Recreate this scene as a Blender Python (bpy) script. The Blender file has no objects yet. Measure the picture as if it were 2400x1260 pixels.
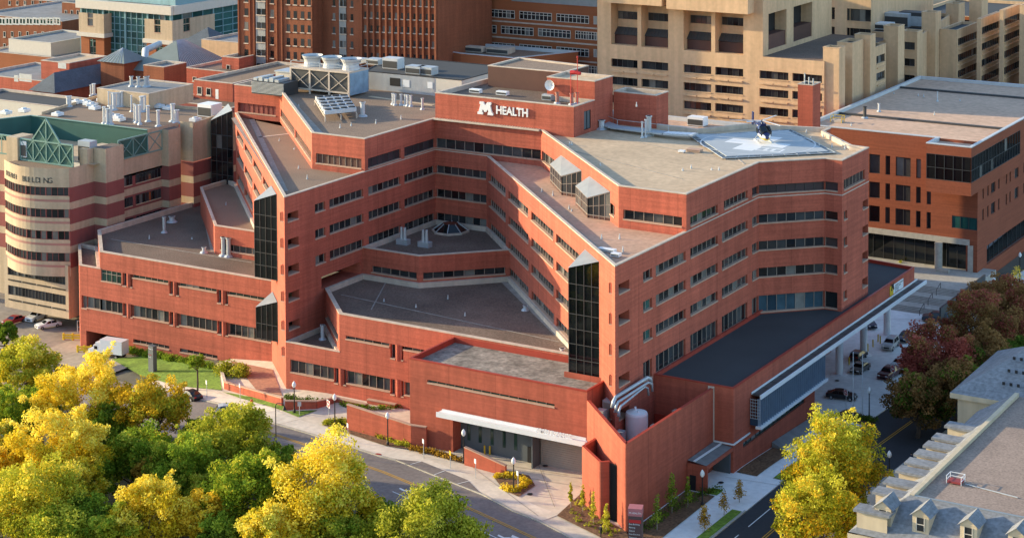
import bpy, bmesh, math, random
import numpy as np
from mathutils import Vector, Matrix
random.seed(7); RNG = np.random.default_rng(11)
SC = bpy.context.scene
COL = SC.collection
# ------------------------------------------------------------------ camera
FPX, CYP = 4515.05, -310.37
TILT, ROLL, YAW = math.radians(3.09091), math.radians(-0.259596), math.radians(-31.108142)
CAM = (186.075, -238.446, 100.966)
FW = (math.sin(YAW)*math.cos(TILT), math.cos(YAW)*math.cos(TILT), -math.sin(TILT))
_r = Vector((math.cos(YAW), -math.sin(YAW), 0)); _u = _r.cross(Vector(FW))
RT = _r*math.cos(ROLL) + _u*math.sin(ROLL); UP = _u*math.cos(ROLL) - _r*math.sin(ROLL)
def ray(u, v): return Vector(FW) + RT*((u-1200)/FPX) - UP*((v-CYP)/FPX)
# survey helpers: where the sight line through a point of the survey photo meets a known level or wall plane
def atz(u, v, z):
    d = ray(u, v); s = (z-CAM[2])/d.z
    return Vector((CAM[0]+d.x*s, CAM[1]+d.y*s, z))
def onx(u, v, x):
    d = ray(u, v); s = (x-CAM[0])/d.x
    return Vector((x, CAM[1]+d.y*s, CAM[2]+d.z*s))
def ony(u, v, y):
    d = ray(u, v); s = (y-CAM[1])/d.y
    return Vector((CAM[0]+d.x*s, y, CAM[2]+d.z*s))
def onpl(u, v, p, n):
    d = ray(u, v); s = ((p[0]-CAM[0])*n[0]+(p[1]-CAM[1])*n[1])/(d.x*n[0]+d.y*n[1])
    return Vector((CAM[0]+d.x*s, CAM[1]+d.y*s, CAM[2]+d.z*s))
def smooth(a, b, x):
    t = min(1, max(0, (x-a)/(b-a))); return t*t*(3-2*t)
def g(x, y):
    """height of the terrain"""
    h = 2.8 - 0.105*max(0, 6-x)
    h = max(h, -4.6)
    h -= 0.05*min(max(0, y-5), 55)*smooth(40, 62, x)
    b = y + 0.25*x + 24                      # the river bluff falls away under the trees
    if b < -22: h -= 0.16*(-22-b)
    return max(h, -14)
def G(u, v, dz=0.0):
    z = 2.0
    for _ in range(30):
        p = atz(u, v, z+dz); z = 0.5*z+0.5*g(p.x, p.y)
    return Vector((p.x, p.y, g(p.x, p.y)))

cd = bpy.data.cameras.new('camera'); co = bpy.data.objects.new('camera', cd); COL.objects.link(co)
M = Matrix((RT, UP, -Vector(FW))).transposed().to_4x4(); M.translation = Vector(CAM); co.matrix_world = M
cd.sensor_fit = 'HORIZONTAL'; cd.sensor_width = 36; cd.lens = 36*FPX/2400; cd.shift_x = 0; cd.shift_y = -(630-CYP)/2400
cd.clip_start = 1; cd.clip_end = 6000
SC.camera = co
# ------------------------------------------------------------------ light
SUN_EL = math.radians(13.0); sdir = Vector((0.980, 0.198, 0)).normalized()
w = bpy.data.worlds.new('World'); SC.world = w; w.use_nodes = True
nt = w.node_tree; sky = nt.nodes.new('ShaderNodeTexSky'); sky.sky_type = 'NISHITA'; sky.sun_disc = False
sky.sun_elevation = SUN_EL; sky.sun_rotation = math.atan2(-sdir.x, -sdir.y); sky.dust_density = 0.7; sky.ozone_density = 2.2
bg = nt.nodes['Background']; bg.inputs[1].default_value = 0.42; nt.links.new(sky.outputs[0], bg.inputs[0])
sl = bpy.data.lights.new('sun', 'SUN'); sl.energy = 5.0; sl.angle = math.radians(0.6); sl.color = (1.75, 1.42, 0.86)
so = bpy.data.objects.new('sun', sl); COL.objects.link(so); so.location = (-200, -100, 150)
trav = Vector((sdir.x*math.cos(SUN_EL), sdir.y*math.cos(SUN_EL), -math.sin(SUN_EL)))
so.rotation_euler = trav.to_track_quat('-Z', 'Y').to_euler()
SC.view_settings.view_transform = 'Standard'; SC.view_settings.look = 'None'; SC.view_settings.exposure = 0
SC.cycles.max_bounces = 6; SC.cycles.diffuse_bounces = 3; SC.cycles.glossy_bounces = 3; SC.cycles.transmission_bounces = 4
# ------------------------------------------------------------------ materials
def mat(name, col, rough=0.85, var=0.15, scale=0.35, col2=None, fine=0.0, fscale=6.0, metal=0.0, spec=0.3, bands=0.0, bscale=1.6, streak=0.0, rnd=None, bump=0.0, joints=0.0):
    m = bpy.data.materials.new(name); m.use_nodes = True; n = m.node_tree; N = n.nodes; L = n.links
    b = N['Principled BSDF']; b.inputs['Roughness'].default_value = rough; b.inputs['Metallic'].default_value = metal
    b.inputs['Specular IOR Level'].default_value = spec
    c1 = tuple(c*(1-var) for c in col); c2 = col2 or tuple(min(1, c*(1+var)) for c in col)
    geo = N.new('ShaderNodeNewGeometry')
    tx = N.new('ShaderNodeTexNoise'); tx.inputs['Scale'].default_value = scale; tx.inputs['Detail'].default_value = 6; tx.inputs['Roughness'].default_value = 0.6
    L.new(geo.outputs['Position'], tx.inputs['Vector'])
    rp = N.new('ShaderNodeMapRange'); rp.inputs[1].default_value = 0.3; rp.inputs[2].default_value = 0.7
    L.new(tx.outputs[0], rp.inputs[0])
    mx = N.new('ShaderNodeMix'); mx.data_type = 'RGBA'; mx.inputs[6].default_value = (*c1, 1); mx.inputs[7].default_value = (*c2, 1)
    L.new(rp.outputs[0], mx.inputs[0]); out = mx.outputs[2]
    def mul(out, fac_socket, lo, hi):
        r = N.new('ShaderNodeMapRange'); r.inputs[3].default_value = lo; r.inputs[4].default_value = hi
        L.new(fac_socket, r.inputs[0]); v = N.new('ShaderNodeVectorMath'); v.operation = 'SCALE'
        L.new(out, v.inputs[0]); L.new(r.outputs[0], v.inputs[3]); return v.outputs[0]
    if fine:
        t2 = N.new('ShaderNodeTexNoise'); t2.inputs['Scale'].default_value = fscale; t2.inputs['Detail'].default_value = 3
        L.new(geo.outputs['Position'], t2.inputs['Vector'])
        q = N.new('ShaderNodeMapRange'); q.inputs[1].default_value = 0.3; q.inputs[2].default_value = 0.7; L.new(t2.outputs[0], q.inputs[0])
        out = mul(out, q.outputs[0], 1-fine, 1+fine)
        if bump:
            bp = N.new('ShaderNodeBump'); bp.inputs['Strength'].default_value = bump; bp.inputs['Distance'].default_value = 0.1
            L.new(t2.outputs[0], bp.inputs['Height']); L.new(bp.outputs[0], b.inputs['Normal'])
    if bands:   # brick courses: thin horizontal variation
        mp = N.new('ShaderNodeMapping'); mp.inputs['Scale'].default_value = (0.05, 0.05, bscale); L.new(geo.outputs['Position'], mp.inputs['Vector'])
        t3 = N.new('ShaderNodeTexNoise'); t3.inputs['Scale'].default_value = 2.2; t3.inputs['Detail'].default_value = 3; L.new(mp.outputs[0], t3.inputs['Vector'])
        q = N.new('ShaderNodeMapRange'); q.inputs[1].default_value = 0.3; q.inputs[2].default_value = 0.7; L.new(t3.outputs[0], q.inputs[0])
        out = mul(out, q.outputs[0], 1-bands, 1+bands)
    if streak:  # rain streaks running down
        mp = N.new('ShaderNodeMapping'); mp.inputs['Scale'].default_value = (0.9, 0.9, 0.06); L.new(geo.outputs['Position'], mp.inputs['Vector'])
        t3 = N.new('ShaderNodeTexNoise'); t3.inputs['Scale'].default_value = 1.0; t3.inputs['Detail'].default_value = 4; L.new(mp.outputs[0], t3.inputs['Vector'])
        q = N.new('ShaderNodeMapRange'); q.inputs[1].default_value = 0.35; q.inputs[2].default_value = 0.65; L.new(t3.outputs[0], q.inputs[0])
        out = mul(out, q.outputs[0], 1-streak, 1+streak*0.5)
    if joints:  # vertical movement joints in the brickwork
        sx = N.new('ShaderNodeSeparateXYZ'); L.new(geo.outputs['Position'], sx.inputs[0])
        ma = N.new('ShaderNodeMath'); ma.operation = 'MULTIPLY_ADD'; ma.inputs[1].default_value = .61; L.new(sx.outputs[1], ma.inputs[0]); L.new(sx.outputs[0], ma.inputs[2])
        md = N.new('ShaderNodeMath'); md.operation = 'PINGPONG'; md.inputs[1].default_value = 3.9; L.new(ma.outputs[0], md.inputs[0])
        q = N.new('ShaderNodeMapRange'); q.inputs[1].default_value = .03; q.inputs[2].default_value = .11; L.new(md.outputs[0], q.inputs[0])
        out = mul(out, q.outputs[0], 1-joints, 1)
    if rnd:     # per-face variation carried by the mesh
        at = N.new('ShaderNodeAttribute'); at.attribute_name = 'rnd'
        out = mul(out, at.outputs['Fac'], rnd[0], rnd[1])
    L.new(out, b.inputs['Base Color'])
    return m
def glass(name, lo, hi, rough=0.06, blinds=(0.22, 0.21, 0.19), share=0.93, spec=0.6):
    m = bpy.data.materials.new(name); m.use_nodes = True; N = m.node_tree.nodes; L = m.node_tree.links; b = N['Principled BSDF']
    b.inputs['Roughness'].default_value = rough; b.inputs['Specular IOR Level'].default_value = spec
    at = N.new('ShaderNodeAttribute'); at.attribute_name = 'rnd'
    cr = N.new('ShaderNodeValToRGB'); e = cr.color_ramp.elements
    e[0].position = 0; e[0].color = (*lo, 1); e[1].position = share-0.02; e[1].color = (*hi, 1)
    x = e.new(share); x.color = (*blinds, 1)
    L.new(at.outputs['Fac'], cr.inputs[0])
    geo = N.new('ShaderNodeNewGeometry'); tx = N.new('ShaderNodeTexNoise'); tx.inputs['Scale'].default_value = 0.7; L.new(geo.outputs['Position'], tx.inputs['Vector'])
    r = N.new('ShaderNodeMapRange'); r.inputs[3].default_value = 0.6; r.inputs[4].default_value = 1.4; L.new(tx.outputs[0], r.inputs[0])
    v = N.new('ShaderNodeVectorMath'); v.operation = 'SCALE'; L.new(cr.outputs[0], v.inputs[0]); L.new(r.outputs[0], v.inputs[3]); L.new(v.outputs[0], b.inputs['Base Color'])
    return m
MT = {}
MT['brick'] = mat('brick', (0.43, 0.108, 0.066), 0.9, 0.15, 0.07, fine=0.1, fscale=3, bands=0.13, streak=0.13, joints=.2)
MT['brick_new'] = mat('brick_new', (0.41, 0.10, 0.058), 0.9, 0.12, 0.1, fine=0.08, fscale=2, bands=0.09, streak=0.12, joints=.18)
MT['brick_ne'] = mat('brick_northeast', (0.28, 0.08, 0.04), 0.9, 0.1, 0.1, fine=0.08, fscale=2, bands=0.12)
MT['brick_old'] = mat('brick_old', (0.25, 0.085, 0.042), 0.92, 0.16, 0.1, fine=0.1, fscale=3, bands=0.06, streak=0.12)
MT['brick_orange'] = mat('brick_orange', (0.33, 0.11, 0.045), 0.9, 0.08, 0.1, fine=0.08, bands=0.06)
MT['coping'] = mat('coping_stone', (0.56, 0.46, 0.37), 0.8, 0.12, 0.6, streak=0.1)
MT['coping_red'] = mat('coping_red', (0.36, 0.05, 0.03), 0.5, 0.1, 0.6)
MT['coping_metal'] = mat('coping_metal', (0.55, 0.56, 0.57), 0.45, 0.08, 0.5)
MT['sill'] = mat('sill_stone', (0.50, 0.32, 0.23), 0.85, 0.1, 0.8)
MT['gravel'] = mat('roof_gravel', (0.25, 0.172, 0.12), 0.95, 0.16, 0.08, fine=0.3, fscale=5)
MT['gravel_dark'] = mat('roof_gravel_dark', (0.165, 0.122, 0.094), 0.95, 0.32, 0.07, fine=0.34, fscale=4)
MT['tan_roof'] = mat('roof_ballast_tan', (0.55, 0.40, 0.26), 0.95, 0.13, 0.1, fine=0.12, fscale=1.2, streak=0)
MT['pink_roof'] = mat('roof_ballast_pink', (0.52, 0.32, 0.22), 0.95, 0.15, 0.12, fine=0.14, fscale=1.4)
MT['membrane'] = mat('roof_membrane_dark', (0.058, 0.06, 0.062), 0.85, 0.12, 0.1, fine=0.05)
MT['membrane_grey'] = mat('roof_membrane_grey', (0.22, 0.215, 0.21), 0.85, 0.2, 0.2, fine=0.12, fscale=1)
MT['patchy'] = mat('roof_patchy_grey', (0.24, 0.215, 0.18), 0.9, 0.4, 0.35, fine=0.4, fscale=1.6)
MT['paver'] = mat('roof_pavers', (0.30, 0.27, 0.235), 0.9, 0.2, 0.8, fine=0.2)
MT['glass'] = glass('dark_glass', (0.006, 0.008, 0.01), (0.055, 0.058, 0.06), share=.9, blinds=(.17, .165, .15))
MT['glass_green'] = glass('green_glass', (0.012, 0.035, 0.028), (0.03, 0.07, 0.055), share=0.985)
MT['glass_black'] = glass('black_glass', (0.004, 0.005, 0.006), (0.012, 0.015, 0.016), rough=0.03, share=0.99)
MT['glass_teal'] = glass('teal_glass', (0.01, 0.05, 0.05), (0.04, 0.13, 0.12), share=0.98)
MT['glass_bluish'] = glass('bluish_glass', (0.015, 0.03, 0.045), (0.06, 0.11, 0.14), share=0.98)
MT['louver'] = mat('brown_louver', (0.10, 0.045, 0.035), 0.6, 0.1, 0.5, rnd=(0.8, 1.2))
MT['louver_red'] = mat('red_louver', (0.22, 0.05, 0.04), 0.6, 0.1, 0.5, rnd=(0.8, 1.2))
MT['dark_panel'] = mat('dark_panel', (0.045, 0.032, 0.036), 0.35, 0.1, 0.5, rnd=(0.8, 1.3))
MT['frame'] = mat('window_frame', (0.30, 0.24, 0.20), 0.6, 0.05, 1)
MT['frame_dark'] = mat('window_frame_dark', (0.06, 0.06, 0.06), 0.5, 0.05, 1)
MT['frame_light'] = mat('window_frame_light', (0.6, 0.55, 0.47), 0.6, 0.05, 1)
MT['white'] = mat('white_paint', (0.78, 0.78, 0.78), 0.45, 0.04, 0.5)
MT['galv'] = mat('galvanised_metal', (0.46, 0.49, 0.51), 0.45, 0.12, 0.9, metal=0.3)
MT['metal_roof'] = mat('metal_roof', (0.27, 0.29, 0.30), 0.5, 0.1, 0.7, metal=0.2)
MT['steel_dark'] = mat('dark_steel', (0.02, 0.02, 0.022), 0.5, 0.1, 1)
MT['concrete'] = mat('concrete', (0.42, 0.39, 0.34), 0.9, 0.12, 0.2, fine=0.12, fscale=1.5)
MT['concrete_tan'] = mat('concrete_tan', (0.64, 0.425, 0.25), 0.9, 0.07, 0.12, fine=0.06, fscale=1.2, streak=0.1)
MT['grey_panel'] = mat('grey_panel', (0.11, 0.125, 0.135), 0.6, 0.08, 0.4)
MT['yellow'] = mat('yellow_paint', (0.65, 0.42, 0.02), 0.5, 0.08, 1)
MT['red'] = mat('red_paint', (0.5, 0.03, 0.03), 0.5, 0.08, 1)
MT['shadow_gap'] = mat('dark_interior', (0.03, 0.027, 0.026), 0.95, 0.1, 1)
# ------------------------------------------------------------------ mesh building
class MB:
    def __init__(s): s.v = []; s.f = []; s.m = []; s.r = []
    def quad(s, a, b, c, d, mi=0, r=None): s.poly([a, b, c, d], mi, r)
    def poly(s, pts, mi=0, r=None):
        i = len(s.v); s.v += [tuple(p) for p in pts]; s.f.append(tuple(range(i, i+len(pts)))); s.m.append(mi); s.r.append(random.random() if r is None else r)
    def obox(s, c, ax, ay, az, mi=0):
        c, ax, ay, az = Vector(c), Vector(ax), Vector(ay), Vector(az)
        P = [c+ax*i+ay*j+az*k for k in (-1, 1) for j in (-1, 1) for i in (-1, 1)]
        i0 = len(s.v); s.v += [tuple(p) for p in P]
        for f in ((0, 2, 3, 1), (4, 5, 7, 6), (0, 1, 5, 4), (2, 6, 7, 3), (0, 4, 6, 2), (1, 3, 7, 5)):
            s.f.append(tuple(i0+k for k in f)); s.m.append(mi); s.r.append(random.random())
    def box(s, x0, x1, y0, y1, z0, z1, mi=0):
        s.obox(((x0+x1)/2, (y0+y1)/2, (z0+z1)/2), ((x1-x0)/2, 0, 0), (0, (y1-y0)/2, 0), (0, 0, (z1-z0)/2), mi)
    def bar(s, a, b, wd, ht=None, mi=0, up=(0, 0, 1)):
        a, b = Vector(a), Vector(b); d = b-a; l = d.length
        if l < 1e-6: return
        d /= l; up = Vector(up); sd = d.cross(up)
        if sd.length < 1e-4: sd = d.cross(Vector((1, 0, 0)))
        sd.normalize(); u2 = sd.cross(d)
        s.obox((a+b)/2, d*(l/2), sd*(wd/2), u2*((ht or wd)/2), mi)
    def prism(s, poly, z0, z1, mi=0, mtop=None, bottom=False):
        n = len(poly)
        zt = z1 if callable(z1) else (lambda x, y: z1)
        for i in range(n):
            a, b = poly[i], poly[(i+1) % n]
            s.quad((a[0], a[1], z0), (b[0], b[1], z0), (b[0], b[1], zt(*b[:2])), (a[0], a[1], zt(*a[:2])), mi)
        s.poly([(p[0], p[1], zt(p[0], p[1])) for p in poly], mi if mtop is None else mtop)
        if bottom: s.poly([(p[0], p[1], z0) for p in reversed(poly)], mi)
    def cyl(s, c, r0, r1, z0, z1, n=10, mi=0, cap=True, bot=False):
        P = [(math.cos(2*math.pi*k/n), math.sin(2*math.pi*k/n)) for k in range(n)]
        for k in range(n):
            p, q = P[k], P[(k+1) % n]
            s.quad((c[0]+p[0]*r0, c[1]+p[1]*r0, z0), (c[0]+q[0]*r0, c[1]+q[1]*r0, z0), (c[0]+q[0]*r1, c[1]+q[1]*r1, z1), (c[0]+p[0]*r1, c[1]+p[1]*r1, z1), mi)
        if cap: s.poly([(c[0]+p[0]*r1, c[1]+p[1]*r1, z1) for p in P], mi)
        if bot: s.poly([(c[0]+p[0]*r0, c[1]+p[1]*r0, z0) for p in reversed(P)], mi)
    def lathe(s, c, prof, n=12, mi=0):
        for (r0, z0), (r1, z1) in zip(prof[:-1], prof[1:]): s.cyl(c, r0, r1, c[2]+z0, c[2]+z1, n, mi, False)
        s.poly([(c[0]+prof[-1][0]*math.cos(2*math.pi*k/n), c[1]+prof[-1][0]*math.sin(2*math.pi*k/n), c[2]+prof[-1][1]) for k in range(n)], mi)
    def tube(s, pts, r, n=8, mi=0):
        pts = [Vector(p) for p in pts]; rs = r if isinstance(r, (list, tuple)) else [r]*len(pts); rings = []
        for i, p in enumerate(pts):
            t = (pts[min(i+1, len(pts)-1)]-pts[max(i-1, 0)]).normalized(); a = t.orthogonal().normalized() if i == 0 else (rings_a-t*rings_a.dot(t)).normalized()
            rings_a = a; b = t.cross(a)
            rings.append([p+(a*math.cos(2*math.pi*k/n)+b*math.sin(2*math.pi*k/n))*rs[i] for k in range(n)])
        for A, B in zip(rings[:-1], rings[1:]):
            for k in range(n): s.quad(A[k], A[(k+1) % n], B[(k+1) % n], B[k], mi)
        s.poly(rings[-1], mi); s.poly(list(reversed(rings[0])), mi)
    def build(s, name, mats, parent=None, world=True, smooth=False):
        if not isinstance(mats, (list, tuple)): mats = [mats]
        me = bpy.data.meshes.new(name); me.from_pydata(s.v, [], s.f)
        for m in mats: me.materials.append(MT[m] if isinstance(m, str) else m)
        me.polygons.foreach_set('material_index', s.m)
        a = me.attributes.new('rnd', 'FLOAT', 'FACE'); a.data.foreach_set('value', s.r)
        if smooth: me.polygons.foreach_set('use_smooth', [True]*len(s.f))
        o = bpy.data.objects.new(name, me); COL.objects.link(o)
        if smooth:
            bm = bmesh.new(); bm.from_mesh(me); bmesh.ops.remove_doubles(bm, verts=bm.verts, dist=0.0005); bm.to_mesh(me); bm.free()
        if parent is not None: attach(o, parent, world)
        return o
def attach(o, parent, world=True):
    o.parent = parent
    if world and parent.get('_base') is not None: o.matrix_parent_inverse = Matrix.Translation(-Vector(parent['_base']))
ALLT = []
def thing(name, label, cat, loc=(0, 0, 0), group=None, world=True, rz=0):
    o = bpy.data.objects.new(name, None); COL.objects.link(o); o.location = loc; o.rotation_euler = (0, 0, rz); o.empty_display_size = 0.3
    o['label'] = label; o['category'] = cat
    if group: o['group'] = group
    if world: o['_base'] = tuple(loc)
    ALLT.append(o); return o
def tag(o, label, cat, group=None):
    o['label'] = label; o['category'] = cat
    if group: o['group'] = group
    return o
def structure(o): o['kind'] = 'structure'; return o
def copy_tree(o, parent=None):
    c = o.copy(); COL.objects.link(c); c.parent = parent
    for ch in list(o.children): copy_tree(ch, c)
    return c
def dup(o, loc, rz=None, label=None, group=None, scale=None):
    c = copy_tree(o); c.location = loc
    if rz is not None: c.rotation_euler = (0, 0, rz)
    if label: c['label'] = label
    if group: c['group'] = group
    if scale: c.scale = (scale,)*3
    return c
def V2(p): return Vector((p[0], p[1]))
def inset(poly, d):
    n = len(poly); out = []
    for i in range(n):
        a, b, c = V2(poly[i-1]), V2(poly[i]), V2(poly[(i+1) % n])
        d1 = (b-a).normalized(); d2 = (c-b).normalized()
        n1 = Vector((-d1.y, d1.x)); n2 = Vector((-d2.y, d2.x)); k = n1+n2; k = k/max(0.2, k.dot(n1)) if k.length > 1e-4 else n1
        out.append((b.x+k.x*d, b.y+k.y*d))
    return out
def ring(mb, poly, z0, z1, wi=0.45, wo=0.06, mi=0):
    A = inset(poly, -wo); B = inset(poly, wi); n = len(poly)
    for i in range(n):
        j = (i+1) % n
        mb.quad((*A[i], z1), (*A[j], z1), (*B[j], z1), (*B[i], z1), mi)
        mb.quad((*A[i], z0), (*A[j], z0), (*A[j], z1), (*A[i], z1), mi)
        mb.quad((*B[j], z0-0.9), (*B[i], z0-0.9), (*B[i], z1), (*B[j], z1), mi)
        mb.quad((*A[j], z0), (*A[i], z0), (*B[i], z0), (*B[j], z0), mi)
def wallface(mb, p0, p1, z0, z1, ops, mi=0):
    p0, p1 = V2(p0), V2(p1); d = p1-p0; L = d.length; d /= L; nrm = Vector((d.y, -d.x))
    P = lambda s, z, dep=0: (p0.x+d.x*s-nrm.x*dep, p0.y+d.y*s-nrm.y*dep, z)
    ss = sorted({0, L} | {o['s'][k] for o in ops for k in (0, 1)}); zz = sorted({z0, z1} | {o['z'][k] for o in ops for k in (0, 1)})
    for a, b in zip(ss[:-1], ss[1:]):
        run = None
        for c, e in zip(zz[:-1], zz[1:]):
            ms, mz = (a+b)/2, (c+e)/2
            hole = any(o['s'][0] < ms < o['s'][1] and o['z'][0] < mz < o['z'][1] for o in ops)
            if hole:
                if run: mb.quad(P(a, run[0]), P(b, run[0]), P(b, run[1]), P(a, run[1]), mi); run = None
            else: run = (run[0] if run else c, e)
        if run: mb.quad(P(a, run[0]), P(b, run[0]), P(b, run[1]), P(a, run[1]), mi)
    for o in ops:
        (a, b), (c, e), dp = o['s'], o['z'], o.get('d', 0.35)
        mb.quad(P(a, c), P(b, c), P(b, c, dp), P(a, c, dp), mi); mb.quad(P(a, e, dp), P(b, e, dp), P(b, e), P(a, e), mi)
        mb.quad(P(a, c), P(a, c, dp), P(a, e, dp), P(a, e), mi); mb.quad(P(b, c, dp), P(b, c), P(b, e), P(b, e, dp), mi)
    return P, nrm
def window(root, p0, p1, o, zoff=0):
    """one window band: panes as the window, mullions and sill as its frame"""
    p0, p1 = V2(p0), V2(p1); d = (p1-p0).normalized(); nrm = Vector((d.y, -d.x))
    P = lambda s, z, dep=0: Vector((p0.x+d.x*s-nrm.x*dep, p0.y+d.y*s-nrm.y*dep, z))
    (a, b), (c, e), dp = o['s'], o['z'], o.get('d', 0.35)
    if o.get('pane') == 0: return
    win = MB(); fr = MB(); dg = dp-0.02; w_ = o.get('pw', 1.55)
    if o.get('gs'): a, b = o['gs']
    n = max(1, round((b-a)/w_)); rows = o.get('rows', [c, e])
    for k in range(n):
        for r0, r1 in zip(rows[:-1], rows[1:]):
            s0, s1 = a+(b-a)*k/n, a+(b-a)*(k+1)/n
            win.quad(P(s0, r0, dg), P(s1, r0, dg), P(s1, r1, dg), P(s0, r1, dg))
    fw = o.get('fw', 0.09); D3 = Vector((d.x, d.y, 0)); N3 = Vector((nrm.x, nrm.y, 0)); Z = Vector((0, 0, 1))
    for k in range(n+1):
        s_ = a+(b-a)*k/n; s_ = min(max(s_, a+fw/2), b-fw/2)
        fr.obox(P(s_, (c+e)/2, dg-0.04), D3*(fw/2), N3*0.05, Z*((e-c)/2-0.004))
    for r_ in rows: 
        z_ = min(max(r_, c+fw/2), e-fw/2)
        fr.obox(P((a+b)/2, z_, dg-0.035), D3*((b-a)/2-0.004), N3*0.05, Z*(fw/2))
    m2 = o.get('fm', 'frame')
    if o.get('sill', True):
        fr.obox(P((o['s'][0]+o['s'][1])/2, c+0.03, dp/2-0.06), D3*((o['s'][1]-o['s'][0])/2+0.02), N3*(dp/2+0.06), Z*0.09, 1)
    wo = win.build('window', o.get('g', 'glass'), root)
    f = fr.build('frame', [m2, o.get('sm', 'sill')], None); f.parent = wo
    return wo
def volume(root, poly, z0, z1, ops=None, wm='brick', rm='gravel', cm='coping', par=0.8, wall='wall', skip=(), cw=0.45, ch=0.16, roofname='roof', co=0.06):
    ops = ops or {}; n = len(poly); mb = MB()
    for i in range(n):
        if i in skip: continue
        wallface(mb, poly[i], poly[(i+1) % n], z0, z1-ch, ops.get(i, []))
    o = mb.build(wall, wm, root)
    for i in ops:
        for q in ops[i]: window(root, poly[i], poly[(i+1) % n], q)
    if rm:
        r = MB(); r.poly([(*p, z1-par) for p in inset(poly, 0.02)]); r.build(roofname, rm, root)
    if cm:
        c = MB(); ring(c, poly, z1-ch, z1, cw, co); c.build('coping', cm, root)
    return o
def op(s0, s1, z0, z1, **k): return dict(s=(s0, s1), z=(z0, z1), **k)
def clusterlabel(*a): return ' '.join(a)
# ================================================================== the hospital
H = thing('hospital_building', 'large angular red brick hospital with stepped roofs, ribbon windows and a rooftop helipad', 'hospital', (20, 10, 2))
F = {6: (28.7, 30.15), 5: (24.42, 25.95), 4: (20.15, 21.7), 3: (15.88, 17.4), 2: (11.3, 12.7), 1: (7.1, 8.5)}
UPZ = (33.3, 34.95)
nich = lambda s0, s1, f: op(s0, s1, F[f][0], F[f][1], d=1.5, gs=(s0, s0+1.6), pw=1.6)
LOW = [(0, 0), (0, 43.2), (10.76, 43.2), (64.64, -10.68), (64.64, 37.14), (72.5, 45.0), (75.42, 45.0), (75.42, 56.64), (63.9, 68.2), (-30, 78), (-54, 54)]
lo = {}
lo[0] = [nich(0.8, 3.6, f) for f in (6, 5, 4, 3, 2, 1)]
for f in (6, 5, 4):
    for a, b in ((7.95, 10.7), (11.86, 21.3), (22.8, 32.3), (33.5, 43.0)): lo[0].append(op(a, b, *F[f], d=0.45))
lo[0].append(op(9.5, 20.3, 15.95, 18.0, d=4.0, pane=0))
lo[0] += [op(22.8, 32.3, *F[3], d=0.45), op(33.5, 43.0, *F[3], d=0.45)]
lo[1] = [op(0.15, 10.6, *F[f], d=0.45) for f in (6, 5, 4)]
lo[2] = [op(a, b, *F[f], d=0.45, pw=1.5) for f in (6, 5, 4, 3) for a, b in ((1.7, 13.6), (15.7, 28.9), (30.8, 44.3), (45.8, 58.5))]
lo[3] = [nich(1.05, 4.2, f) for f in (6, 5, 4, 3, 2, 1)]
y0 = -10.68
for f in (6, 5, 4, 3):
    for a, b in ((-2.35, 0.35), (1.55, 11.1), (12.7, 22.05), (23.6, 32.95)):
        lo[3].append(op(a-y0, b-y0, *(F[f] if f > 3 else (14.6, 17.35)), d=0.45, g='glass_teal' if (a < -2 and f in (5, 4)) else 'glass'))
    lo[3].append(op(34.7-y0, 37.1-y0, *(F[f] if f > 3 else (14.6, 17.35)), d=0.45))
lo[4] = [op(0.05, 11.1, *F[f], d=0.45) for f in (6, 5, 4)]+[op(0.05, 11.1, 14.6, 17.3, d=0.45, g='glass_bluish')]
lo[5] = [op(0.02, 2.2, *F[f], d=0.45) for f in (6, 5, 4)]+[op(0.02, 2.2, 14.6, 17.3, d=0.45)]
lo[6] = [op(0.8, 2.2, *F[f], d=0.45) for f in (6, 5, 4, 3)] + [op(9.0, 11.4, *F[f], d=1.3, gs=(9.0, 10.0)) for f in (6, 5, 4, 3)]
lo[10] = [op(a, b, *F[f], d=0.45, pw=1.5) for f in (6, 5, 4) for a, b in ((3, 15), (17, 30), (32, 45), (47, 60))]
# west lower roof and east lower roof share one outline: gravel to the west, pinkish ballast to the east
volume(H, LOW, 0.0, 33.0, lo, rm=None, skip=(4, 5, 6, 7))
m = MB()
for i in (4, 5, 6, 7): wallface(m, LOW[i], LOW[(i+1) % 11], 10.6, 32.84, lo.get(i, []))
wallface(m, (64.63, 37), (64.63, 68), -3, 10.6, []); m.build('wall', 'brick', H)
m = MB(); m.poly([(*p, 32.2) for p in [(-0.02, 0.02), (-0.02, 43), (-11, 43), (-54, 53.98)]]); m.build('roof', 'gravel', H)
m = MB(); m.poly([(*p, 32.2) for p in [(10.8, 43.2), (64.6, -10.6), (64.6, 20), (30, 43.2)]]); m.build('roof', 'pink_roof', H)
# pale walkway pavers along the parapets
m = MB()
m.poly([(-0.6, 1.0, 32.23), (-2.4, 2.8, 32.23), (-53, 53.4, 32.23), (-53.2, 51.8, 32.23)]); m.build('walkway', 'paver', H)
UPP = [(-42.8, 53.8), (-11.0, 21.86), (0, 21.86), (0, 43.2), (21.69, 43.2), (53.53, 11.36), (64.64, 11.36), (64.64, 37.14), (72.5, 45.0), (75.42, 45.0), (75.42, 56.64), (72.4, 57.0), (63.9, 66.0), (63.85, 69.1), (49.96, 65.7), (44.5, 57.0), (31, 58.6), (20, 64), (-5, 72), (-25, 72), (-54, 64), (-54, 53.8)]
uo = {}
uo[0] = [op(1.2, 22, *UPZ, g='louver', d=0.3, fm='sill', pw=1.2), op(23, 44, *UPZ, g='louver', d=0.3, fm='sill', pw=1.2)]
uo[1] = [op(0.8, 10.3, 33.25, 35.0, g='louver', d=0.4, fm='frame', pw=1.2)]
uo[2] = [op(0.9, 10.6, 33.2, 34.95, g='dark_panel', d=0.4, fm='frame_dark', pw=1.5), op(11.7, 21.2, 33.2, 34.95, g='dark_panel', d=0.4, fm='frame_dark', pw=1.5)]
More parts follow.
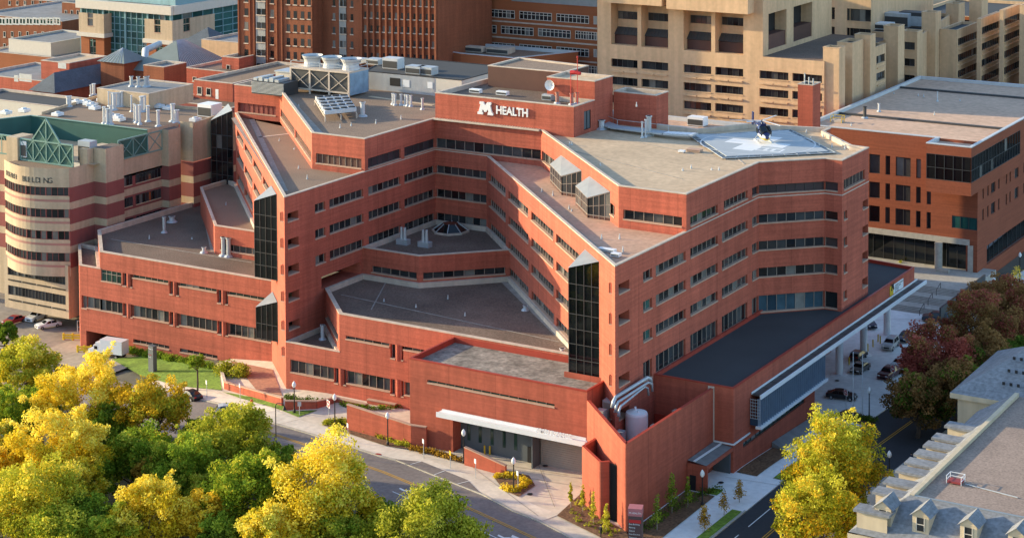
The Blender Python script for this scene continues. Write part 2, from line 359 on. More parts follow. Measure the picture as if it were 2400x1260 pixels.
uo[3] = [op(0.15, 21.6, 33.2, 35.0, d=0.4, pw=1.9)]
uo[4] = [op(0.4, 10.9, 33.2, 35.0, d=0.4), op(11.5, 22, 33.2, 35.0, d=0.4), op(30, 43, 33.2, 35.0, d=0.4)]
uo[5] = [op(0.75, 10.4, 33.5, 35.0, d=0.5, pw=1.6)]
uo[6] = [op(12.68-11.36, 22.05-11.36, 33.4, 34.8, d=0.45), op(24.3-11.36, 32.93-11.36, 33.5, 34.85, d=0.45), op(34.7-11.36, 25.75, 33.35, 34.8, g='dark_panel', fm='frame_dark', d=0.45)]
uo[7] = [op(0.05, 11.1, 33.35, 34.8, g='dark_panel', fm='frame_dark', d=0.45)]
uo[8] = [op(0.02, 2.2, 33.35, 34.8, g='dark_panel', fm='frame_dark', d=0.45)]
uo[9] = [op(0.7, 9.8, 33.5, 35.2, g='dark_panel', fm='frame', d=0.4)]
uo[21] = [op(0.8, 10.2, 33.1, 35.0, g='louver_red', fm='louver_red', d=0.5, pw=1.2)]
volume(H, UPP, 33.0, 38.54, uo, rm=None)
m = MB(); m.poly([(*p, 37.75) for p in [(-42.7, 53.8), (-11.0, 21.9), (-0.02, 21.9), (-0.02, 43.2), (10, 60), (-5, 71.9), (-25, 71.9), (-53.9, 63.9), (-53.9, 53.9)]]); m.build('roof', 'gravel', H)
m = MB(); m.poly([(*p, 37.75) for p in [(20, 43.25), (21.7, 43.25), (53.53, 11.4), (64.6, 11.4), (64.6, 37.2), (72.45, 45.05), (75.4, 45.05), (75.4, 56.6), (72.4, 56.95), (63.88, 65.95), (63.8, 69.0), (50, 65.65), (44.5, 56.95), (31, 58.5), (20, 63.9)]]); m.build('roof', 'tan_roof', H)
for a, b in ((UPP[0], UPP[1]), (UPP[1], (-.05, 21.86)), ((10.9, 43.2), UPP[4]), (UPP[4], UPP[5]), (UPP[5], (64.58, 11.36)), ((-54, 53.8), UPP[0])): m = MB(); wallface(m, a, b, 32.1, 33.0, []); m.build('wall', 'brick', H)
def seam(pts, z, w_=.35, mt='paver'):
    m = MB(); P = [atz(u, v, z+.03) for u, v in pts]
    for a, b in zip(P[:-1], P[1:]): m.bar(a, b, w_, .04)
    m.build('roof_seam', mt, H)
seam([(606, 322), (681, 313)], 32.2, .7, 'coping'); seam([(866, 226), (1016, 247)], 37.75, 1.0, 'tan_roof'); seam([(745, 213), (900, 207)], 37.75, .3, 'frame_dark')
seam([(672, 228), (748, 312)], 37.75, 1.3); seam([(1283, 312), (1452, 440)], 37.75, .9); seam([(1150, 372), (1430, 608)], 32.2, .9); seam([(590, 280), (668, 448)], 32.2, 1.0)
seam([(1330, 350), (1600, 420)], 37.75, .2); seam([(1500, 335), (1760, 385)], 37.75, .2); seam([(1745, 385), (1730, 372)], 37.75, .25, 'coping'); seam([(800, 690), (1310, 800)], 15.15, .2); seam([(905, 660), (870, 725)], 15.15, .2); seam([(260, 560), (590, 615)], 13.75, .25); seam([(475, 475), (500, 590)], 13.75, .9)
# penthouse with the sign, and the taller brick plant room
PENT = [(0.05, 43.25), (28.05, 43.25), (28.05, 50.6), (18.6, 50.6), (18.6, 62), (0.05, 62)]
volume(H, PENT, 37.7, 43.1, {1: [op(3.6, 6.0, 38.4, 41.6, d=0.2, g='grey_panel', fm='steel_dark', sill=False)]}, rm='gravel_dark')
PLANT = [(18.6, 50.62), (28.08, 50.62), (28.08, 57.2), (18.6, 57.2)]
volume(H, PLANT, 37.7, 46.35, {}, rm='tan_roof', par=0.5, cw=0.3)
volume(H, [(28.1, 57.4), (36.5, 57.4), (36.5, 62), (28.1, 62)], 32, 43.6, {}, rm='gravel_dark')
BR = [(2, 62.05), (18.5, 58.2), (27, 57.4), (27, 66), (4, 70)]
volume(H, [(2.5, 57), (18.4, 57), (18.4, 66), (2.5, 68)], 40, 46.2, {}, wm='louver', rm='gravel', par=0.3, wall='plant_screen')
# trellis of stone bars along the foot of the sign wall
m = MB()
for k in range(40): m.box(0.4+k*0.535, 0.66+k*0.535, 42.45, 43.2, 38.46, 38.62)
m.box(0.1, 21.7, 42.3, 42.46, 38.4, 38.66); m.box(0.1, 21.7, 42.46, 43.2, 38.30, 38.36)
m.build('trellis', 'coping', H)
# podium pavilion with the skylight
PAV = [(0.02, 20.9), (11.4, 20.9), (22.3, 31.8), (10.9, 43.15), (0.02, 43.15)]
volume(H, PAV, 15.0, 20.45, {0: [op(1.8, 10.9, 16.3, 17.5, d=0.5, pw=1.7)], 1: [op(0.7, 14.6, 16.3, 17.5, d=0.5, pw=1.7)]}, rm='membrane_dark' if 0 else 'gravel_dark', skip=(2, 3, 4))
# courtyard podium (east)
CP = [(0.02, 0.0), (10.49, 0.0), (31.0, 0.0), (53.9, 0.0), (10.9, 43.1), (0.02, 43.1), (0.02, 10.47), (10.49, 0.0)]
cw_ = [(10.49, 0.0), (53.95, 0.0), (22.3, 31.8), (11.4, 20.9), (0.02, 20.9), (0.02, 10.47)]
tall = lambda a, b, z0, z1: op(a, b, z0, z1, d=0.6, pw=1.2)
volume(H, cw_, 9.79, 15.95, {0: [op(1.2, 9.4, 12.0, 12.6, d=0.4), tall(9.6, 10.5, 10.3, 12.6), tall(11.7, 12.0, 10.3, 12.6), op(12.0, 21, 12.0, 12.6, d=0.4)],
     5: [op(0.5, 13.6, 11.1, 12.2, d=0.4, pw=1.5)]}, rm='gravel_dark', skip=(1, 2, 3, 4), cw=0.6)
r_ = MB(); r_.poly([(52.3, 0.9, 15.2), (53.5, 0.9, 15.2), (22.3, 31.5, 15.2), (21.2, 30.5, 15.2)]); r_.build('walkway', 'paver', H)
base_ops = []
for a, b in ((0.8, 9.35), (11.75, 19.95), (22.6, 31)): base_ops.append(op(a, b, 5.05, 7.15, d=0.4, pw=1.4))
for a, b in ((9.42, 10.2), (11.2, 11.7), (20.05, 20.85), (22.05, 22.5)): base_ops.append(tall(a, b, 4.7, 7.2))
m = MB(); wallface(m, (0.03, 0.0), (31.8, 0.0), 0.0, 9.79, base_ops); m.build('wall', 'brick', H)
for o in base_ops: window(H, (0.03, 0.0), (31.8, 0.0), o)
TP = [(0.03, 0.0), (10.47, 0.0), (0.03, 10.42)]
m = MB(); m.poly([(*p, 9.2) for p in TP]); m.build('roof', 'gravel_dark', H)
m = MB(); ring(m, TP, 9.79, 9.95, 0.4, 0.05); m.build('coping', 'coping', H)
# rounded brick pilasters between the windows
pl = MB()
for x, z0, z1 in ((10.75, 4.6, 7.3), (21.45, 4.6, 7.3), (21.45, 10.2, 12.7)): pl.cyl((x, 0.22), 0.42, 0.42, z0, z1, 14, cap=False)
pl.build('pilaster', 'brick', H, smooth=True)
# ambulance block
AMB = [(31.7, -11.82), (60.9, -11.82), (60.9, -6.0), (54, 0.05), (31.7, 0.05)]
volume(H, AMB, 1.5, 15.46, {0: [op(3.05, 24.1, 12.25, 12.75, d=0.35, pw=1.5, g='glass_green'), op(7.35, 29.0, 1.52, 8.3, d=2.2, pane=0)]}, wm='brick_new', rm='patchy', cm='coping_red', cw=0.3, skip=(2, 3))
m = MB(); m.box(54, 60.9, -6.0, -5.7, 12, 15.4); m.build('wall', 'brick_new', H)
# ambulance bay: grey panel wall with slots, door, roll shutter and white canopy
m = MB(); m.box(39.05, 51.9, -9.75, -9.6, 2.5, 8.3); m.box(51.9, 52.1, -11.6, -9.6, 2.5, 8.3); m.build('panel_wall', 'grey_panel', H)
for x in (40.2, 42.1, 44.1, 46.1, 48.0):
    w_ = MB(); w_.box(x, x+0.5, -9.79, -9.74, 4.3, 7.4); w_.build('window', 'glass_green', H)
d_ = MB(); d_.box(50.2, 51.4, -9.81, -9.74, 2.55, 5.2); d_.build('door', 'steel_dark', H)
d_ = MB(); d_.box(52.2, 59.9, -9.5, -9.35, 2.5, 7.6)
for k in range(16): d_.box(52.2, 59.9, -9.56, -9.5, 2.6+k*0.31, 2.8+k*0.31)
d_.build('roller_door', mat('shutter', (0.36, 0.31, 0.26), 0.6, 0.08, 0.5), H)
m = MB(); m.box(37.2, 61.4, -13.2, -11.85, 8.25, 8.75); m.box(37.6, 61.0, -12.4, -12.2, 8.76, 9.1); m.box(37.2, 61.4, -13.35, -13.2, 8.2, 8.9)
m.build('canopy', 'white', H)
# glazed stair towers leaning on the lit walls
def stair_glass(x0, x1, y, z0, zl, zr, rows, cols=4, gm='glass_black'):
    yb = y+(x1-x0); gb = MB(); fb = MB(); rb = MB()
    ztop = lambda t: zl+(zr-zl)*t
    zs = [z0+(zl-z0)*k/rows for k in range(rows+1)]
    for k in range(cols):
        t0, t1 = k/cols, (k+1)/cols; xa, xb = x0+(x1-x0)*t0, x0+(x1-x0)*t1
        for r in range(rows):
            za0, za1 = zs[r], zs[r+1]
            gb.quad((xa, y, za0), (xb, y, za0), (xb, y, za1 if r < rows-1 else ztop(t1)), (xa, y, za1 if r < rows-1 else ztop(t0)))
    for r in range(rows):
        for k in range(cols):
            ya, yc = yb+(y-yb)*k/cols, yb+(y-yb)*(k+1)/cols
            gb.quad((x0, ya, zs[r]), (x0, yc, zs[r]), (x0, yc, zs[r+1] if r < rows-1 else zl+(zr-zl)*(yc-y)/(yb-y)), (x0, ya, zs[r+1] if r < rows-1 else zl+(zr-zl)*(ya-y)/(yb-y)))
    rb.poly([(x0-0.1, y-0.1, zl+0.05), (x1, y-0.1, zr+0.05), (x0-0.1, yb, zr+0.05)])
    gb.poly([(x0, yb, z0), (x1, y, z0), (x0, y, z0)])
    for k in range(cols+1):
        x = x0+(x1-x0)*k/cols; fb.bar((x, y-0.03, z0), (x, y-0.03, ztop(k/cols)), 0.09)
        yy = y+(yb-y)*k/cols; fb.bar((x0-0.03, yy, z0), (x0-0.03, yy, ztop(k/cols)), 0.09)
    for z in zs[:-1]: fb.bar((x0, y-0.035, z), (x1, y-0.035, z), 0.09); fb.bar((x0-0.035, y, z), (x0-0.035, yb, z), 0.09)
    t = gb.build('stair_tower', gm, H); t['label'] = 'tall dark glazed stair bay with sloping metal roof'
    f = fb.build('frame', 'frame_dark', None); f.parent = t; q = rb.build('roof', 'metal_roof', None); q.parent = t
stair_glass(54.4, 59.3, -5.27, 15.1, 30.05, 31.6, 7)
stair_glass(-11.55, -6.9, 6.86, 17.1, 29.6, 31.25, 6)
stair_glass(-11.65, -7.2, 7.15, 6.85, 11.9, 13.4, 2)
stair_glass(-61, -55.5, 55, 12, 30.5, 33, 7)
# two glazed bays on the east lower roof
def roof_bay(px):
    z = 32.2; a = [atz(u, v, z) for u, v in px[:3]]; A, B, Cc = a
    gb = MB(); fb = MB(); rb = MB(); h = 3.0
    W = [Vector((53.53, 11.36)), Vector((21.69, 43.2))]; dd = (W[1]-W[0]).normalized()
    pr = lambda p: W[0]+dd*((V2(p)-W[0]).dot(dd))
    Cw = pr(Cc); Aw = pr(A)
    fl, fr_, al = Vector((B.x, B.y, z)), Vector((Cw.x, Cw.y, z)), Vector((A.x, A.y, z))
    for P0, P1, h0, h1, n in ((fl, fr_, h, h+1.4, 4), (al, fl, h, h, 5)):
        for k in range(n):
            t0, t1 = k/n, (k+1)/n; q0, q1 = P0.lerp(P1, t0), P0.lerp(P1, t1); b0, b1 = h0+(h1-h0)*t0, h0+(h1-h0)*t1
            gb.quad(q0+Vector((0, 0, .5)), q1+Vector((0, 0, .5)), q1+Vector((0, 0, b1)), q0+Vector((0, 0, b0)))
            rb.quad(q0, q1, q1+Vector((0, 0, .5)), q0+Vector((0, 0, .5)), 1)
            fb.bar(q0, q0+Vector((0, 0, b0)), 0.1)
        fb.bar(P1, P1+Vector((0, 0, h1)), 0.1); fb.bar(P0+Vector((0, 0, h0)), P1+Vector((0, 0, h1)), 0.12); fb.bar(P0+Vector((0, 0, .5)), P1+Vector((0, 0, .5)), 0.12)
        fb.bar(P0+Vector((0, 0, .5+(h0-.5)*.5)), P1+Vector((0, 0, .5+(h1-.5)*.5)), 0.07)
    rb.poly([fl+Vector((-.1, -.1, h+.06)), fr_+Vector((0, -.1, h+1.46)), Vector((Aw.x, Aw.y, z+h+1.46)), al+Vector((-.1, 0, h+.06))], 0)
    t = gb.build('roof_bay', 'glass', H); f = fb.build('frame', 'frame', None); f.parent = t; q = rb.build('roof', ['metal_roof', 'louver'], None); q.parent = t
roof_bay([(1350, 481), (1378, 510), (1441, 517)])
roof_bay([(1290, 428), (1317, 457), (1375, 464)])
# west podium
PY = 13.5
WP = [(-57.0, PY), (-13.5, PY), (-30, 30), (-63.3, 53), (-63.3, 25), (-52.0, 13.52), (-57.0, 13.52)]
x0 = -57.0
wo_ = []
for a, b in ((-44.4, -36.1), (-33.7, -25.3), (-22.8, -13.6)): wo_.append(op(a-x0, b-x0, 10.85, 11.5, d=0.4, pw=1.45, g='glass_green'))
wo_.append(op(-51.8-x0, -47.0-x0, 9.3, 11.45, d=0.25, pw=1.25, g='glass_green', rows=[9.3, 10.75, 11.45]))
for a, b in ((-46.7, -45.8), (-44.9, -44.41), (-35.9, -35.1), (-34.3, -33.71), (-25.2, -24.3), (-23.4, -22.81)): wo_.append(op(a-x0, b-x0, 9.1, 11.5, d=0.6, pw=1.2))
for a, b in ((-55.3, -46.8), (-44.4, -36.1), (-33.7, -25.3), (-22.8, -13.6)): wo_.append(op(a-x0, b-x0, 3.95, 6.05, d=0.4, pw=1.4))
for a, b in ((-46.7, -45.9), (-44.9, -44.41), (-35.9, -35.1), (-34.3, -33.71), (-25.2, -24.3), (-23.4, -22.81), (-56.6, -55.31)): wo_.append(op(a-x0, b-x0, 3.7, 6.1, d=0.6, pw=1.2, pane=1))
for a, b in ((-44.4, -36.1), (-33.7, -25.3), (-22.8, -13.6)): wo_.append(op(a-x0, b-x0, -0.75, 0.0, d=0.4, pw=1.4))
wo_.append(op(-55.6-x0, -45.9-x0, -7.9, -0.2, d=6.0, pane=0))
mbw = MB(); wallface(mbw, WP[0], WP[1], -8, 11.45, [o for o in wo_ if o['z'][1] < 11.4 and o['z'][0] < 9]+[])
mbw = MB(); wallface(mbw, (-57.0, PY), (-13.5, PY), -8, 14.53, wo_)
# cut the low step at the western end of the front: rebuild as two panels
mbw = MB()
low = [o for o in wo_ if o['s'][1] <= 5.05]; rest = [dict(o, s=(o['s'][0]-5.0, o['s'][1]-5.0)) for o in wo_ if o['s'][0] >= 4.9]
mid = [o for o in wo_ if o['s'][0] < 4.9 and o['s'][1] > 5.05]
for o in mid:
    low.append(dict(o, s=(o['s'][0], 5.0))); rest.append(dict(o, s=(0.0, o['s'][1]-5.0)))
wallface(mbw, (-57.0, PY), (-52.0, PY), -8, 11.45, low); wallface(mbw, (-52.0, PY), (-13.5, PY), -8, 14.53, rest)
for a, b in (((-63.3, 53), (-63.3, 25)), ((-63.3, 25), (-52, 13.5))): wallface(mbw, a, b, 11, 14.53, [])
for a, b in (((-68.3, 25), (-57, 13.5)),): wallface(mbw, a, b, -8, 11.45, [])
mbw.build('wall', 'brick', H)
for o in wo_: window(H, (-57.0, PY), (-13.5, PY), o)
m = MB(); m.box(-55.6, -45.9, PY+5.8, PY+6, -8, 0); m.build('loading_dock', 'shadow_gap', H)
WPU = [(-52.0, PY), (-13.6, PY), (-30, 30), (-63.3, 60), (-63.3, 25)]
m = MB(); m.poly([(*p, 13.75) for p in WPU]); m.build('roof', 'gravel_dark', H)
m = MB(); ring(m, WPU, 14.53, 14.69, 0.6, 0.06); m.build('coping', 'coping', H)
LS = [(-57.0, PY), (-52.0, PY), (-63.3, 24.9), (-68.3, 25)]
m = MB(); m.poly([(*p, 10.9) for p in LS]); m.build('roof', 'gravel_dark', H)
m = MB(); ring(m, LS, 11.45, 11.6, 0.5, 0.06); m.build('coping', 'coping', H)
pl = MB()
for x, z0, z1 in ((-45.35, 9.1, 11.55), (-34.7, 9.1, 11.55), (-23.85, 9.1, 11.55), (-45.4, 3.6, 6.15), (-34.7, 3.6, 6.15), (-23.85, 3.6, 6.15)): pl.cyl((x, PY+0.2), 0.4, 0.4, z0, z1, 14, cap=False)
pl.build('pilaster', 'brick', H, smooth=True)
# west setback roof
SP = [(-35.2, 25.0), (-24.9, 25.0), (-55.5, 55.6), (-59.8, 51.0)]
SP = [(-35.2, 25.0), (-25.0, 25.0), (-54, 54), (-57.7, 56), (-57.7, 47.6)]
volume(H, SP, 13.0, 19.0, {0: [op(1.2, 9.6, 14.6, 15.9, d=0.4, pw=1.5)]}, rm='gravel', skip=(1, 2))
def drape(polys, dz, step=4.0):
    bm = bmesh.new()
    for poly in polys:
        vs = [bm.verts.new((p[0], p[1], 0)) for p in poly]; bm.faces.new(vs)
    bmesh.ops.triangulate(bm, faces=bm.faces[:])
    xs = [v.co.x for v in bm.verts]; ys = [v.co.y for v in bm.verts]
    for ax, lo_, hi_ in ((0, min(xs), max(xs)), (1, min(ys), max(ys))):
        k = math.floor(lo_/step)+1
        while k*step < hi_:
            co_ = [0, 0, 0]; co_[ax] = k*step; no = [0, 0, 0]; no[ax] = 1
            bmesh.ops.bisect_plane(bm, geom=bm.verts[:]+bm.edges[:]+bm.faces[:], plane_co=co_, plane_no=no, dist=1e-5); k += 1
    for v in bm.verts: v.co.z = g(v.co.x, v.co.y)+dz
    for f in bm.faces:
        f.normal_update()
        if f.normal.z < 0: f.normal_flip()
    return bm
def sheet(name, m, polys, dz, step=4.0, thick=0):
    bm = drape(polys, dz, step)
    if thick:
        r = bmesh.ops.extrude_face_region(bm, geom=bm.faces[:])
        for v in r['geom']:
            if isinstance(v, bmesh.types.BMVert): v.co.z -= thick
    me = bpy.data.meshes.new(name); bm.to_mesh(me); bm.free(); me.materials.append(MT[m] if isinstance(m, str) else m)
    o = bpy.data.objects.new(name, me); COL.objects.link(o); return structure(o)
MT['ground'] = mat('ground', (0.13, 0.12, 0.09), 0.95, 0.3, 0.1, fine=0.2)
sheet('ground', 'ground', [[(-700, -260), (420, -260), (420, 700), (-700, 700)]], -.3, 8.0)
def text_mesh(txt, size, extrude, bold=0.0, sx=1.0):
    c = bpy.data.curves.new('txt', 'FONT'); c.body = txt; c.size = size; c.extrude = extrude; c.offset = bold; c.resolution_u = 2
    o = bpy.data.objects.new('txt', c); COL.objects.link(o); bpy.context.view_layer.update()
    me = bpy.data.meshes.new_from_object(o.evaluated_get(bpy.context.evaluated_depsgraph_get()))
    bpy.data.objects.remove(o); bpy.data.curves.remove(c)
    if sx != 1.0:
        for v in me.vertices: v.co.x *= sx
    return me
def lettering(name, txt, size, extrude, mtl, origin, xdir, zdir=(0, 0, 1), bold=0.0, sx=1.0, parent=None):
    me = text_mesh(txt, size, extrude, bold, sx); X = Vector(xdir).normalized(); Z = Vector(zdir).normalized(); N = X.cross(Z)
    R = Matrix((X, Z, N)).transposed().to_4x4(); R.translation = Vector(origin)
    me.transform(R); me.materials.clear(); me.materials.append(MT[mtl] if isinstance(mtl, str) else mtl)
    o = bpy.data.objects.new(name, me); COL.objects.link(o)
    if parent: attach(o, parent)
    return o
BM = [(0, 0), (4, 0), (4, 1.6), (3.5, 1.6), (4.6, 4.2), (5.6, 1.6), (5.6, 1.6), (6.4, 0.2), (7.2, 1.6), (8.2, 4.2), (9.3, 1.6), (8.8, 1.6), (8.8, 0), (12.8, 0), (12.8, 1.6), (12, 1.6), (10, 7.4), (10.6, 7.4), (10.6, 9), (7.4, 9), (6.4, 6.2), (5.4, 9), (2.2, 9), (2.2, 7.4), (2.8, 7.4), (0.8, 1.6), (0, 1.6)]
def block_m(name, origin, xdir, s, depth, mtl, parent):
    X = Vector(xdir).normalized(); Z = Vector((0, 0, 1)); N = X.cross(Z); o0 = Vector(origin)
    bm = bmesh.new(); vs = []
    pts = [(0, 0), (4.4, 0), (4.4, 1.7), (3.6, 1.7), (4.3, 3.9), (5.9, 1.9), (6.9, 1.9), (8.5, 3.9), (9.2, 1.7), (8.4, 1.7), (8.4, 0), (12.8, 0), (12.8, 1.7), (11.9, 1.7), (10.3, 7.3), (11.1, 7.3), (11.1, 9), (8.0, 9), (6.4, 6.6), (4.8, 9), (1.7, 9), (1.7, 7.3), (2.5, 7.3), (0.9, 1.7), (0, 1.7)]
    for x, z in pts: vs.append(bm.verts.new(o0+X*(x*s)+Z*(z*s)))
    f = bm.faces.new(vs); f.normal_update()
    if f.normal.dot(N) < 0: f.normal_flip()
    r = bmesh.ops.extrude_face_region(bm, geom=[f])
    for v in r['geom']:
        if isinstance(v, bmesh.types.BMVert): v.co += N*depth
    bmesh.ops.recalc_face_normals(bm, faces=bm.faces[:])
    bmesh.ops.triangulate(bm, faces=[q for q in bm.faces if len(q.verts) > 4])
    me = bpy.data.meshes.new(name); bm.to_mesh(me); bm.free(); me.materials.append(MT[mtl])
    o = bpy.data.objects.new(name, me); COL.objects.link(o)
    if parent: attach(o, parent)
    return o
# roof sign
p0 = ony(1120, 267, 43.0); p1 = ony(1156, 271, 43.0); p2 = ony(1162, 266.5, 43.0); p3 = ony(1236, 275, 43.0)
SG = thing('wall_sign', 'white block letter M with the word HEALTH high on the rooftop brick wall', 'sign', p0)
block_m('logo', (p0.x, 43.22, p0.z), (1, 0, 0), (p1.x-p0.x)/12.8, 0.35, 'white', SG)
lettering('lettering', 'HEALTH', 1.95, 0.12, 'white', (p2.x, 43.08, p2.z), (1, 0, 0), bold=0.05, sx=(p3.x-p2.x)/7.0, parent=SG)
_l = [q for q in SG.children if q.name.startswith('lettering')][0]; _w = max(v.co.x for v in _l.data.vertices)-min(v.co.x for v in _l.data.vertices); _k = (p3.x-p2.x)/_w
for v in _l.data.vertices: v.co.x = p2.x+(v.co.x-p2.x)*_k
# ---------------------------------------------------------------- emergency annex with the dark roof
AX = [(64.66, 1.0), (76.9, 1.0), (76.9, 74.8), (68, 76), (64.66, 66)]
m = MB()
wallface(m, (64.66, 1.0), (76.9, 1.0), -2, 14.75, [])
wallface(m, (76.9, 1.0), (76.9, 30.4), -3, 14.75, [op(3.2, 25.6, 5.45, 6.2, d=0.3)])
wallface(m, (76.9, 30.4), (76.9, 74.8), 10.6, 14.75, []); wallface(m, (76.9, 74.8), (64.66, 76), 10.6, 14.75, [])
wallface(m, (76.9, 30.4), (64.7, 30.4), -4, 10.6, [])
m.poly([(76.9, 30.4, 10.6), (64.7, 30.4, 10.6), (64.7, 76, 10.6), (76.9, 74.8, 10.6)])
m.build('wall', 'brick_new', H)
window(H, (76.9, 1.0), (76.9, 30.4), op(3.2, 25.6, 5.45, 6.2, d=0.3, g='glass_green', fm='frame_dark', sill=False))
m = MB(); m.poly([(*p, 14.35) for p in [(64.67, 1.1), (76.7, 1.1), (76.7, 74.7), (67.7, 75.9), (64.67, 66)]]); m.build('roof', 'membrane', H)
m = MB(); ring(m, AX, 14.75, 14.9, 0.3, 0.05); m.build('coping', 'coping_red', H)
# white edged canopy on columns, with a slatted screen at its near end
m = MB(); m.box(77.0, 78.4, 6.9, 76, 12.2, 12.36, 0); m.box(78.4, 78.62, 6.5, 76.3, 11.95, 12.5, 1); m.box(76.94, 77.05, 6.9, 76, 12.3, 12.62, 1)
for k in range(23): m.box(77.05, 78.4, 7.2+k*3, 7.3+k*3, 12.36, 12.4, 0)
m.build('canopy', ['frame_dark', 'white'], H)
m = MB()
for k in range(32): m.box(78.05, 78.52, 6.6+k*0.77, 6.68+k*0.77, 8.1, 11.9, 0)
m.box(78.0, 78.04, 6.5, 31, 8.1, 11.9, 1); m.box(77.9, 78.75, 6.2, 31.2, 7.75, 8.1, 2)
m.box(76.95, 78.0, 30.9, 31.0, 8.1, 11.9, 1); m.box(76.95, 78.05, 6.45, 6.5, 8.1, 9.0, 3)
for k in range(7): m.box(76.95, 78.5, 6.42, 6.46, 9.05+k*0.45, 9.12+k*0.45, 4)
for k in range(5): m.box(77.0+k*0.36, 77.05+k*0.36, 6.40, 6.46, 9.05, 11.9, 4)
MT['blade'] = mat('blue_grey_blade', (0.24, 0.31, 0.40), 0.35, 0.1, 0.6, metal=0.2)
MT['blue_glass'] = mat('blue_screen', (0.03, 0.06, 0.10), 0.25, 0.2, 0.5)
m.build('sun_screen', ['blade', 'blue_glass', 'white', 'blue_glass', 'galv'], H)
for u, v in ((1967, 878), (2024, 832), (2079, 786)):
    z = 0.8; p = atz(u, v, z)
    for _ in range(20): z = g(p.x, p.y); p = atz(u, v, z)
    m = MB(); m.lathe((p.x, p.y, z), [(1.35, 0), (1.35, 0.18), (0.62, 0.2), (0.62, 12.2-z)], 18); m.build('column', 'white', H, smooth=False)
# porch and sloped base
m = MB(); m.box(73.95, 76.9, -7.5, -7.2, 1.5, 6.55); m.box(74.0, 76.9, -7.2, 0.95, 6.3, 6.5); m.box(76.6, 76.88, -7.2, 0.98, 6.05, 6.56); m.build('porch_wall', 'brick_new', H)
m = MB(); m.poly([(73.95, -7.4, 6.9), (76.75, -7.4, 6.6), (76.75, 6.3, 6.6), (76.95, 6.3, 6.6), (76.95, 0.95, 6.9), (73.95, 0.95, 6.9)])
m.bar((74.9, -7.3, 6.87), (75.2, 0.5, 6.9), 0.3, 0.12, 1); m.bar((74, .8, 7.0), (76.95, .8, 7.0), 0.15, 0.2, 1); m.bar((77.0, .8, 7.0), (77.0, 6.3, 7.0), 0.15, 0.2, 1)
m.build('porch_roof', ['membrane_grey', 'white'], H)
m = MB(); m.box(74.35, 75.25, -7.56, -7.49, 2.7, 5.0); m.build('door', 'steel_dark', H)
m = MB(); m.box(74, 76.5, 0.6, 0.95, 1.5, 6.2); m.build('garage_door', 'grey_panel', H)
m = MB(); m.quad((77.0, 14, 3.3), (77.0, 30.4, 2.5), (78.6, 30.4, 1.85), (78.6, 14, 2.65)); m.poly([(77.0, 30.4, 2.5), (77, 30.4, 0), (78.6, 30.4, 0), (78.6, 30.4, 1.85)]); m.poly([(77.0, 14, 3.3), (78.6, 14, 2.65), (78.6, 14, 0), (77, 14, 0)]); m.quad((78.6, 14, 2.65), (78.6, 30.4, 1.85), (78.6, 30.4, -1), (78.6, 14, -1)); m.build('plinth', 'membrane_grey', H)
# banner sign beneath the parapet
a, b = onx(2085, 688, 76.9), onx(2093, 664, 76.9); c, d = onx(2093, 681, 76.9), onx(2116.5, 646, 76.9)
BS = thing('banner_sign', 'yellow and white banner with a letter M under the red parapet of the dark roof', 'sign', (76.95, a.y, 12.6))
m = MB(); m.box(76.92, 76.97, a.y, c.y, 12.75, 14.3); m.build('yellow_panel', 'yellow', BS)
m = MB(); m.box(76.92, 76.97, c.y+0.02, d.y, 12.75, 14.3); m.build('white_panel', 'white', BS)
block_m('logo', (76.975, a.y+0.5, 13.5), (0, 1, 0), 0.12, 0.02, 'steel_dark', BS)
for k in range(4): lettering('lettering', ('UNIVERSITY OF MINNESOTA', 'MEDICAL CENTER', 'EMERGENCY', 'Main entrance')[k], 0.34, 0.005, 'grey_panel', (76.98, c.y+0.8, 13.85-k*0.34), (0, 1, 0), parent=BS)
# ---------------------------------------------------------------- walled service yard
YD = thing('service_yard', 'tall pointed red brick screen wall around a service yard beside the ambulance entrance', 'walled yard', (70, -12, 2.5))
def rwall(pts, th, z0, z1, r=0.9):
    """wall following a path, with rounded corners"""
    path = [V2(pts[0])]
    for i in range(1, len(pts)-1):
        a, b, c = V2(pts[i-1]), V2(pts[i]), V2(pts[i+1]); u1 = (a-b).normalized(); u2 = (c-b).normalized(); A, B = b+u1*r, b+u2*r
        for k in range(7):
            t = k/6; path.append(A*(1-t)**2+b*2*t*(1-t)+B*t*t)
    path.append(V2(pts[-1])); L, R = [], []
    for i, p in enumerate(path):
        t = (path[min(i+1, len(path)-1)]-path[max(i-1, 0)]).normalized(); n = Vector((-t.y, t.x)); R.append(p); L.append(p+n*th)
    return R, L
def wall_mesh(mb, R, L, z0, z1, mi=0, mt=1):
    for i in range(len(R)-1):
        a, b, c, d = R[i], R[i+1], L[i+1], L[i]
        mb.quad((*a, z0), (*b, z0), (*b, z1), (*a, z1), mi); mb.quad((*c, z0), (*d, z0), (*d, z1), (*c, z1), mi); mb.quad((*a, z1), (*b, z1), (*c, z1), (*d, z1), mt)
    for i, s in ((0, 1), (-1, -1)):
        a, b = (R[i], L[i]) if s < 0 else (L[i], R[i]); mb.quad((*a, z0), (*b, z0), (*b, z1), (*a, z1), mi)
R, L = rwall([(61.2, -12.4), (73.8, -25.0), (73.9, 0.9)], 0.45, 1, 14.4)
m = MB(); wall_mesh(m, R, L, 1.5, 14.4); m.build('wall', ['brick_new', 'coping_red'], YD)
m = MB(); m.poly([(61.3, -11.7, 3.0), (73.4, -23.8, 3.0), (73.4, 0.95, 3.0), (64.6, 0.95, 3.0), (64.6, -10, 3.0)]); m.build('yard_floor', 'membrane_grey', YD)
m = MB(); m.box(64.8, 73.4, 0.75, 0.98, 3, 9.3); m.build('yard_door', 'coping_red', YD)
WA, WB = (64.0, -18.85), (68.9, -22.75)
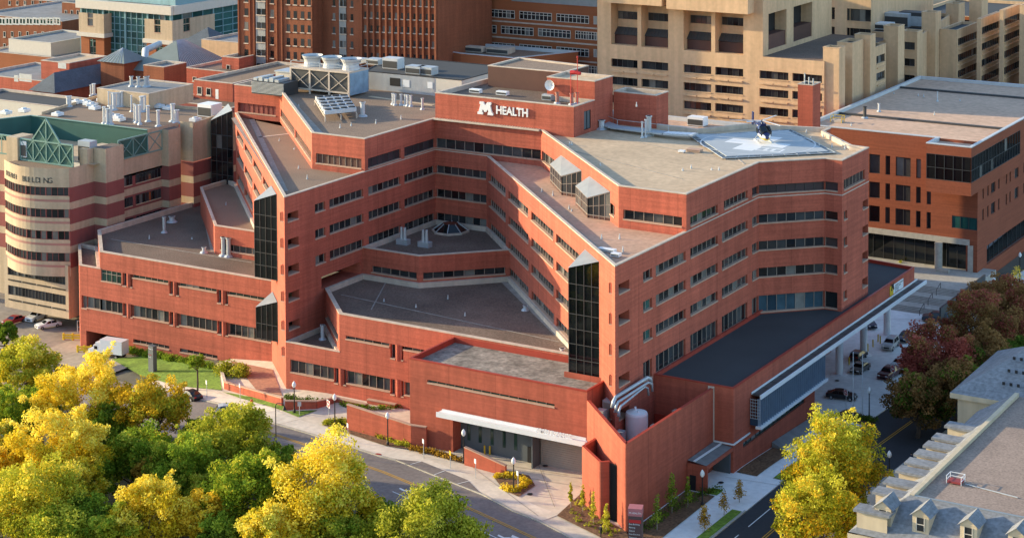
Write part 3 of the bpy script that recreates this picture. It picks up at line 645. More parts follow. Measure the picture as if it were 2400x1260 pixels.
R, L = rwall([(63.75, -14.85), WA, WB, (69.65, -21.7), (69.0, -21.2)], 0.4, 1, 10.6, 0.55)
R, L = rwall([WA, (68.95, -23.0), (69.9, -22.0)], 0.4, 1, 10.6, 0.6)
m = MB(); wall_mesh(m, R, L, 1.5, 10.6); wall_mesh(m, [V2((64.0, -15.3)), V2(WA)], [V2((64.4, -15.3)), V2((64.4, -18.6))], 1.5, 10.6); m.build('wing_wall', ['brick_new', 'coping_red'], YD)
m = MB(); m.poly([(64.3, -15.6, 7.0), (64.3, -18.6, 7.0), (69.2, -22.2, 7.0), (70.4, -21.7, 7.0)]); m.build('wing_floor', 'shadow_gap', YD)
m = MB(); P0, P1 = Vector((69.75, -22.05, 0)), Vector((71.0, -22.35, 0))
m.quad(P0+Vector((0, .1, 1.8)), P1+Vector((0, .1, 1.8)), P1+Vector((0, .1, 10.4)), P0+Vector((0, .1, 10.4)), 1)
for k in range(60): m.bar(P0+Vector((0, 0, 1.9+k*0.143)), P1+Vector((0, 0, 1.9+k*0.143)), 0.05, 0.06, 0)
m.build('louver_screen', ['steel_dark', 'shadow_gap'], YD)
t_ = atz(1492, 968, 12.0)
TK = thing('storage_tank', 'white upright cylindrical tank standing inside the walled service yard', 'tank', (t_.x, t_.y, 3.05))
m = MB(); m.lathe((t_.x, t_.y, 3.05), [(1.55, 0), (1.55, 8.9), (1.45, 9.15), (0.5, 9.4), (0.0, 9.45)], 28); o = m.build('shell', 'white', TK, smooth=False)
m = MB(); m.cyl((t_.x-.2, t_.y), .16, .16, 12.3, 12.9, 8); m.cyl((t_.x+.5, t_.y-.5), .1, .1, 12.2, 12.6, 8); m.build('vent', 'white', TK)
def yard_unit(u, v, w_, h, dpt, lab, zt=None, mt='galv'):
    zt = zt or 9.5; p = atz(u, v, zt); t = thing('equipment_cabinet', lab, 'cabinet', (p.x, p.y, 3.05))
    m = MB(); m.box(p.x-w_/2, p.x+w_/2, p.y, p.y+dpt, 3.05, zt); m.build('housing', mt, t)
    m = MB(); m.box(p.x-w_/2+.12, p.x+w_/2-.12, p.y-.04, p.y-.01, 3.4, zt-.3); m.build('panel', 'frame', t)
yard_unit(1422, 938, 1.3, 1, 1.6, 'tall grey equipment cabinet against the yard wall', 13.6)
yard_unit(1405, 962, 1.2, 1, 1.2, 'short grey cabinet behind the lit yard wall', 12.9)
yard_unit(1449, 1012, 1.0, 1, 1.2, 'small grey cabinet left of the white tank', 10.4)
yard_unit(1530, 998, 1.0, 1, 1, 'small cream cabinet right of the white tank', 10.4, 'coping')
yard_unit(1583, 963, 1.1, 1, 1, 'cream cabinet near the middle of the shaded yard wall', 10.6, 'coping')
yard_unit(1666, 905, 0.9, 1, 1, 'cream cabinet in the far corner of the yard', 14.6, 'coping')
PI_ = thing('exhaust_pipes', 'three polished steel exhaust pipes curving out of the brick wall over the yard', 'pipes', (66.5, -6, 12))
for k, (r_, ps, pe, zs_, ze_) in enumerate(((.26, (1521, 882), (1443, 930), 15.7, 14.9), (.18, (1523, 893), (1449, 941), 15.2, 14.4), (.15, (1514, 903), (1455, 951), 14.8, 14.0))):
    a, b = atz(*ps, zs_), atz(*pe, ze_); m = MB(); e = (b-a).normalized()
    m.tube([a+Vector((0, .8, -1.6)), a+Vector((0, .5, -.5)), a+e*.4, a.lerp(b, .5), b, b+e*.5+Vector((0, 0, -.4)), b+e*.6+Vector((0, 0, -1.2))], [r_]*6+[r_*1.7], 10); m.build('pipe', 'galv', PI_, smooth=True)
lettering('lettering', 'AMBULANCE', 0.85, 0.05, 'white', (53.6, -13.2, 8.92), (1, 0, 0), bold=0.02, sx=1.15, parent=H)
# ---------------------------------------------------------------- north-east clinic
NE = thing('clinic_building', 'long dark red brick clinic with a pale flat roof and a glazed corner overhang', 'clinic', (60, 140, 0))
cx = ony(2284, 455, 120).x
NB = [(37.2, 122.0), (64.8, 122.0), (cx, 122.0), (cx+0.3, 191), (37.2, 191)]
pxw = lambda us, y: [(ony(a, 440, y).x, ony(b, 440, y).x) for a, b in us]
ops = []
cols = pxw(((2037, 2062), (2075, 2086), (2099, 2134), (2147, 2158), (2172, 2182)), 122)
for v0, v1 in ((361, 404), (426, 462), (482, 518)):
    for a, b in cols: ops.append(op(a-37.2, b-37.2, ony(2100, v1+8, 122).z, ony(2100, v0+6, 122).z, d=0.4, pw=1.7, fm='frame_dark', sill=False))
a, b = ony(2231, 508, 122).x, cx-0.05; ops.append(op(a-37.2, b-37.2, ony(2260, 537, 122).z, ony(2260, 508, 122).z, d=0.15, g='glass_teal', fm='frame_dark', sill=False))
a, b = ony(2035, 560, 122).x, ony(2264, 600, 122).x; ops.append(op(a-37.2-8, b-37.2, 2.2, 7.6, d=1.3, g='glass_black', fm='frame_dark', pw=2.2, sill=False))
L_ = 191-122
rops = []
for z0, z1 in ((16.2, 18.4), (12.0, 14.2)):
    for s in (3, 6, 8.5, 13, 18, 20.5, 24, 30, 33): rops.append(op(s, s+0.9 if s not in (8.5, 24) else s+2.6, z0, z1, d=0.3, sill=False, fm='frame_dark'))
rops.append(op(6, 60, 2.6, 6.4, d=0.6, g='glass_black', fm='frame_dark', pw=3, sill=False))
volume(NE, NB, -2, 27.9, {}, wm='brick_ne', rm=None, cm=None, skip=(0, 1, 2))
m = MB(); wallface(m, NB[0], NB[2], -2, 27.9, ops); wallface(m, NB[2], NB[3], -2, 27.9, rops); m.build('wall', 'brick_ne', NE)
for o in ops: window(NE, NB[0], NB[2], o)
for o in rops: window(NE, NB[2], NB[3], o)
# glazed corner box
bx = [(64.8, 115.9), (73.6, 115.9), (73.6, 150), (64.8, 150)]
m = MB(); wallface(m, bx[0], bx[1], 18.6, 27.85, [op(0.0, 8.8, 21.1, 26.0, d=0.12)]); wallface(m, bx[1], bx[2], 18.6, 27.85, [op(0.0, 32, 21.1, 26.0, d=0.12)]); wallface(m, (64.8, 122), bx[0], 18.6, 27.85, [])
m.poly([(*p, 18.6) for p in reversed(bx)]); m.build('wall', 'brick_ne', NE)
window(NE, bx[0], bx[1], op(0.02, 8.8, 21.1, 26.0, d=0.12, g='glass_black', fm='frame_dark', pw=1.8, sill=False, rows=[21.1, 23.4, 26.0]))
window(NE, bx[1], bx[2], op(0.0, 32, 21.1, 26.0, d=0.12, g='glass_black', fm='frame_dark', pw=1.8, sill=False, rows=[21.1, 23.4, 26.0]))
RP = [(37.3, 122.0), (64.8, 122.0), (64.8, 115.9), (73.6, 115.9), (73.6, 191), (37.3, 191)]
MT['roof_ne'] = mat('roof_ballast_beige', (0.58, 0.385, 0.27), 0.95, 0.1, 0.1, fine=0.12, fscale=0.8)
m = MB(); m.poly([(*p, 27.35) for p in RP]); m.build('roof', 'roof_ne', NE)
m = MB(); ring(m, RP, 27.86, 28.05, 0.55, 0.08); m.build('coping', 'coping_metal', NE)
for y in (139, 176):
    m = MB(); m.box(38, 73, y, y+0.7, 27.36, 27.75); m.build('expansion_joint', 'frame_dark', NE)
m = MB(); m.box(ony(2035, 560, 121.8).x-4, cx-1.5, 121.75, 121.97, 7.6, 8.7); m.box(cx-1.8, cx-0.8, 121.75, 121.97, 2.0, 7.6); m.build('lintel', 'concrete', NE)
c_ = ony(2199, 640, 121.2); m = MB(); m.cyl((c_.x, 121.3), .75, .75, 1.5, 7.6, 18); m.build('column', 'concrete', NE)
# ---------------------------------------------------------------- research building
RS = thing('research_building', 'cream and maroon banded research building with a curved front and green trusses on its roof', 'laboratory', (-75, 35, -4))
MT['cream'] = mat('cream_stone', (0.52, 0.40, 0.27), 0.9, 0.08, 0.15, fine=0.06, fscale=2, streak=0.12)
MT['maroon'] = mat('maroon_stone', (0.27, 0.085, 0.075), 0.9, 0.08, 0.2, fine=0.06, streak=0.06)
MT['pinkish'] = mat('pink_stone', (0.40, 0.20, 0.16), 0.9, 0.08, 0.2)
MT['green_metal'] = mat('green_metal', (0.04, 0.12, 0.10), 0.45, 0.12, 0.3, rnd=(0.85, 1.15))
MT['green_truss'] = mat('green_truss', (0.18, 0.31, 0.27), 0.45, 0.08, 0.6)
def banded(mb, path, zb, closed=False):
    for i in range(len(path)-1+closed):
        a, b = path[i], path[(i+1) % len(path)]
        for z0, z1, mi in zb: mb.quad((*a, z0), (*b, z0), (*b, z1), (*a, z1), mi)
fl = [22.75-4.1*k for k in range(4)]        # window heads
arc = []
for k in range(17):
    t = k/16; x = -84.1+(84.1-67.4)*t; arc.append((x, 22-3.2*math.sin(math.pi*t)*0.9))
mb = MB()
zb = [(fl[0], 26.3, 0)]
for h in fl: zb += [(h-2.3, h-1.65, 0), (h-2.75, h-2.3, 2), (h-4.1, h-2.75, 0)]
zb[-1] = (6.0, fl[3]-2.75, 0)
banded(mb, arc, zb)
side = [(-67.4, 22), (-67.4, 29.0)]
sb = [(fl[0]-.1, 26.3, 0)]
for h in fl: sb += [(h-2.85, h-.1, 1), (h-4.2, h-2.85, 0)]
sb[-1] = (-1.5, fl[3]-2.85, 0)
banded(mb, side, sb)
pier = [(-67.4, 28.6), (-64.9, 28.6), (-64.9, 32.5)]; sbp = [(fl[0]+.4, 29.1, 0)]+[(z0+(.4 if 0 else 0), z1+(.5 if i == 0 else 0), mi) for i, (z0, z1, mi) in enumerate(sb[1:])]
banded(mb, [(-67.4, 28.6), (-64.4, 28.6), (-64.4, 33.5), (-66, 33.5)], [(fl[0]-.1, 29.1, 0)]+sb[1:])
banded(mb, [(-66, 46), (-64.2, 46), (-64.2, 49.5), (-66, 49.5)], [(fl[0]-.1, 29.8, 0)]+sb[1:])
banded(mb, [(-65.6, 51), (-62.3, 51), (-62.3, 66)], [(fl[0]+.1, 30.6, 0)]+sb[1:])
mb.poly([(-67.4, 28.6, 29.1), (-64.4, 28.6, 29.1), (-64.4, 33.5, 29.1), (-67.4, 33.5, 29.1)], 3); mb.poly([(-69, 46, 29.8), (-64.2, 46, 29.8), (-64.2, 49.5, 29.8), (-69, 49.5, 29.8)], 3)
# flat tan base block
wallface(mb, (-84.1, 21.5), (-67.55, 21.5), -1.9, 8.2, [op(0.9, 15.8, 4.4, 6.2, d=.3), op(0.9, 15.8, 0.6, 2.4, d=.3)], 0); mb.quad((-67.55, 21.5, -1.9), (-67.4, 34, -1.9), (-67.4, 34, 8), (-67.55, 21.5, 8), 0)
mb.poly([(-84, 21.5, -1.9), (-84, 60, -1.9), (-67.5, 60, -1.9), (-67.5, 21.5, -1.9)], 3)
for k in range(4):
    for z in (3.4, -0.4): mb.box(-83.0+k*3.8, -79.7+k*3.8, 21.35, 21.5, z, z+.22, 4)
# left wing beyond the drum
banded(mb, [(-120, 27), (-84.1, 27)], [(fl[0]-.1, 28.6, 0)]+[(z0, z1, mi) for z0, z1, mi in sb[1:]])
mb.build('wall', ['cream', 'maroon', 'pinkish', 'gravel_dark', 'shadow_gap'], RS)
window(RS, (-84.1, 21.5), (-67.55, 21.5), op(.9, 15.8, 4.4, 6.2, d=.3, pw=.9, fm='frame_dark', sill=False)); window(RS, (-84.1, 21.5), (-67.55, 21.5), op(.9, 15.8, .6, 2.4, d=.3, pw=.9, fm='frame_dark', sill=False))
for h in fl:
    wn = MB(); fr = MB()
    for k in range(16):
        a, b = Vector(arc[k]), Vector(arc[k+1]); off = Vector((0, .25))
        wn.quad((*(a+off), h-1.65), (*(b+off), h-1.65), (*(b+off), h), (*(a+off), h))
        fr.bar((*(a+off*.8), h-1.65), (*(a+off*.8), h), .16 if k % 4 == 0 else .07)
        for z in (h-1.62, h-.03): fr.bar((*(a+off*.8), z), (*(b+off*.8), z), .08)
    fr.bar((*arc[-1], h-1.65), (*arc[-1], h), .3)
    wo = wn.build('window', 'glass', RS); f = fr.build('frame', 'maroon', None); f.parent = wo
# windows of the recessed flank
fk = MB(); banded(fk, [(-66, 33.5), (-66, 46)], [(fl[0]-.6, 25.8, 0)]+sb[1:]); fk.build('wall', ['cream', 'maroon'], RS)
for h in fl[:3]:
    for a, b in ((34, 37.4), (38.4, 45.5)): window(RS, (-65.98, 33.5), (-65.98, 46), op(a-33.5, b-33.5, h-2.3, h-.4, d=0.0, pw=.9, fm='frame_dark', sm='cream'))
m = MB(); m.poly([(*p, 25.6) for p in arc]+[(-67.4, 26, 25.6), (-84.1, 26, 25.6)]); m.build('roof', 'gravel', RS)
# green truss screens
def truss(p0, p1, z0, z1, n, peak=None):
    p0, p1 = Vector((*p0, 0)), Vector((*p1, 0)); d = p1-p0; nrm = Vector((d.y, -d.x, 0)).normalized()
    b = MB(); t = MB()
    P = lambda s, z, o=0: p0+d*s+nrm*o+Vector((0, 0, z))
    for k in range(n*3): b.quad(P(k/n/3, z0), P((k+1)/n/3, z0), P((k+1)/n/3, z1), P(k/n/3, z1))
    if peak: b.poly([P(peak[0]-peak[2], z1), P(peak[0]+peak[2], z1), P(peak[0], peak[1])])
    o = b.build('truss_screen', 'green_metal', RS)
    for z in (z0, z1): t.bar(P(0, z, .12), P(1, z, .12), .26)
    for k in range(n+1): t.bar(P(k/n, z0, .12), P(k/n, z1, .12), .2)
    for k in range(n): t.bar(P(k/n, z0, .12), P((k+1)/n, z1, .12), .15); t.bar(P(k/n, z1, .12), P((k+1)/n, z0, .12), .15)
    if peak:
        q = P(peak[0], peak[1], .12); t.bar(P(peak[0]-peak[2], z1, .12), q, .26); t.bar(P(peak[0]+peak[2], z1, .12), q, .26); t.bar(P(peak[0], z1, .12), q, .2)
        t.bar(P(peak[0]-peak[2]/2, (z1+peak[1])/2, .12), P(peak[0], z1, .12), .15); t.bar(P(peak[0]+peak[2]/2, (z1+peak[1])/2, .12), P(peak[0], z1, .12), .15)
    f = t.build('truss', 'green_truss', None); f.parent = o
truss((-83.2, 25.5), (-69.6, 25.5), 25.8, 29.8, 4, (0.5, 34.2, 0.27))
truss((-66, 33.6), (-66, 46), 25.9, 29.6, 3)
truss((-100, 27.2), (-86.5, 27.2), 26.0, 29.6, 4)
m = MB(); m.box(-86.3, -83.4, 24.8, 29, 6, 30.0); m.build('pier', 'cream', RS); m = MB(); m.box(-69.5, -67.5, 27.0, 33, 20, 29.0); m.build('pier', 'cream', RS)
GB = [(-100, 56), (-64.8, 56), (-60.8, 56)]
m = MB(); m.quad((-97, 42, 25), (-66, 42, 25), (-66, 42, 30.3), (-97, 42, 30.3)); m.quad((-104, 26, 25), (-97, 42, 25), (-97, 42, 30.3), (-104, 26, 30.3)); m.build('green_parapet', 'green_metal', RS)
m = MB(); m.bar((-97, 41.9, 30.35), (-66, 41.9, 30.35), .35, .15); m.bar((-104, 26, 30.35), (-97, 42, 30.35), .35, .15); m.build('coping', 'green_truss', RS)
m = MB(); m.poly([(-104, 27, 26.2), (-66, 27, 26.2), (-66, 42, 26.2), (-97, 42, 26.2)]); m.build('roof', 'tan_roof', RS)
RB_ = [(-97, 42.05), (-65.9, 42.05), (-65.9, 50.9), (-65.6, 51.02), (-62.35, 51.02)]+[tuple(atz(u, v, 30.2).to_2d()) for u, v in ((541, 262), (400, 250), (245, 222), (100, 266))]
m = MB(); m.poly([(*p, 30.0) for p in RB_]); m.build('roof', 'gravel', RS)
m = MB()
for i in range(4, len(RB_)-1): m.bar((*RB_[i], 30.2), (*RB_[i+1], 30.2), .4, .7)
m.quad((-65.9, 42, 25), (-65.9, 51, 25), (-65.9, 51, 30.4), (-65.9, 42, 30.4)); m.build('parapet', 'cream', RS)
o1 = ony(20, 418, 20.3)
ca = Vector((-75.75, 22)); 
def arc_text(txt, k0, k1, size, z):
    n = len(txt)
    for i, ch in enumerate(txt):
        t = k0+(k1-k0)*(i+.5)/n; kk = min(15, int(t)); a, b = Vector(arc[kk]), Vector(arc[kk+1]); p = a.lerp(b, t-kk); d = (b-a).normalized()
        lettering('lettering', ch, size, .03, 'frame_dark', (p.x-d.x*size*.3+d.y*.05, p.y-d.y*size*.3-d.x*.05, z), (d.x, d.y, 0), parent=RS)
arc_text('RESEARCH', 1.2, 5.4, 1.35, 23.6); arc_text('BUILDING', 7.3, 13.2, 1.5, 23.5)
# ================================================================== buildings behind the hospital (their far walls follow the same street grid)
def fx(u, y, v=100): return ony(u, v, y).x
def fz(u, v, y): return ony(u, v, y).z
def farwin(root, y, u0, u1, v0, v1, panes=1, g_='glass', fm='frame_light', dep=0.3, border=0.08, name='window', sill=None, trans=0):
    """window in a wall facing the street at depth y; v0, v1 are its head and sill at its left edge"""
    a, b = fx(u0, y, v0), fx(u1, y, v0); z1, z0 = fz(u0, v0, y), fz(u0, v1, y); m = MB(); yy = y-0.02
    for k in range(panes): 
        c, d = a+(b-a)*k/panes, a+(b-a)*(k+1)/panes; m.quad((c, yy, z0), (d, yy, z0), (d, yy, z1), (c, yy, z1), 0)
    for k in range(panes+1 if panes > 1 or border > .1 else 0):
        c = a+(b-a)*k/panes; m.box(c-border/2, c+border/2, yy-.06, yy+.01, z0, z1, 1)
    if border > .1 or panes > 1: m.box(a, b, yy-.062, yy+.01, z1-border, z1, 1); m.box(a, b, yy-.062, yy+.01, z0, z0+border, 1)
    if trans: m.box(a, b, yy-.05, yy+.01, z0+(z1-z0)*trans, z0+(z1-z0)*trans+.12, 1)
    if sill: m.box(a-.15, b+.15, yy-.2, yy+.01, z0-.22, z0, 2)
    return m.build(name, [g_, fm, sill or fm], root)
def block(root, u0, u1, vt, y, dep, z0, wm, rm='membrane_grey', cm=None, x1=None, ops=None, par=0.6, ztop=None, cw=.4):
    a = fx(u0, y, vt); b = x1 if x1 is not None else fx(u1, y, vt); zt = ztop or fz(u0, vt, y)
    volume(root, [(a, y), (b, y), (b, y+dep), (a, y+dep)], z0, zt, ops or {}, wm=wm, rm=rm, cm=cm or wm, par=par, cw=cw)
    return a, b, zt
# ---- orange brick office block
OB = thing('office_block', 'orange brick office block with rows of wide white framed windows', 'office building', (-50, 160, 0))
y = 160; ytop = 52
block(OB, 1080, 1420, -60, y, 30, 0, 'brick_orange', ztop=56)
sl = 0.07
for r, (v, offs) in enumerate(((20, 1131), (57, 1088), (97, 1131), (136, 1088), (176, 1131))):
    u = offs
    while u < 1400:
        w_ = 75 if not (u == 1088) else 75
        farwin(OB, y, u, min(u+75, 1399), v+(u-1131)*sl, v+(u-1131)*sl+19, 8, border=.14, trans=.62); u += 87
    m = MB(); a, b = fx(1080, y), fx(1400, y)
    z = fz(1131, v+27, y)
    m.box(a, b, y-.12, y, z-.18, z+.18); m.build('string_course', 'coping', OB)
m = MB(); m.box(fx(1200, y), fx(1400, y), y-.1, y+6, fz(1131, -2, y), fz(1131, -2, y)+6); m.build('metal_roof', 'metal_roof', OB)
# ---- low round ended building before it
RB = thing('round_ended_building', 'low orange brick building with a rounded end and gravel roof', 'building', (-45, 142, 0))
yy = 140; a, b = fx(1030, yy), fx(1205, yy); zt = fz(1120, 128, yy); pts = [(b, yy), (b+4, yy+14), (a+2, yy+16)]
pts = [(a+5-5.5*math.sin(math.pi*(.0+k/8)), yy+8+8*math.cos(math.pi*k/8)) for k in range(1, 8)]+[(a+6, yy), (b, yy), (b+8, yy+16), (a+6, yy+16)]
volume(RB, pts, 0, zt, {}, wm='brick_orange', rm='gravel', cm='coping_metal', cw=.5)
def roof_unit(x, y, z, w_, d_, h, lab, mt='white', cat='roof unit', name='roof_unit', group=None):
    t = thing(name, lab, cat, (x, y, z), group)
    m = MB(); m.box(x-w_/2, x+w_/2, y-d_/2, y+d_/2, z+.15, z+h); m.build('housing', mt, t)
    m = MB(); m.box(x-w_/2+.1, x+w_/2-.1, y-d_/2-.04, y-d_/2, z+.3, z+h*.75); m.build('grille', 'frame_dark' if mt != 'frame_dark' else 'galv', t)
    m = MB(); m.box(x-w_/2+.1, x+w_/2-.1, y-d_/2+.1, y+d_/2-.1, z-.05, z+.15); m.build('base', 'frame', t)
    return t
for k, (u, v, w_) in enumerate(((1113, 122, 5), (1170, 126, 6), (1190, 124, 3))):
    p = atz(u, v, zt-.7); roof_unit(p.x, p.y, zt-.7, w_, 2, 1.4, ('long pale roof unit at the left of the round ended roof', 'long pale roof unit at the right of the round ended roof', 'small pale roof unit at the right edge of the round ended roof')[k], 'coping')
# ---- tall old brick tower
BT = thing('brick_tower', 'tall dark red brick tower with narrow windows in vertical piers', 'tower', (-80, 130, 0)); y = 130; yb = 134
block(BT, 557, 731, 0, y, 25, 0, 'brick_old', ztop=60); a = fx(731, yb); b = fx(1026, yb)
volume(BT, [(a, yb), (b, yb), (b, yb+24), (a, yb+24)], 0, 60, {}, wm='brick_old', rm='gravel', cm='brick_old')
nw = 0; st = None
def tw(u, w_, v, h, yy, **k):
    farwin(BT, yy, u, u+w_, v, v+h, 1, fm='frame_dark', border=.08, sill='coping', **k)
for r in range(-1, 6):
    v0 = 24+r*32
    for u, w_ in ((573, 9), (634, 8), (672, 8), (688, 8), (705, 8), (721, 7)):
        vv = v0+(u-670)*.055
        if vv < 150 and vv > -14: tw(u, w_, vv+1, 17, y)
    for u in (602, 613):
        vv = v0+(u-670)*.055
        if vv < 150 and vv > -14: tw(u, 9, vv, 14, y-.2)
    for u, w_ in ((780, 6), (797, 6), (805, 6), (822, 6)):
        vv = v0+1+(u-670)*.055
        if vv < 140 and vv > -14: tw(u, w_, vv, 15, yb-.2 if 790 < u < 815 else yb)
    for k in range(12):
        u = 854+k*14.4; vv = v0+(u-670)*.04-4
        if vv < 150 and vv > -14: tw(u, 5.5, vv, 14, yb)
m = MB(); m.box(fx(601, y), fx(623, y), y-.15, y, 0, 60); m.box(fx(796, yb), fx(812, yb), yb-.15, yb, 0, 60); m.build('metal_strip', 'metal_roof', BT)
for k in range(13):
    u = 848+k*14.4; m = MB(); m.box(fx(u, yb), fx(u, yb)+.45, yb-.55, yb, 0, 60); m.build('pier', 'brick_old', BT)
for u in (560, 586, 596, 627, 649, 661):
    m = MB(); m.box(fx(u, y), fx(u, y)+.35, y-.35, y, 0, 60); m.build('pier', 'brick_old', BT)
# ---- teal glass hall with stone towers
TG = thing('glass_hall', 'large teal glass hall with two stone and brick towers and a curved green roof', 'hall', (-220, 200, 0)); y = 200
a, b = fx(193, y), fx(402, y); zt = fz(193, 18, y)
def gridwall(root, p0, p1, z0, z1, nx, nz, gm='glass_teal', fm='galv', name='glass_wall', thick=.25):
    p0, p1 = Vector((*p0, 0)), Vector((*p1, 0)); d = p1-p0; n = Vector((d.y, -d.x, 0)).normalized(); G_ = MB(); f = MB()
    for i in range(nx):
        for j in range(nz):
            q = lambda s, t: p0+d*s+Vector((0, 0, z0+(z1-z0)*t)); G_.quad(q(i/nx, j/nz), q((i+1)/nx, j/nz), q((i+1)/nx, (j+1)/nz), q(i/nx, (j+1)/nz))
    for i in range(nx+1): f.bar(p0+d*(i/nx)+n*.1+Vector((0, 0, z0)), p0+d*(i/nx)+n*.1+Vector((0, 0, z1)), thick if i % 4 else thick*2.6)
    for j in range(nz+1): f.bar(p0+n*.08+Vector((0, 0, z0+(z1-z0)*j/nz)), p1+n*.08+Vector((0, 0, z0+(z1-z0)*j/nz)), thick*.8)
    o = G_.build(name, gm, root); q = f.build('mullions', fm, None); q.parent = o
MT['teal_metal'] = mat('teal_metal', (0.18, 0.33, 0.36), 0.5, 0.1, 0.2)
MT['teal_roof'] = mat('teal_roof', (0.22, 0.38, 0.42), 0.45, 0.08, 0.2, rnd=(.9, 1.1))
gridwall(TG, (a, y), (b, y), 2, zt, 16, 12, fm='teal_metal'); gridwall(TG, (b, y), (b+.1, y+190), 2, zt, 40, 12, fm='teal_metal')
m = MB(); m.box(a-1.5, b+1, y-1.2, y+.4, zt, zt+2.6); m.box(b-1, b+1.2, y, y+190, zt, zt+2.6); m.build('cornice', 'frame_light', TG)
m = MB()
prof = [(0, 0), (0, 3.2), (2, 6), (6, 8.5), (14, 10)]
for i in range(len(prof)-1):
    (d0, h0), (d1, h1) = prof[i], prof[i+1]; n = 30
    for k in range(n):
        xa, xb = a+6+(b-d0-a-6)*k/n, a+6+(b-d0-a-6)*(k+1)/n
        m.quad((xa, y+2+d0, zt+2.5+h0), (xb, y+2+d0, zt+2.5+h0), (min(xb, b-d1), y+2+d1, zt+2.5+h1), (min(xa, b-d1), y+2+d1, zt+2.5+h1))
    m.quad((b-d0, y+2+d0, zt+2.5+h0), (b-d0, y+188, zt+2.5+h0), (b-d1, y+188, zt+2.5+h1), (b-d1, y+2+d1, zt+2.5+h1))
m.poly([(a+6, y+16, zt+12.5), (b-14, y+16, zt+12.5), (b-14, y+188, zt+12.5), (a+6, y+188, zt+12.5)]); m.build('roof', 'teal_roof', TG)
for (u0, u1, v0, v1, v2, dp) in ((190, 244, 40, 82, 155, 14), (344, 404, 56, 98, 155, 16)):
    xa, xb = fx(u0, y-3), fx(u1, y-3); za, zb_ = fz(u0, v0, y-3), fz(u0, v1, y-3)
    w0 = [op((xb-xa)*.38, (xb-xa)*.62, zb_+3, zb_+7, d=.4, g='glass_green', pw=1.6)]
    m = MB(); wallface(m, (xa, y-3), (xb, y-3), 0, zb_, [op((xb-xa)*.36, (xb-xa)*.64, 4, zb_-1, d=.4)]); wallface(m, (xb, y-3), (xb, y+dp), 0, zb_, []); m.build('wall', 'brick_orange', TG)
    window(TG, (xa, y-3), (xb, y-3), op((xb-xa)*.36, (xb-xa)*.64, 4, zb_-1, d=.4, g='glass_green', pw=1.2, rows=[4+k*1.8 for k in range(int((zb_-5)/1.8))]))
    volume(TG, [(xa-.4, y-3.4), (xb+.4, y-3.4), (xb+.4, y+dp), (xa-.4, y+dp)], zb_, za, {0: w0, 1: [op(5, 8, zb_+3, zb_+7, d=.4, g='glass_green')]}, wm='cream', rm='membrane_grey', cm='cream', wall='stone_crown')
    m = MB(); m.box(xa-.9, xb+.9, y-3.9, y+dp, zb_-.2, zb_+1); m.build('cornice', 'frame_light', TG)
# ---- beige concrete hospital slab
CH = thing('concrete_tower', 'massive beige concrete hospital block with deep recesses and dark ribbon windows', 'hospital block', (10, 146, 0)); y = 146
xl, xr = fx(1400, y), fx(1932, y); zr = fz(1790, 133, y)
cc = 'concrete_tan'
a = {'r': []}
ops = []
cols = ((1432, 1494), (1503, 1566), (1602, 1667), (1676, 1742), (1780, 1848), (1857, 1927))
vrow = {0: (137, 140, 151, 156, 165, 171)}
for j, v in enumerate((137, 179, 222, 265)):
    for k, (u0, u1) in enumerate(cols):
        if j == 3 and k == 0: continue
        vv = v+(u0-1432)*.081; ops.append(op(fx(u0, y)-xl, fx(u1, y)-xl, fz(u0, vv+20, y), fz(u0, vv, y), d=.6, pw=1.5, fm='frame_dark', sm=cc))
for k, (u0, u1) in enumerate(cols[:4]):
    zb_, zt_ = fz(u0, 113+(u0-1432)*.075, y), fz(u0, 2+(u0-1432)*.05, y); ops.append(op(fx(u0, y)-xl, fx(u1, y)-xl, zb_, zt_, d=3.4, pane=0))
x2 = fx(1788, y)
m = MB(); z46 = 60
lows = [o for o in ops if o['z'][1] < zr-.5]; highs = [o for o in ops if o not in lows]
wallface(m, (xl, y), (xr, y), -2, zr, [o for o in lows]); wallface(m, (xl, y), (x2, y), zr, z46, [dict(o, z=(max(zr+.01, o['z'][0]), o['z'][1])) for o in highs])
wallface(m, (xr, y), (xr, y+14), -2, zr, []); wallface(m, (x2, y), (x2, y+40), zr, z46, [op(3, 13, zr+1, z46-14, d=3, pane=0), op(17, 28, zr+1, z46-14, d=3, pane=0)]); m.poly([(x2, y, zr), (xr, y, zr), (xr, y+40, zr), (x2, y+40, zr)], 1)
m.build('wall', [cc, 'gravel_dark'], CH)
for o in lows: window(CH, (xl, y), (xr, y), o)
for o in lows:                                       # precast shelf under each window
    m = MB(); (s0, s1), (z0, z1) = o['s'], o['z']
    for q0, q1 in ((0.02, .48), (.52, .98)): m.box(xl+s0+(s1-s0)*q0, xl+s0+(s1-s0)*q1, y-.35, y, z0-1.05, z0-.75)
    m.build('shelf', cc, CH)
for o in highs:
    (s0, s1), (z0, z1) = o['s'], o['z']; yb_ = y+3.38; m = MB(); hh = z1-z0
    m.box(xl+s0, xl+s1, yb_-.1, yb_+.2, z0, z1); m.build('recess_wall', cc, CH)
    for zz in (z0+hh*.58, z0+hh*.9):
        window(CH, (xl+s0, yb_-.1), (xl+s1, yb_-.1), op(.2, s1-s0-.05, zz, min(zz+1.9, z1), d=0, pw=1.2, fm='frame_dark', sm=cc))
    m = MB(); m.box(xl+s0+.1, xl+s1-.02, yb_-1.6, yb_-.1, z0, z0+hh*.27); m.build('brick_bay', 'louver', CH)
    m = MB()
    for i in range(8): m.bar((xl+s0+.2+i*(s1-s0)/8, yb_-1.7, z0+hh*.28), (xl+s0+.2+i*(s1-s0)/8, yb_-.1, z0+hh*.42), (s1-s0)/8-.06, .1)
    m.build('bay_roof', 'frame_dark', CH)
m = MB()
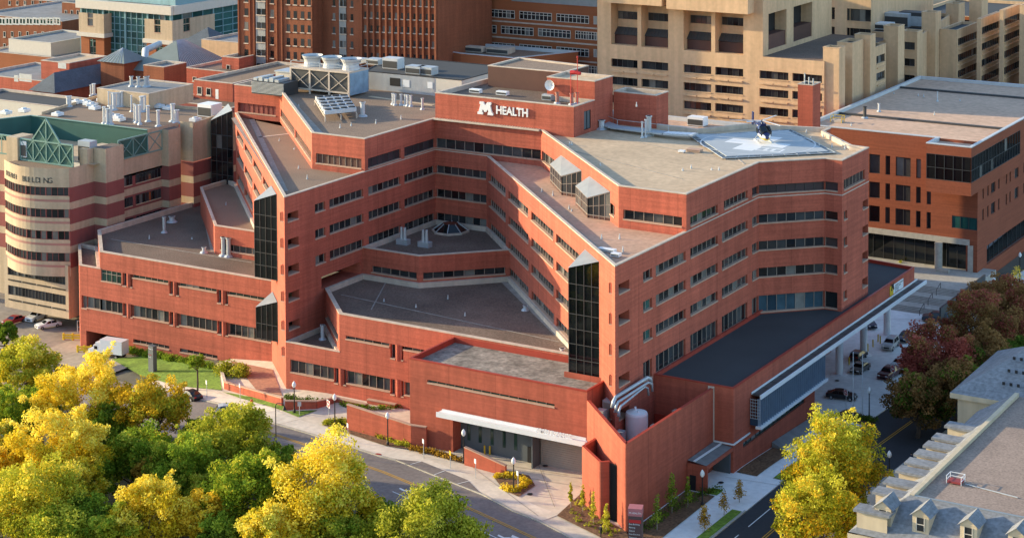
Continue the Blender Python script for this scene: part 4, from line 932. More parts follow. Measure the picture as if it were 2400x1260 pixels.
for (u0, u1, v) in ((1430, 1567, 2), (1578, 1768, 17)): m.box(fx(u0, y), fx(u1, y), y-3.5, y, fz(u0, v, y), z46)
m.build('overhang', cc, CH)
for q0, q1 in ((3, 13), (17, 28)):
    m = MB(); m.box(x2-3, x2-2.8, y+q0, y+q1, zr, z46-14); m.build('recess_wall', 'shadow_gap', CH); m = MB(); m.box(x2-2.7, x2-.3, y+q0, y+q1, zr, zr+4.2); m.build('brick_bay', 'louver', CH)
# chimney
p = ony(1870, 195, 112); q = ony(1905, 195, 112); BC = thing('brick_chimney', 'square red brick shaft rising between the helipad roof and the beige block', 'chimney', (p.x, 112, 10))
volume(BC, [(p.x, 112), (q.x, 112), (q.x, 116), (p.x, 116)], 5, fz(1870, 196, 112), {}, wm='brick_new', rm='shadow_gap', cm='coping', par=.3, cw=.25)
for k in range(3):
    m = MB(); m.cyl((p.x+.8+k*.9, 113.5), .14, .14, fz(1870, 196, 112)-.3, fz(1870, 196, 112)+(1.9, 1.2, 1)[k], 8); m.build('flue', 'galv', BC)
# low connecting roof behind the helipad
m = MB(); 
LK = thing('link_building', 'low link building with pinkish gravel roof behind the helipad', 'building', (45, 90, 0))
volume(LK, [(22, 70), (50, 70), (46, 100), (5, 100), (5, 74)], 0, 31.5, {}, wm='brick_new', rm='pink_roof', cm='coping_metal')
p = atz(1635, 291, 31); roof_unit(p.x, p.y, 30.7, 3.4, 2.2, 1.8, 'white roof unit with ducts behind the helipad', 'white')
# ---- stepped beige wings receding to the right
WG = []
def wing(u0, u1, ur, vt, y, label, wins=0, ztop=None, kind='concrete_wing', dv=28, vw=None, cat='concrete wing', fw=None):
    while y < 193+len(WG)*2.3 and fx(ur, y, vt) > 36.6: y += 1
    a, b = fx(u0, y, vt), fx(u1, y, vt); zt = fz(u0, vt, y)
    # depth of the flank from its far edge
    dpt = 4
    for k in range(1, 400):
        d = k*.25
        if proj_u(b, y+d, zt) >= ur: dpt = d; break
    t = thing(kind, label, cat, ((a+b)/2, y, 0))
    rop = []
    for r in range(wins):
        z1 = zt-2.2-r*3.9; rop.append(op(.9, dpt-.5, z1-1.9, z1, d=.4, pw=1.6, fm='frame_dark', sm=cc))
    fop = [op((b-a)*fw[0], (b-a)*fw[1], zt-2.6-r*3.9-1.9, zt-2.6-r*3.9, d=.4, pw=1.6, fm='frame_dark', sm=cc) for r in range(3)] if fw else []
    volume(t, [(a, y), (b, y), (b, y+dpt), (a, y+dpt)], -2, zt, {1: rop, 0: fop}, wm=cc, rm='membrane', cm=cc, par=.7, cw=.35)
    for o in rop:
        m = MB(); m.box(b, b+.3, y+o['s'][0]+.3, y+o['s'][1]-.3, o['z'][0]-.95, o['z'][0]-.7); m.build('shelf', cc, t)
    WG.append((t, a, b, y, dpt, zt)); return t
def proj_u(x, y, z):
    d = Vector((x, y, z))-Vector(CAM); return 1200+FPX*d.dot(RT)/d.dot(Vector(FW))
wing(1929, 1967, 1981, 110, 145.4, 'sunlit beige shaft at the corner of the concrete block, nearest of the row', kind='concrete_shaft', cat='concrete shaft')
wing(1962, 1998, 2024, 98, 136, 'broad beige shaft second in the row behind the pale clinic roof', kind='concrete_shaft', cat='concrete shaft')
wing(2003, 2040, 2052, 80, 146, 'slim beige shaft third in the row behind the pale clinic roof', kind='concrete_shaft', cat='concrete shaft')
wing(1960, 2051, 2076, 104, 156, 'low beige wing with two flank windows between the third and fourth shafts', 2)
wing(2071, 2105, 2119, 60, 157, 'beige shaft standing in front of the roof plant boxes', kind='concrete_shaft', cat='concrete shaft')
wing(2112, 2150, 2162, 72, 166, 'low beige wing with stacked windows between two shafts', 0, fw=(.2, .85))
wing(2160, 2193, 2205, 28, 168, 'tall beige shaft near the middle of the receding row', kind='concrete_shaft', cat='concrete shaft')
wing(2203, 2243, 2291, 68, 176, 'beige wing with four ribbon windows, nearest of the three stepped wings', 4)
wing(2290, 2299, 2344, 44, 190, 'beige wing with four ribbon windows, middle of the three stepped wings', 4)
wing(2343, 2352, 2393, 24, 204, 'beige wing with four ribbon windows, far one of the three stepped wings', 4)
wing(2390, 2402, 2440, 12, 216, 'beige wing cut by the right edge of the view', 4)
wing(2217, 2247, 2261, 8, 238, 'short beige shaft above the nearest stepped wing', kind='concrete_shaft', cat='concrete shaft')
wing(2272, 2301, 2315, -12, 246, 'short beige shaft above the middle stepped wing', kind='concrete_shaft', cat='concrete shaft')
BK = thing('concrete_backdrop_wing', 'shaded beige hospital wing filling the top right behind the stepped shafts', 'hospital wing', (60, 215, 0))
xa, xb = fx(1800, 215, 40), fx(2060, 215, 40)
volume(BK, [(xa, 190), (xb+2, 190), (xb+2, 250), (xa, 250)], 0, 46, {0: [op(4+k*9, 10+k*9, 26+j*4.6, 29+j*4.6, d=.5, fm='frame_dark', sm=cc) for k in range(4) for j in range(4)]}, wm=cc, rm='membrane', cm=cc)
BK2 = thing('concrete_rear_wing', 'sunlit tan rear wing along the top right corner', 'hospital wing', (100, 300, 0))
volume(BK2, [(10, 262), (140, 262), (140, 300), (10, 300)], 0, 33, {0: [op(4+k*10, 11+k*10, 18+j*5, 22+j*5, d=.5, fm='frame_dark', sm=cc) for k in range(12) for j in range(3)]}, wm='brick_orange', rm='membrane', cm=cc)
PLT = thing('rooftop_podium', 'dark flat roof with plant between the beige shafts', 'roof deck', (45, 165, 0))
volume(PLT, [(fx(1800, 200), 198), (fx(2160, 200), 200), (fx(2200, 230), 240), (fx(1800, 230), 240)], 0, fz(2100, 70, 205), {}, wm=cc, rm='membrane', cm=cc)
for k, (u, v, w_, h, mt, lab) in enumerate(((2107, 52, 6, 3.4, 'galv', 'pale blue cooling unit behind the beige shafts'), (2150, 52, 8, 3.6, 'frame_dark', 'dark plant box beside the pale cooling unit'), (2068, 58, 5, 1.6, 'white', 'white roof unit left of the pale cooling unit'))):
    z = fz(2100, 70, 205)-.6; p = atz(u, v+10, z); roof_unit(p.x, p.y, z, w_, 4, h, lab, mt)
# ---- low brick buildings and slate roofs on the left
MT['slate'] = mat('slate_roof', (0.085, 0.105, 0.125), 0.7, 0.15, 0.3, fine=0.15, fscale=2)
MT['green_seam'] = mat('seam_roof', (0.17, 0.21, 0.20), 0.55, 0.12, 0.3)
def hip(root, x0, x1, y0, y1, z0, ze, h, wm='brick_old', rm='slate', ov=.7, seams=0):
    m = MB(); m.prism([(x0, y0), (x1, y0), (x1, y1), (x0, y1)], z0, ze); m.build('wall', wm, root)
    r = MB(); X0, X1, Y0, Y1 = x0-ov, x1+ov, y0-ov, y1+ov
    if (X1-X0) >= (Y1-Y0): k = (Y1-Y0)/2; A, B = (X0+k, (Y0+Y1)/2, ze+h), (X1-k, (Y0+Y1)/2, ze+h)
    else: k = (X1-X0)/2; A, B = ((X0+X1)/2, Y0+k, ze+h), ((X0+X1)/2, Y1-k, ze+h)
    c = [(X0, Y0, ze), (X1, Y0, ze), (X1, Y1, ze), (X0, Y1, ze)]
    if (X1-X0) >= (Y1-Y0): r.quad(c[0], c[1], B, A); r.poly([c[1], c[2], B]); r.quad(c[2], c[3], A, B); r.poly([c[3], c[0], A])
    else: r.poly([c[0], c[1], A]); r.quad(c[1], c[2], B, A); r.poly([c[2], c[3], B]); r.quad(c[3], c[0], A, B)
    r.poly(list(reversed(c)))
    if seams:
        n = seams
        for k in range(1, n):
            t = k/n
            if (Y1-Y0) > (X1-X0):
                p = Vector(c[1]).lerp(Vector(c[2]), t); q = Vector(B).lerp(Vector(A), 1-t) if 0 else Vector(A).lerp(Vector(B), t)
                r.bar(p, q, .12, .12, 1)
            else:
                p = Vector(c[0]).lerp(Vector(c[1]), t); q = Vector(A).lerp(Vector(B), t); r.bar(p, q, .12, .12, 1)
    return r.build('roof', [rm, 'galv'], root)
OLD = []
def lowb(u0, u1, vt, y, dep, label, wm='brick_old', rm='membrane_grey', cm='coping', zb=-2, wins=(), kind='brick_building', cat='building', rest=0, ztop=None):
    a, b = fx(u0, y, vt), fx(u1, y, vt); zt = ztop or fz(u0, vt, y); t = thing(kind, label, cat, ((a+b)/2, y, 0))
    volume(t, [(a, y), (b, y), (b, y+dep), (a, y+dep)], zb, zt, {}, wm=wm, rm=rm, cm=cm, par=.6)
    for (wu0, wu1, v0, v1) in wins: farwin(t, y, wu0, wu1, v0, v1, 1, border=.12, sill='coping')
    OLD.append((t, a, b, y, zt)); return t
t = lowb(-60, 145, 32, 260, 60, 'brown brick block with a band of green glass under its roof, top left corner', 'brick_old', 'membrane_grey', wins=[(6+k*24, 11+k*24, 66+k*-1.2, 78-k*1.2) for k in range(0)])
for k in range(9): farwin(t, 260, -2+k*16, 12+k*16, 41, 58, 2, 'glass_green', 'galv', border=.5)
for r in range(2):
    for k in range(7): farwin(t, 260, 8+k*18, 13+k*18, 74+r*28, 87+r*28, 1, border=.13, sill='coping')
lowb(145, 200, 5, 280, 50, 'brown brick wing beside the teal hall, top left', wins=[(152+k*14, 157+k*14, 24+r*24, 36+r*24) for k in range(3) for r in range(3)])
lowb(-60, 160, -12, 330, 40, 'long brown brick building furthest back on the left', wins=[(20+k*18, 25+k*18, 2, 12) for k in range(8)])
lowb(20, 119, 91, 200, 24, 'cream panelled box with a flat grey roof, left side', 'frame_light', 'membrane_grey', 'frame_light', kind='panelled_box', cat='plant building')
lowb(-40, 186, 118, 196, 30, 'low tan building with a pale roof under the cream box', 'brick_orange', 'membrane_grey')
lowb(-60, 104, 172, 120, 22, 'red brick plant room with two blank grey panels, left edge', 'brick', 'membrane_grey', wins=())
t = OLD[-1][0]
for (u0, u1, v0, v1) in ((45, 74, 172, 190), (33, 43, 176, 191)): farwin(t, 120, u0, u1, v0, v1, 1, 'galv', 'galv', name='panel')
lowb(96, 162, 141, 125, 14, 'red brick penthouse with a white vent panel, left of the slate roof', 'brick', 'tan_roof'); farwin(OLD[-1][0], 125, 136, 155, 146, 160, 1, 'galv', 'white', name='panel')
lowb(455, 545, 186, 92, 30, 'small red brick block with two windows and a white door behind the hospital', 'brick', 'gravel', wins=((463, 473, 203, 221), (484, 494, 206, 223))); farwin(OLD[-1][0], 92, 505, 512, 209, 232, 1, 'white', 'white', name='door')
lowb(390, 543, 235, 84, 22, 'flat gravel roof with a pale seam between two brick blocks', 'maroon', 'gravel_dark')
lowb(432, 560, 158, 118, 20, 'brick block with a rusty roof frame left of the tower', 'brick', 'gravel_dark', wins=((452, 460, 180, 190),))
lowb(520, 560, 132, 124, 20, 'narrow brick block with a white coping against the tower', 'brick', 'gravel', wins=((531, 539, 152, 166),))
lowb(472, 560, 92, 165, 18, 'beige concrete box with a flat roof in front of the teal hall', 'concrete_tan', 'membrane_grey', kind='concrete_box', cat='building')
lowb(336, 384, 152, 104, 8, 'brown brick chimney block with steel flues beside the slate roofs', 'brick_old', 'membrane_grey', kind='chimney_block', cat='chimney')
lowb(-80, 240, 224, 92, 12, 'low flat roofed block with cream parapets, left edge behind the research building', 'frame_light', 'membrane', ztop=None)
t = thing('slate_roofed_hall', 'long low brick hall with a dark hipped slate roof and a silver duct', 'hall', (-130, 118, 0))
p, q = ony(80, 215, 112), ony(330, 185, 112)
zz = fz(100, 214, 112); xa_, xb_ = fx(76, 112, 214), fx(128, 112, 214); yl_ = 114
while proj_u(xb_, yl_, zz) < 300 and yl_ < 230: yl_ += 1
hip(t, xa_, xb_, 112, yl_, 0, zz, 4.2, seams=0)
m = MB(); A = Vector(((xa_+xb_)/2, 150, zz+4.6)); m.tube([A+Vector((-4, 10, 1)), A+Vector((-1, 1, .6)), A+Vector((5, -6, -2.4)), A+Vector((6.6, -8, -6))], [.9, 1, .9, .9], 8); m.build('duct', 'galv', t, smooth=True)
t = thing('cupola_house', 'small square brick cupola with a pyramid seam roof above the slate hall', 'cupola', (-140, 126, 0)); hip(t, fx(235, 128), fx(290, 128), 128, 136, 0, fz(235, 143, 128), 3.2, rm='green_seam', seams=8)
t = thing('seam_roofed_hall', 'brick hall with a grey green standing seam roof before the brick tower', 'hall', (-105, 130, 0)); hip(t, fx(352, 140), fx(470, 140), 132, 152, 0, fz(375, 170, 132), 7, rm='green_seam', seams=22)
t = thing('dark_roofed_hall', 'dark slate roof with a ridge vent under the teal glass hall', 'hall', (-120, 165, 0)); hip(t, fx(385, 168), fx(520, 168), 164, 185, 0, fz(400, 140, 164), 8)
lowb(1010, 1100, 105, 175, 20, 'dark brick house with a flat roof between the tower and the office block', 'brick_old', 'membrane_grey', wins=[(1040+k*14, 1047+k*14, 20+r*30, 36+r*30) for k in range(3) for r in range(3)], ztop=40)
# ================================================================== rooftop equipment
ZU, ZL = 37.75, 32.2
HP = thing('helipad', 'pale blue-grey five sided helipad deck with a white cross on the hospital roof', 'helipad', atz(1783, 337, 38.1))
MT['deck'] = mat('deck_paint', (0.40, 0.43, 0.45), 0.7, 0.08, 0.2, fine=.05)
zd = 38.1; px = [(1626, 315), (1703, 366), (1941, 354), (1846, 305), (1683, 315)]
dk = [atz(u, v, zd) for u, v in px]
def ccw(P): return P if sum(P[i][0]*P[(i+1) % len(P)][1]-P[(i+1) % len(P)][0]*P[i][1] for i in range(len(P))) > 0 else P[::-1]
dp = ccw([(p.x, p.y) for p in dk])
m = MB(); m.prism(dp, zd-.33, zd); m.build('deck', 'deck', HP)
n_ = MB()
o_ = inset(dp, -0.9)
for i in range(len(dp)):
    j = (i+1) % len(dp); a, b, c, d = Vector((*dp[i], zd-.1)), Vector((*dp[j], zd-.08)), Vector((*o_[j], zd-.12)), Vector((*o_[i], zd-.12))
    k = max(2, int((b-a).length/1.8))
    for q in range(k+1): n_.bar(a.lerp(b, q/k), d.lerp(c, q/k), .09, .09, 1); n_.bar(d.lerp(c, q/k), Vector((*d.lerp(c, q/k).to_2d(), ZU)), .07, .07, 1)
    n_.bar(d, c, .1, .1, 1); n_.quad(a, b, c, d, 0)
MT['net'] = mat('safety_net', (0.10, 0.12, 0.14), 0.6, 0.1, 1)
n_.build('safety_net', ['net', 'galv'], HP)
cc_ = atz(1776, 335.5, zd); m = MB(); L2, W2 = 5.2, 1.75
m.box(cc_.x-L2, cc_.x+L2, cc_.y-W2, cc_.y+W2, zd, zd+.012); m.box(cc_.x-W2, cc_.x+W2, cc_.y-L2*1.2, cc_.y-W2, zd, zd+.012); m.box(cc_.x-W2, cc_.x+W2, cc_.y+W2, cc_.y+L2*1.2, zd, zd+.012); m.build('cross', 'white', HP)
m = MB(); R1 = 9.3
for k in range(48):
    if k % 48 in range(0, 48):
        a0, a1 = 2*math.pi*k/48, 2*math.pi*(k+1)/48; P = lambda r, a: (cc_.x+r*math.cos(a), cc_.y+r*math.sin(a), zd+.008)
        m.quad(P(R1, a0), P(R1+.25, a0), P(R1+.25, a1), P(R1, a1))
m.build('ring', 'coping_metal', HP)
bc = atz(1804, 351, zd)
m = MB()
for q in ((-2.2, 2.2, -1.3, -1.0), (-2.2, 2.2, 1.0, 1.3), (-2.2, -1.9, -1, 1), (1.9, 2.2, -1, 1), (-.9, -.3, -.7, .7), (.3, .9, -.7, .7)): m.box(bc.x+q[0], bc.x+q[1], bc.y+q[2], bc.y+q[3], zd, zd+.01)
m.build('painted_box', 'white', HP)
w0, w1 = atz(1410, 285, 38.3), atz(1626, 312, 38.6)
m = MB(); wv = [atz(1405, 285, 38.3), atz(1440, 298, 38.3), atz(1560, 312, 38.5), atz(1630, 316, 38.7)]
for a, b in zip(wv[:-1], wv[1:]): m.bar(a, b, 2.4, .25, 0); m.bar(a+Vector((0, 1.1, 1.1)), b+Vector((0, 1.1, 1.1)), .08, .08, 1); m.bar(a+Vector((0, 1.1, 0)), a+Vector((0, 1.1, 1.1)), .08, .08, 1)
for k in range(6): q = wv[2].lerp(wv[3], .1+k*.16); m.box(q.x-.55, q.x+.2, q.y-1, q.y+1, q.z+.13, q.z+.15, 2)
m.build('walkway', ['deck', 'galv', 'white'], HP)
# helicopter -----------------------------------------------------------------
MT['navy'] = mat('navy_paint', (0.015, 0.025, 0.10), 0.25, 0.05, 1, spec=.6)
hc = atz(1787, 330, zd)
HC = thing('helicopter', 'dark blue, white and yellow helicopter parked on the white cross of the helipad', 'helicopter', (hc.x, hc.y, zd), rz=math.radians(-52))
# local frame: nose towards +x (pointing away from the street)
def loft(secs, n=14):
    m = MB(); rings = []
    for x, yc, zc, ry, rz_ in secs: rings.append([(x, yc+ry*math.cos(2*math.pi*k/n), zc+rz_*math.sin(2*math.pi*k/n)) for k in range(n)])
    for A, B in zip(rings[:-1], rings[1:]):
        for k in range(n):
            z = (A[k][2]+A[(k+1) % n][2]+B[k][2]+B[(k+1) % n][2])/4; m.quad(A[k], A[(k+1) % n], B[(k+1) % n], B[k], 0 if z > 1.5 else (1 if z > 1.0 else 2))
    m.poly(rings[0][::-1]); m.poly(rings[-1]); return m
HCb = HC; HC['_base'] = None; del HC['_base']
def hpart(m, name, mats, par=HC, sm=False): return m.build(name, mats, par, world=False, smooth=sm)
hpart(loft([(-1.6, 0, 1.9, .55, .6), (-.8, 0, 1.75, .9, .95), (.4, 0, 1.6, 1.0, 1.1), (1.6, 0, 1.5, .98, 1.05), (2.6, 0, 1.3, .75, .8), (3.2, 0, 1.15, .3, .35)]), 'fuselage', ['navy', 'white', 'yellow'], sm=True)
hpart(loft([(-1.4, 0, 2.0, .42, .42), (-3.5, 0, 2.1, .26, .26), (-6.2, 0, 2.2, .17, .18)]), 'tail_boom', ['navy', 'navy', 'white'], sm=True)
m = MB(); m.obox((-6.6, 0, 2.6), (.45, 0, 0), (0, .08, 0), (.15, 0, 1.1)); m.obox((-5.6, 0, 2.2), (.25, 0, 0), (0, 1.3, 0), (0, 0, .05), 1); m.build('tail_fin', ['navy', 'white'], HC, world=False)
m = MB(); m.obox((1.9, 0, 2.0), (.75, 0, -.35), (0, .86, 0), (.2, 0, .42)); m.build('windscreen', 'glass_black', HC, world=False)
m = MB(); m.obox((.3, .97, 1.75), (.6, 0, 0), (0, .05, 0), (0, 0, .4)); m.obox((.3, -.97, 1.75), (.6, 0, 0), (0, .05, 0), (0, 0, .4)); m.build('side_window', 'glass_black', HC, world=False)
m = MB(); m.obox((-.4, 0, 2.75), (1.1, 0, 0), (0, .45, 0), (0, 0, .25)); m.cyl((-.2, 0), .18, .14, 2.9, 3.45, 8); m.build('engine_cowling', 'navy', HC, world=False)
for s in (-1, 1):
    m = MB(); m.tube([(-1.6, s*1.05, .08), (1.9, s*1.05, .08), (2.3, s*1.05, .25)], .06, 6)
    for x in (-.7, 1.1): m.tube([(x, s*.5, .9), (x, s*.95, .5), (x, s*1.05, .08)], .05, 6)
    m.build('skid', 'coping_metal', HC, world=False)
for k in range(3):
    a = math.radians(20+120*k); d = Vector((math.cos(a), math.sin(a), 0)); n = Vector((-d.y, d.x, 0)); m = MB()
    m.obox(Vector((-.2, 0, 3.42))+d*2.8+Vector((0, 0, -.03)), d*2.55, n*.17, Vector((0, 0, .025))); m.build('rotor_blade', 'coping_metal', HC, world=False)
# cooling towers ---------------------------------------------------------------
def spot(u, v, z): return atz(u, v, z)
a, b = atz(688, 214, ZU), atz(813, 231, ZU); yc = (a.y+b.y)/2
CT = thing('cooling_tower', 'three fan cooling tower with dark cross-braced panels on the western upper roof', 'cooling tower', (a.x, yc, ZU))
x0, x1 = a.x, b.x; zt = ZU+4.6; dpt = 6
m = MB(); m.box(x0, x1, yc, yc+dpt, ZU+.7, zt); m.build('housing', 'frame_dark', CT)
m = MB()
for k in range(4): x = x0+(x1-x0)*k/3; m.box(x-.18, x+.18, yc-.2, yc, ZU-.1, zt)
for k in range(3):
    xa, xb = x0+(x1-x0)*k/3, x0+(x1-x0)*(k+1)/3; m.bar((xa, yc-.1, ZU+1), (xb, yc-.1, zt-.3), .12); m.bar((xa, yc-.1, zt-.3), (xb, yc-.1, ZU+1), .12)
m.box(x0-.2, x1+.2, yc-.25, yc+dpt+.2, zt, zt+.3); m.box(x0, x1, yc-.22, yc, ZU+.7, ZU+1.0); m.build('frame', 'coping', CT)
m = MB(); m.box(x1, x1+.25, yc, yc+dpt, ZU+.4, zt); m.build('side_panel', mat('blue_galv', (.22, .33, .42), .5, .25, .5), CT)
for k in range(3):
    cx_, cy_ = x0+(x1-x0)*(k+.5)/3+.6, yc+dpt/2; m = MB(); m.cyl((cx_, cy_), 1.65, 1.5, zt+.3, zt+1.3, 20, cap=False); m.cyl((cx_, cy_), 1.5, 2.05, zt+1.3, zt+2.4, 20, cap=False); m.cyl((cx_, cy_), 1.9, 1.9, zt+1.9, zt+1.92, 20, 1); m.build('fan_stack', ['coping_metal', 'frame_dark'], CT)
m = MB()
for x, y in ((x0, yc), (x1, yc), (x1, yc+dpt), (x0, yc+dpt), ((x0+x1)/2, yc)): m.box(x-.05, x+.05, y-.05, y+.05, zt+.3, zt+1.5)
for z in (zt+.9, zt+1.45): m.box(x0, x1, yc-.04, yc+.04, z, z+.07); m.box(x1-.04, x1+.04, yc, yc+dpt, z, z+.07)
m.build('railing', 'galv', CT)
p = atz(590, 207, ZU+1); p2 = atz(655, 214, ZU+1)
LV = thing('louvered_chiller', 'low louvered chiller with pale top left of the three cooling fans', 'chiller', (p.x, p.y, ZU))
m = MB(); m.box(p.x, p2.x+1, p.y, p.y+4.5, ZU, ZU+2.5, 0)
for k in range(9): m.box(p.x, p2.x+1, p.y-.12, p.y, ZU+.3+k*.24, ZU+.4+k*.24, 1)
m.build('housing', ['frame_dark', 'galv'], LV)
m = MB()
for k in range(5): m.box(p.x+k*1.3, p.x+k*1.3+.9, p.y+.5, p.y+4, ZU+2.5, ZU+3.0+.3*(k % 2))
m.build('fan_deck', 'galv', LV)
p = atz(690, 208, ZU); t = thing('access_shed', 'pale plaster shed between the louvered chiller and the cooling fans', 'shed', (p.x, p.y, ZU)); m = MB(); m.box(p.x-4.6, p.x-.6, p.y, p.y+4, ZU, ZU+3.0); m.build('wall', 'frame_light', t); m = MB(); m.box(p.x-4.8, p.x-.4, p.y-.2, p.y+4.2, ZU+3.0, ZU+3.2); m.build('roof', 'galv', t)
# condenser rack
q = [atz(u, v, ZU+1.2) for u, v in ((738, 232), (813, 228), (836, 262), (762, 270))]
CR = thing('condenser_rack', 'rack of pale condenser fans on a steel frame on the western upper roof', 'condenser', tuple(q[3].to_2d())+(ZU,))
for j in range(5):
    A, B = q[3].lerp(q[0], j/5+.03), q[2].lerp(q[1], j/5+.03); d_ = (q[0]-q[3])*.12
    m = MB(); Vz = Vector((0, 0, 1.1)); c_ = (A+B)/2+d_*.5; m.obox(c_+Vz*.3, (B-A)/2, d_*.55, Vz*.3); 
    m.build('condenser_unit', 'coping_metal', CR)
    m = MB()
    for k in range(4): w_ = A.lerp(B, (k+.5)/4)+d_*.5; m.cyl((w_.x, w_.y), .65, .65, w_.z+.66, w_.z+.82, 10)
    m.build('fan', 'steel_dark', CR)
m = MB()
for t_ in (0, .5, 1): m.bar(q[3].lerp(q[2], t_)-Vector((0, 0, .3)), q[0].lerp(q[1], t_)-Vector((0, 0, .3)), .18); 
for t_ in (0, .5, 1):
    for s_ in (0, 1): w_ = q[3].lerp(q[2], t_).lerp(q[0].lerp(q[1], t_), s_); m.box(w_.x-.1, w_.x+.1, w_.y-.1, w_.y+.1, ZU, w_.z-.3)
m.build('frame', 'coping', CR)
# corrugated plant room with the dark roof
p, p2 = ony(855, 205, 66), ony(1020, 218, 66)
PR = thing('plant_room', 'long white corrugated plant room with a dark flat roof behind the western roof', 'plant room', (p.x, 66, 36))
volume(PR, [(p.x, 66), (p2.x+6, 66), (p2.x+6, 84), (p.x-6, 84)], 34, fz(860, 166, 66), {}, wm='frame_light', rm='membrane', cm='steel_dark', par=.1, cw=.2)
m = MB()
for k in range(60): x = p.x+(p2.x-p.x)*k/60; m.box(x, x+.12, 65.93, 66, 36, fz(860, 166, 66)-.2)
m.build('corrugation', 'coping_metal', PR)
for u0, u1, v0, v1, mt, nm in ((914, 938, 182, 203, 'steel_dark', 'vent_opening'), (945, 960, 187, 205, 'white', 'door'), (1002, 1014, 192, 208, 'white', 'door')):
    a, b = ony(u0, v0, 65.9), ony(u1, v1, 65.9); m = MB(); m.box(a.x, b.x, 65.86, 65.92, b.z, a.z); m.build(nm, mt, PR)
zt = fz(860, 166, 66)
for u, v, w_, h, mt, lab in ((842, 146, 2.5, .9, 'galv', 'small flat vent at the left of the dark plant room roof'), (880, 150, 3, 1.2, 'galv', 'grey vent box left on the dark plant room roof'), (922, 160, 3.6, 2.2, 'coping_metal', 'square pale unit in the middle of the dark plant room roof'), (975, 172, 3.4, 1.6, 'galv', 'rounded steel unit right on the dark plant room roof'), (1002, 174, 3.4, 1.6, 'galv', 'second rounded steel unit right on the dark plant room roof')):
    q_ = atz(u, v, zt); roof_unit(q_.x, q_.y, zt-.1, w_, 2.4, h, lab, mt)
# stacks and vents: one prototype each, then copies
def stack(name, label, cat, h, r, loc, group, mt='coping_metal', cap=True):
    t = thing(name, label, cat, loc, group, world=False); m = MB(); m.cyl((0, 0), r, r, 0, h, 9)
    if cap: m.cyl((0, 0), r*1.35, r*1.35, h*.94, h, 9, bot=True)
    m.build('pipe', mt, t, world=False); m = MB(); m.cyl((0, 0), r*2.2, r*1.5, 0, .3, 9); m.build('base', 'galv', t, world=False); return t
g1 = 'slim vent stacks on the western upper roof'
for k, (u, v) in enumerate(((921, 245), (926, 247), (940, 247), (950, 248), (955, 249), (963, 250), (990, 257))):
    p = atz(u, v, ZU)
    if k == 0: s1 = stack('vent_stack', 'slim pale vent stack in the row of seven on the western upper roof', 'vent stack', 2.1, .22, p, g1)
    else: dup(s1, p)
p = atz(850, 273, ZU); stack('vent_stack', 'thick pale vent stack beside the condenser rack', 'vent stack', 2.6, .42, p, None)
g2 = 'white exhaust stacks crowding the research building roof'
zr_ = 30.0; s2 = None
for (u, v, h) in ((244, 290, 3.4), (252, 292, 3.2), (260, 292, 3.8), (255, 250, 3.2), (263, 250, 3), (268, 258, 3.6), (278, 250, 3), (286, 250, 3.2), (308, 262, 3.4), (315, 285, 3.6), (321, 288, 3.6), (328, 292, 3.9), (332, 262, 3.2), (340, 258, 3), (347, 285, 3.2), (352, 250, 3), (371, 296, 3.2), (405, 285, 3.6), (414, 288, 2.6), (160, 250, 2.2), (165, 249, 2.2), (213, 225, 2.4), (220, 222, 2.4)):
    p = atz(u, v, zr_)
    if s2 is None: s2 = stack('exhaust_stack', 'white exhaust stack among the crowd of stacks on the gravel roof of the research building', 'exhaust stack', 3.4, .3, p, g2); s2.scale = (1, 1, h/3.4)
    else: c = dup(s2, p); c.scale = (random.choice((.6, .8, 1.1, 1.4)),)*2+(h/3.4,)
g3 = 'low white fan units on the research building roof'; f1 = None
for u, v in ((200, 243), (208, 247), (216, 250), (222, 257), (262, 276), (275, 278), (280, 284), (372, 253), (395, 257), (135, 272), (14, 268), (57, 263), (458, 285), (240, 238), (180, 243)):
    p = atz(u, v, zr_)
    if f1 is None:
        f1 = thing('roof_fan', 'low white square fan unit on the gravel roof of the research building', 'roof fan', p, g3, world=False); m = MB(); m.box(-.9, .9, -.9, .9, .1, .7); m.build('housing', 'white', f1, world=False); m = MB(); m.cyl((0, 0), .6, .5, .7, .95, 10); m.build('fan', 'galv', f1, world=False); m = MB(); m.box(-.6, .6, -.6, .6, -.05, .1); m.build('base', 'frame', f1, world=False)
    else: dup(f1, p)
p = atz(492, 272, zr_); roof_unit(p.x, p.y, zr_, 3.6, 3.4, 2.6, 'large white box unit at the right end of the research roof', 'white')
p = atz(205, 345, 28.9); roof_unit(p.x, p.y, 26.2, 3, 2, 4.0, 'pale blue tank unit behind the green truss of the research building', 'deck')
p = atz(60, 335, 28.9); roof_unit(p.x, p.y, 26.2, 1.8, 1.5, 3.2, 'small white tank at the left inside the green roof screen', 'white')
# roof house on research building replaced by measured one
a, b = atz(228, 243, zr_), atz(345, 258, zr_)
t = thing('roof_house', 'tan windowless plant house standing on the research building roof', 'plant house', (a.x, a.y, zr_)); volume(t, [(a.x, a.y), (b.x, a.y), (b.x, a.y+14), (a.x, a.y+14)], zr_-.5, fz(228, 206, a.y), {}, wm='cream', rm='membrane_grey', cm='coping', par=.3, cw=.3)
zt_ = fz(228, 206, a.y)
for k, (u, v) in enumerate(((308, 203), (324, 204), (341, 204), (346, 203))):
    p = atz(u, v, zt_-.3); stack('vent_stack', ('first', 'second', 'third', 'fourth')[k]+' vent stack from the left on top of the tan plant house', 'vent stack', 2.2, .35, p, None, 'galv')
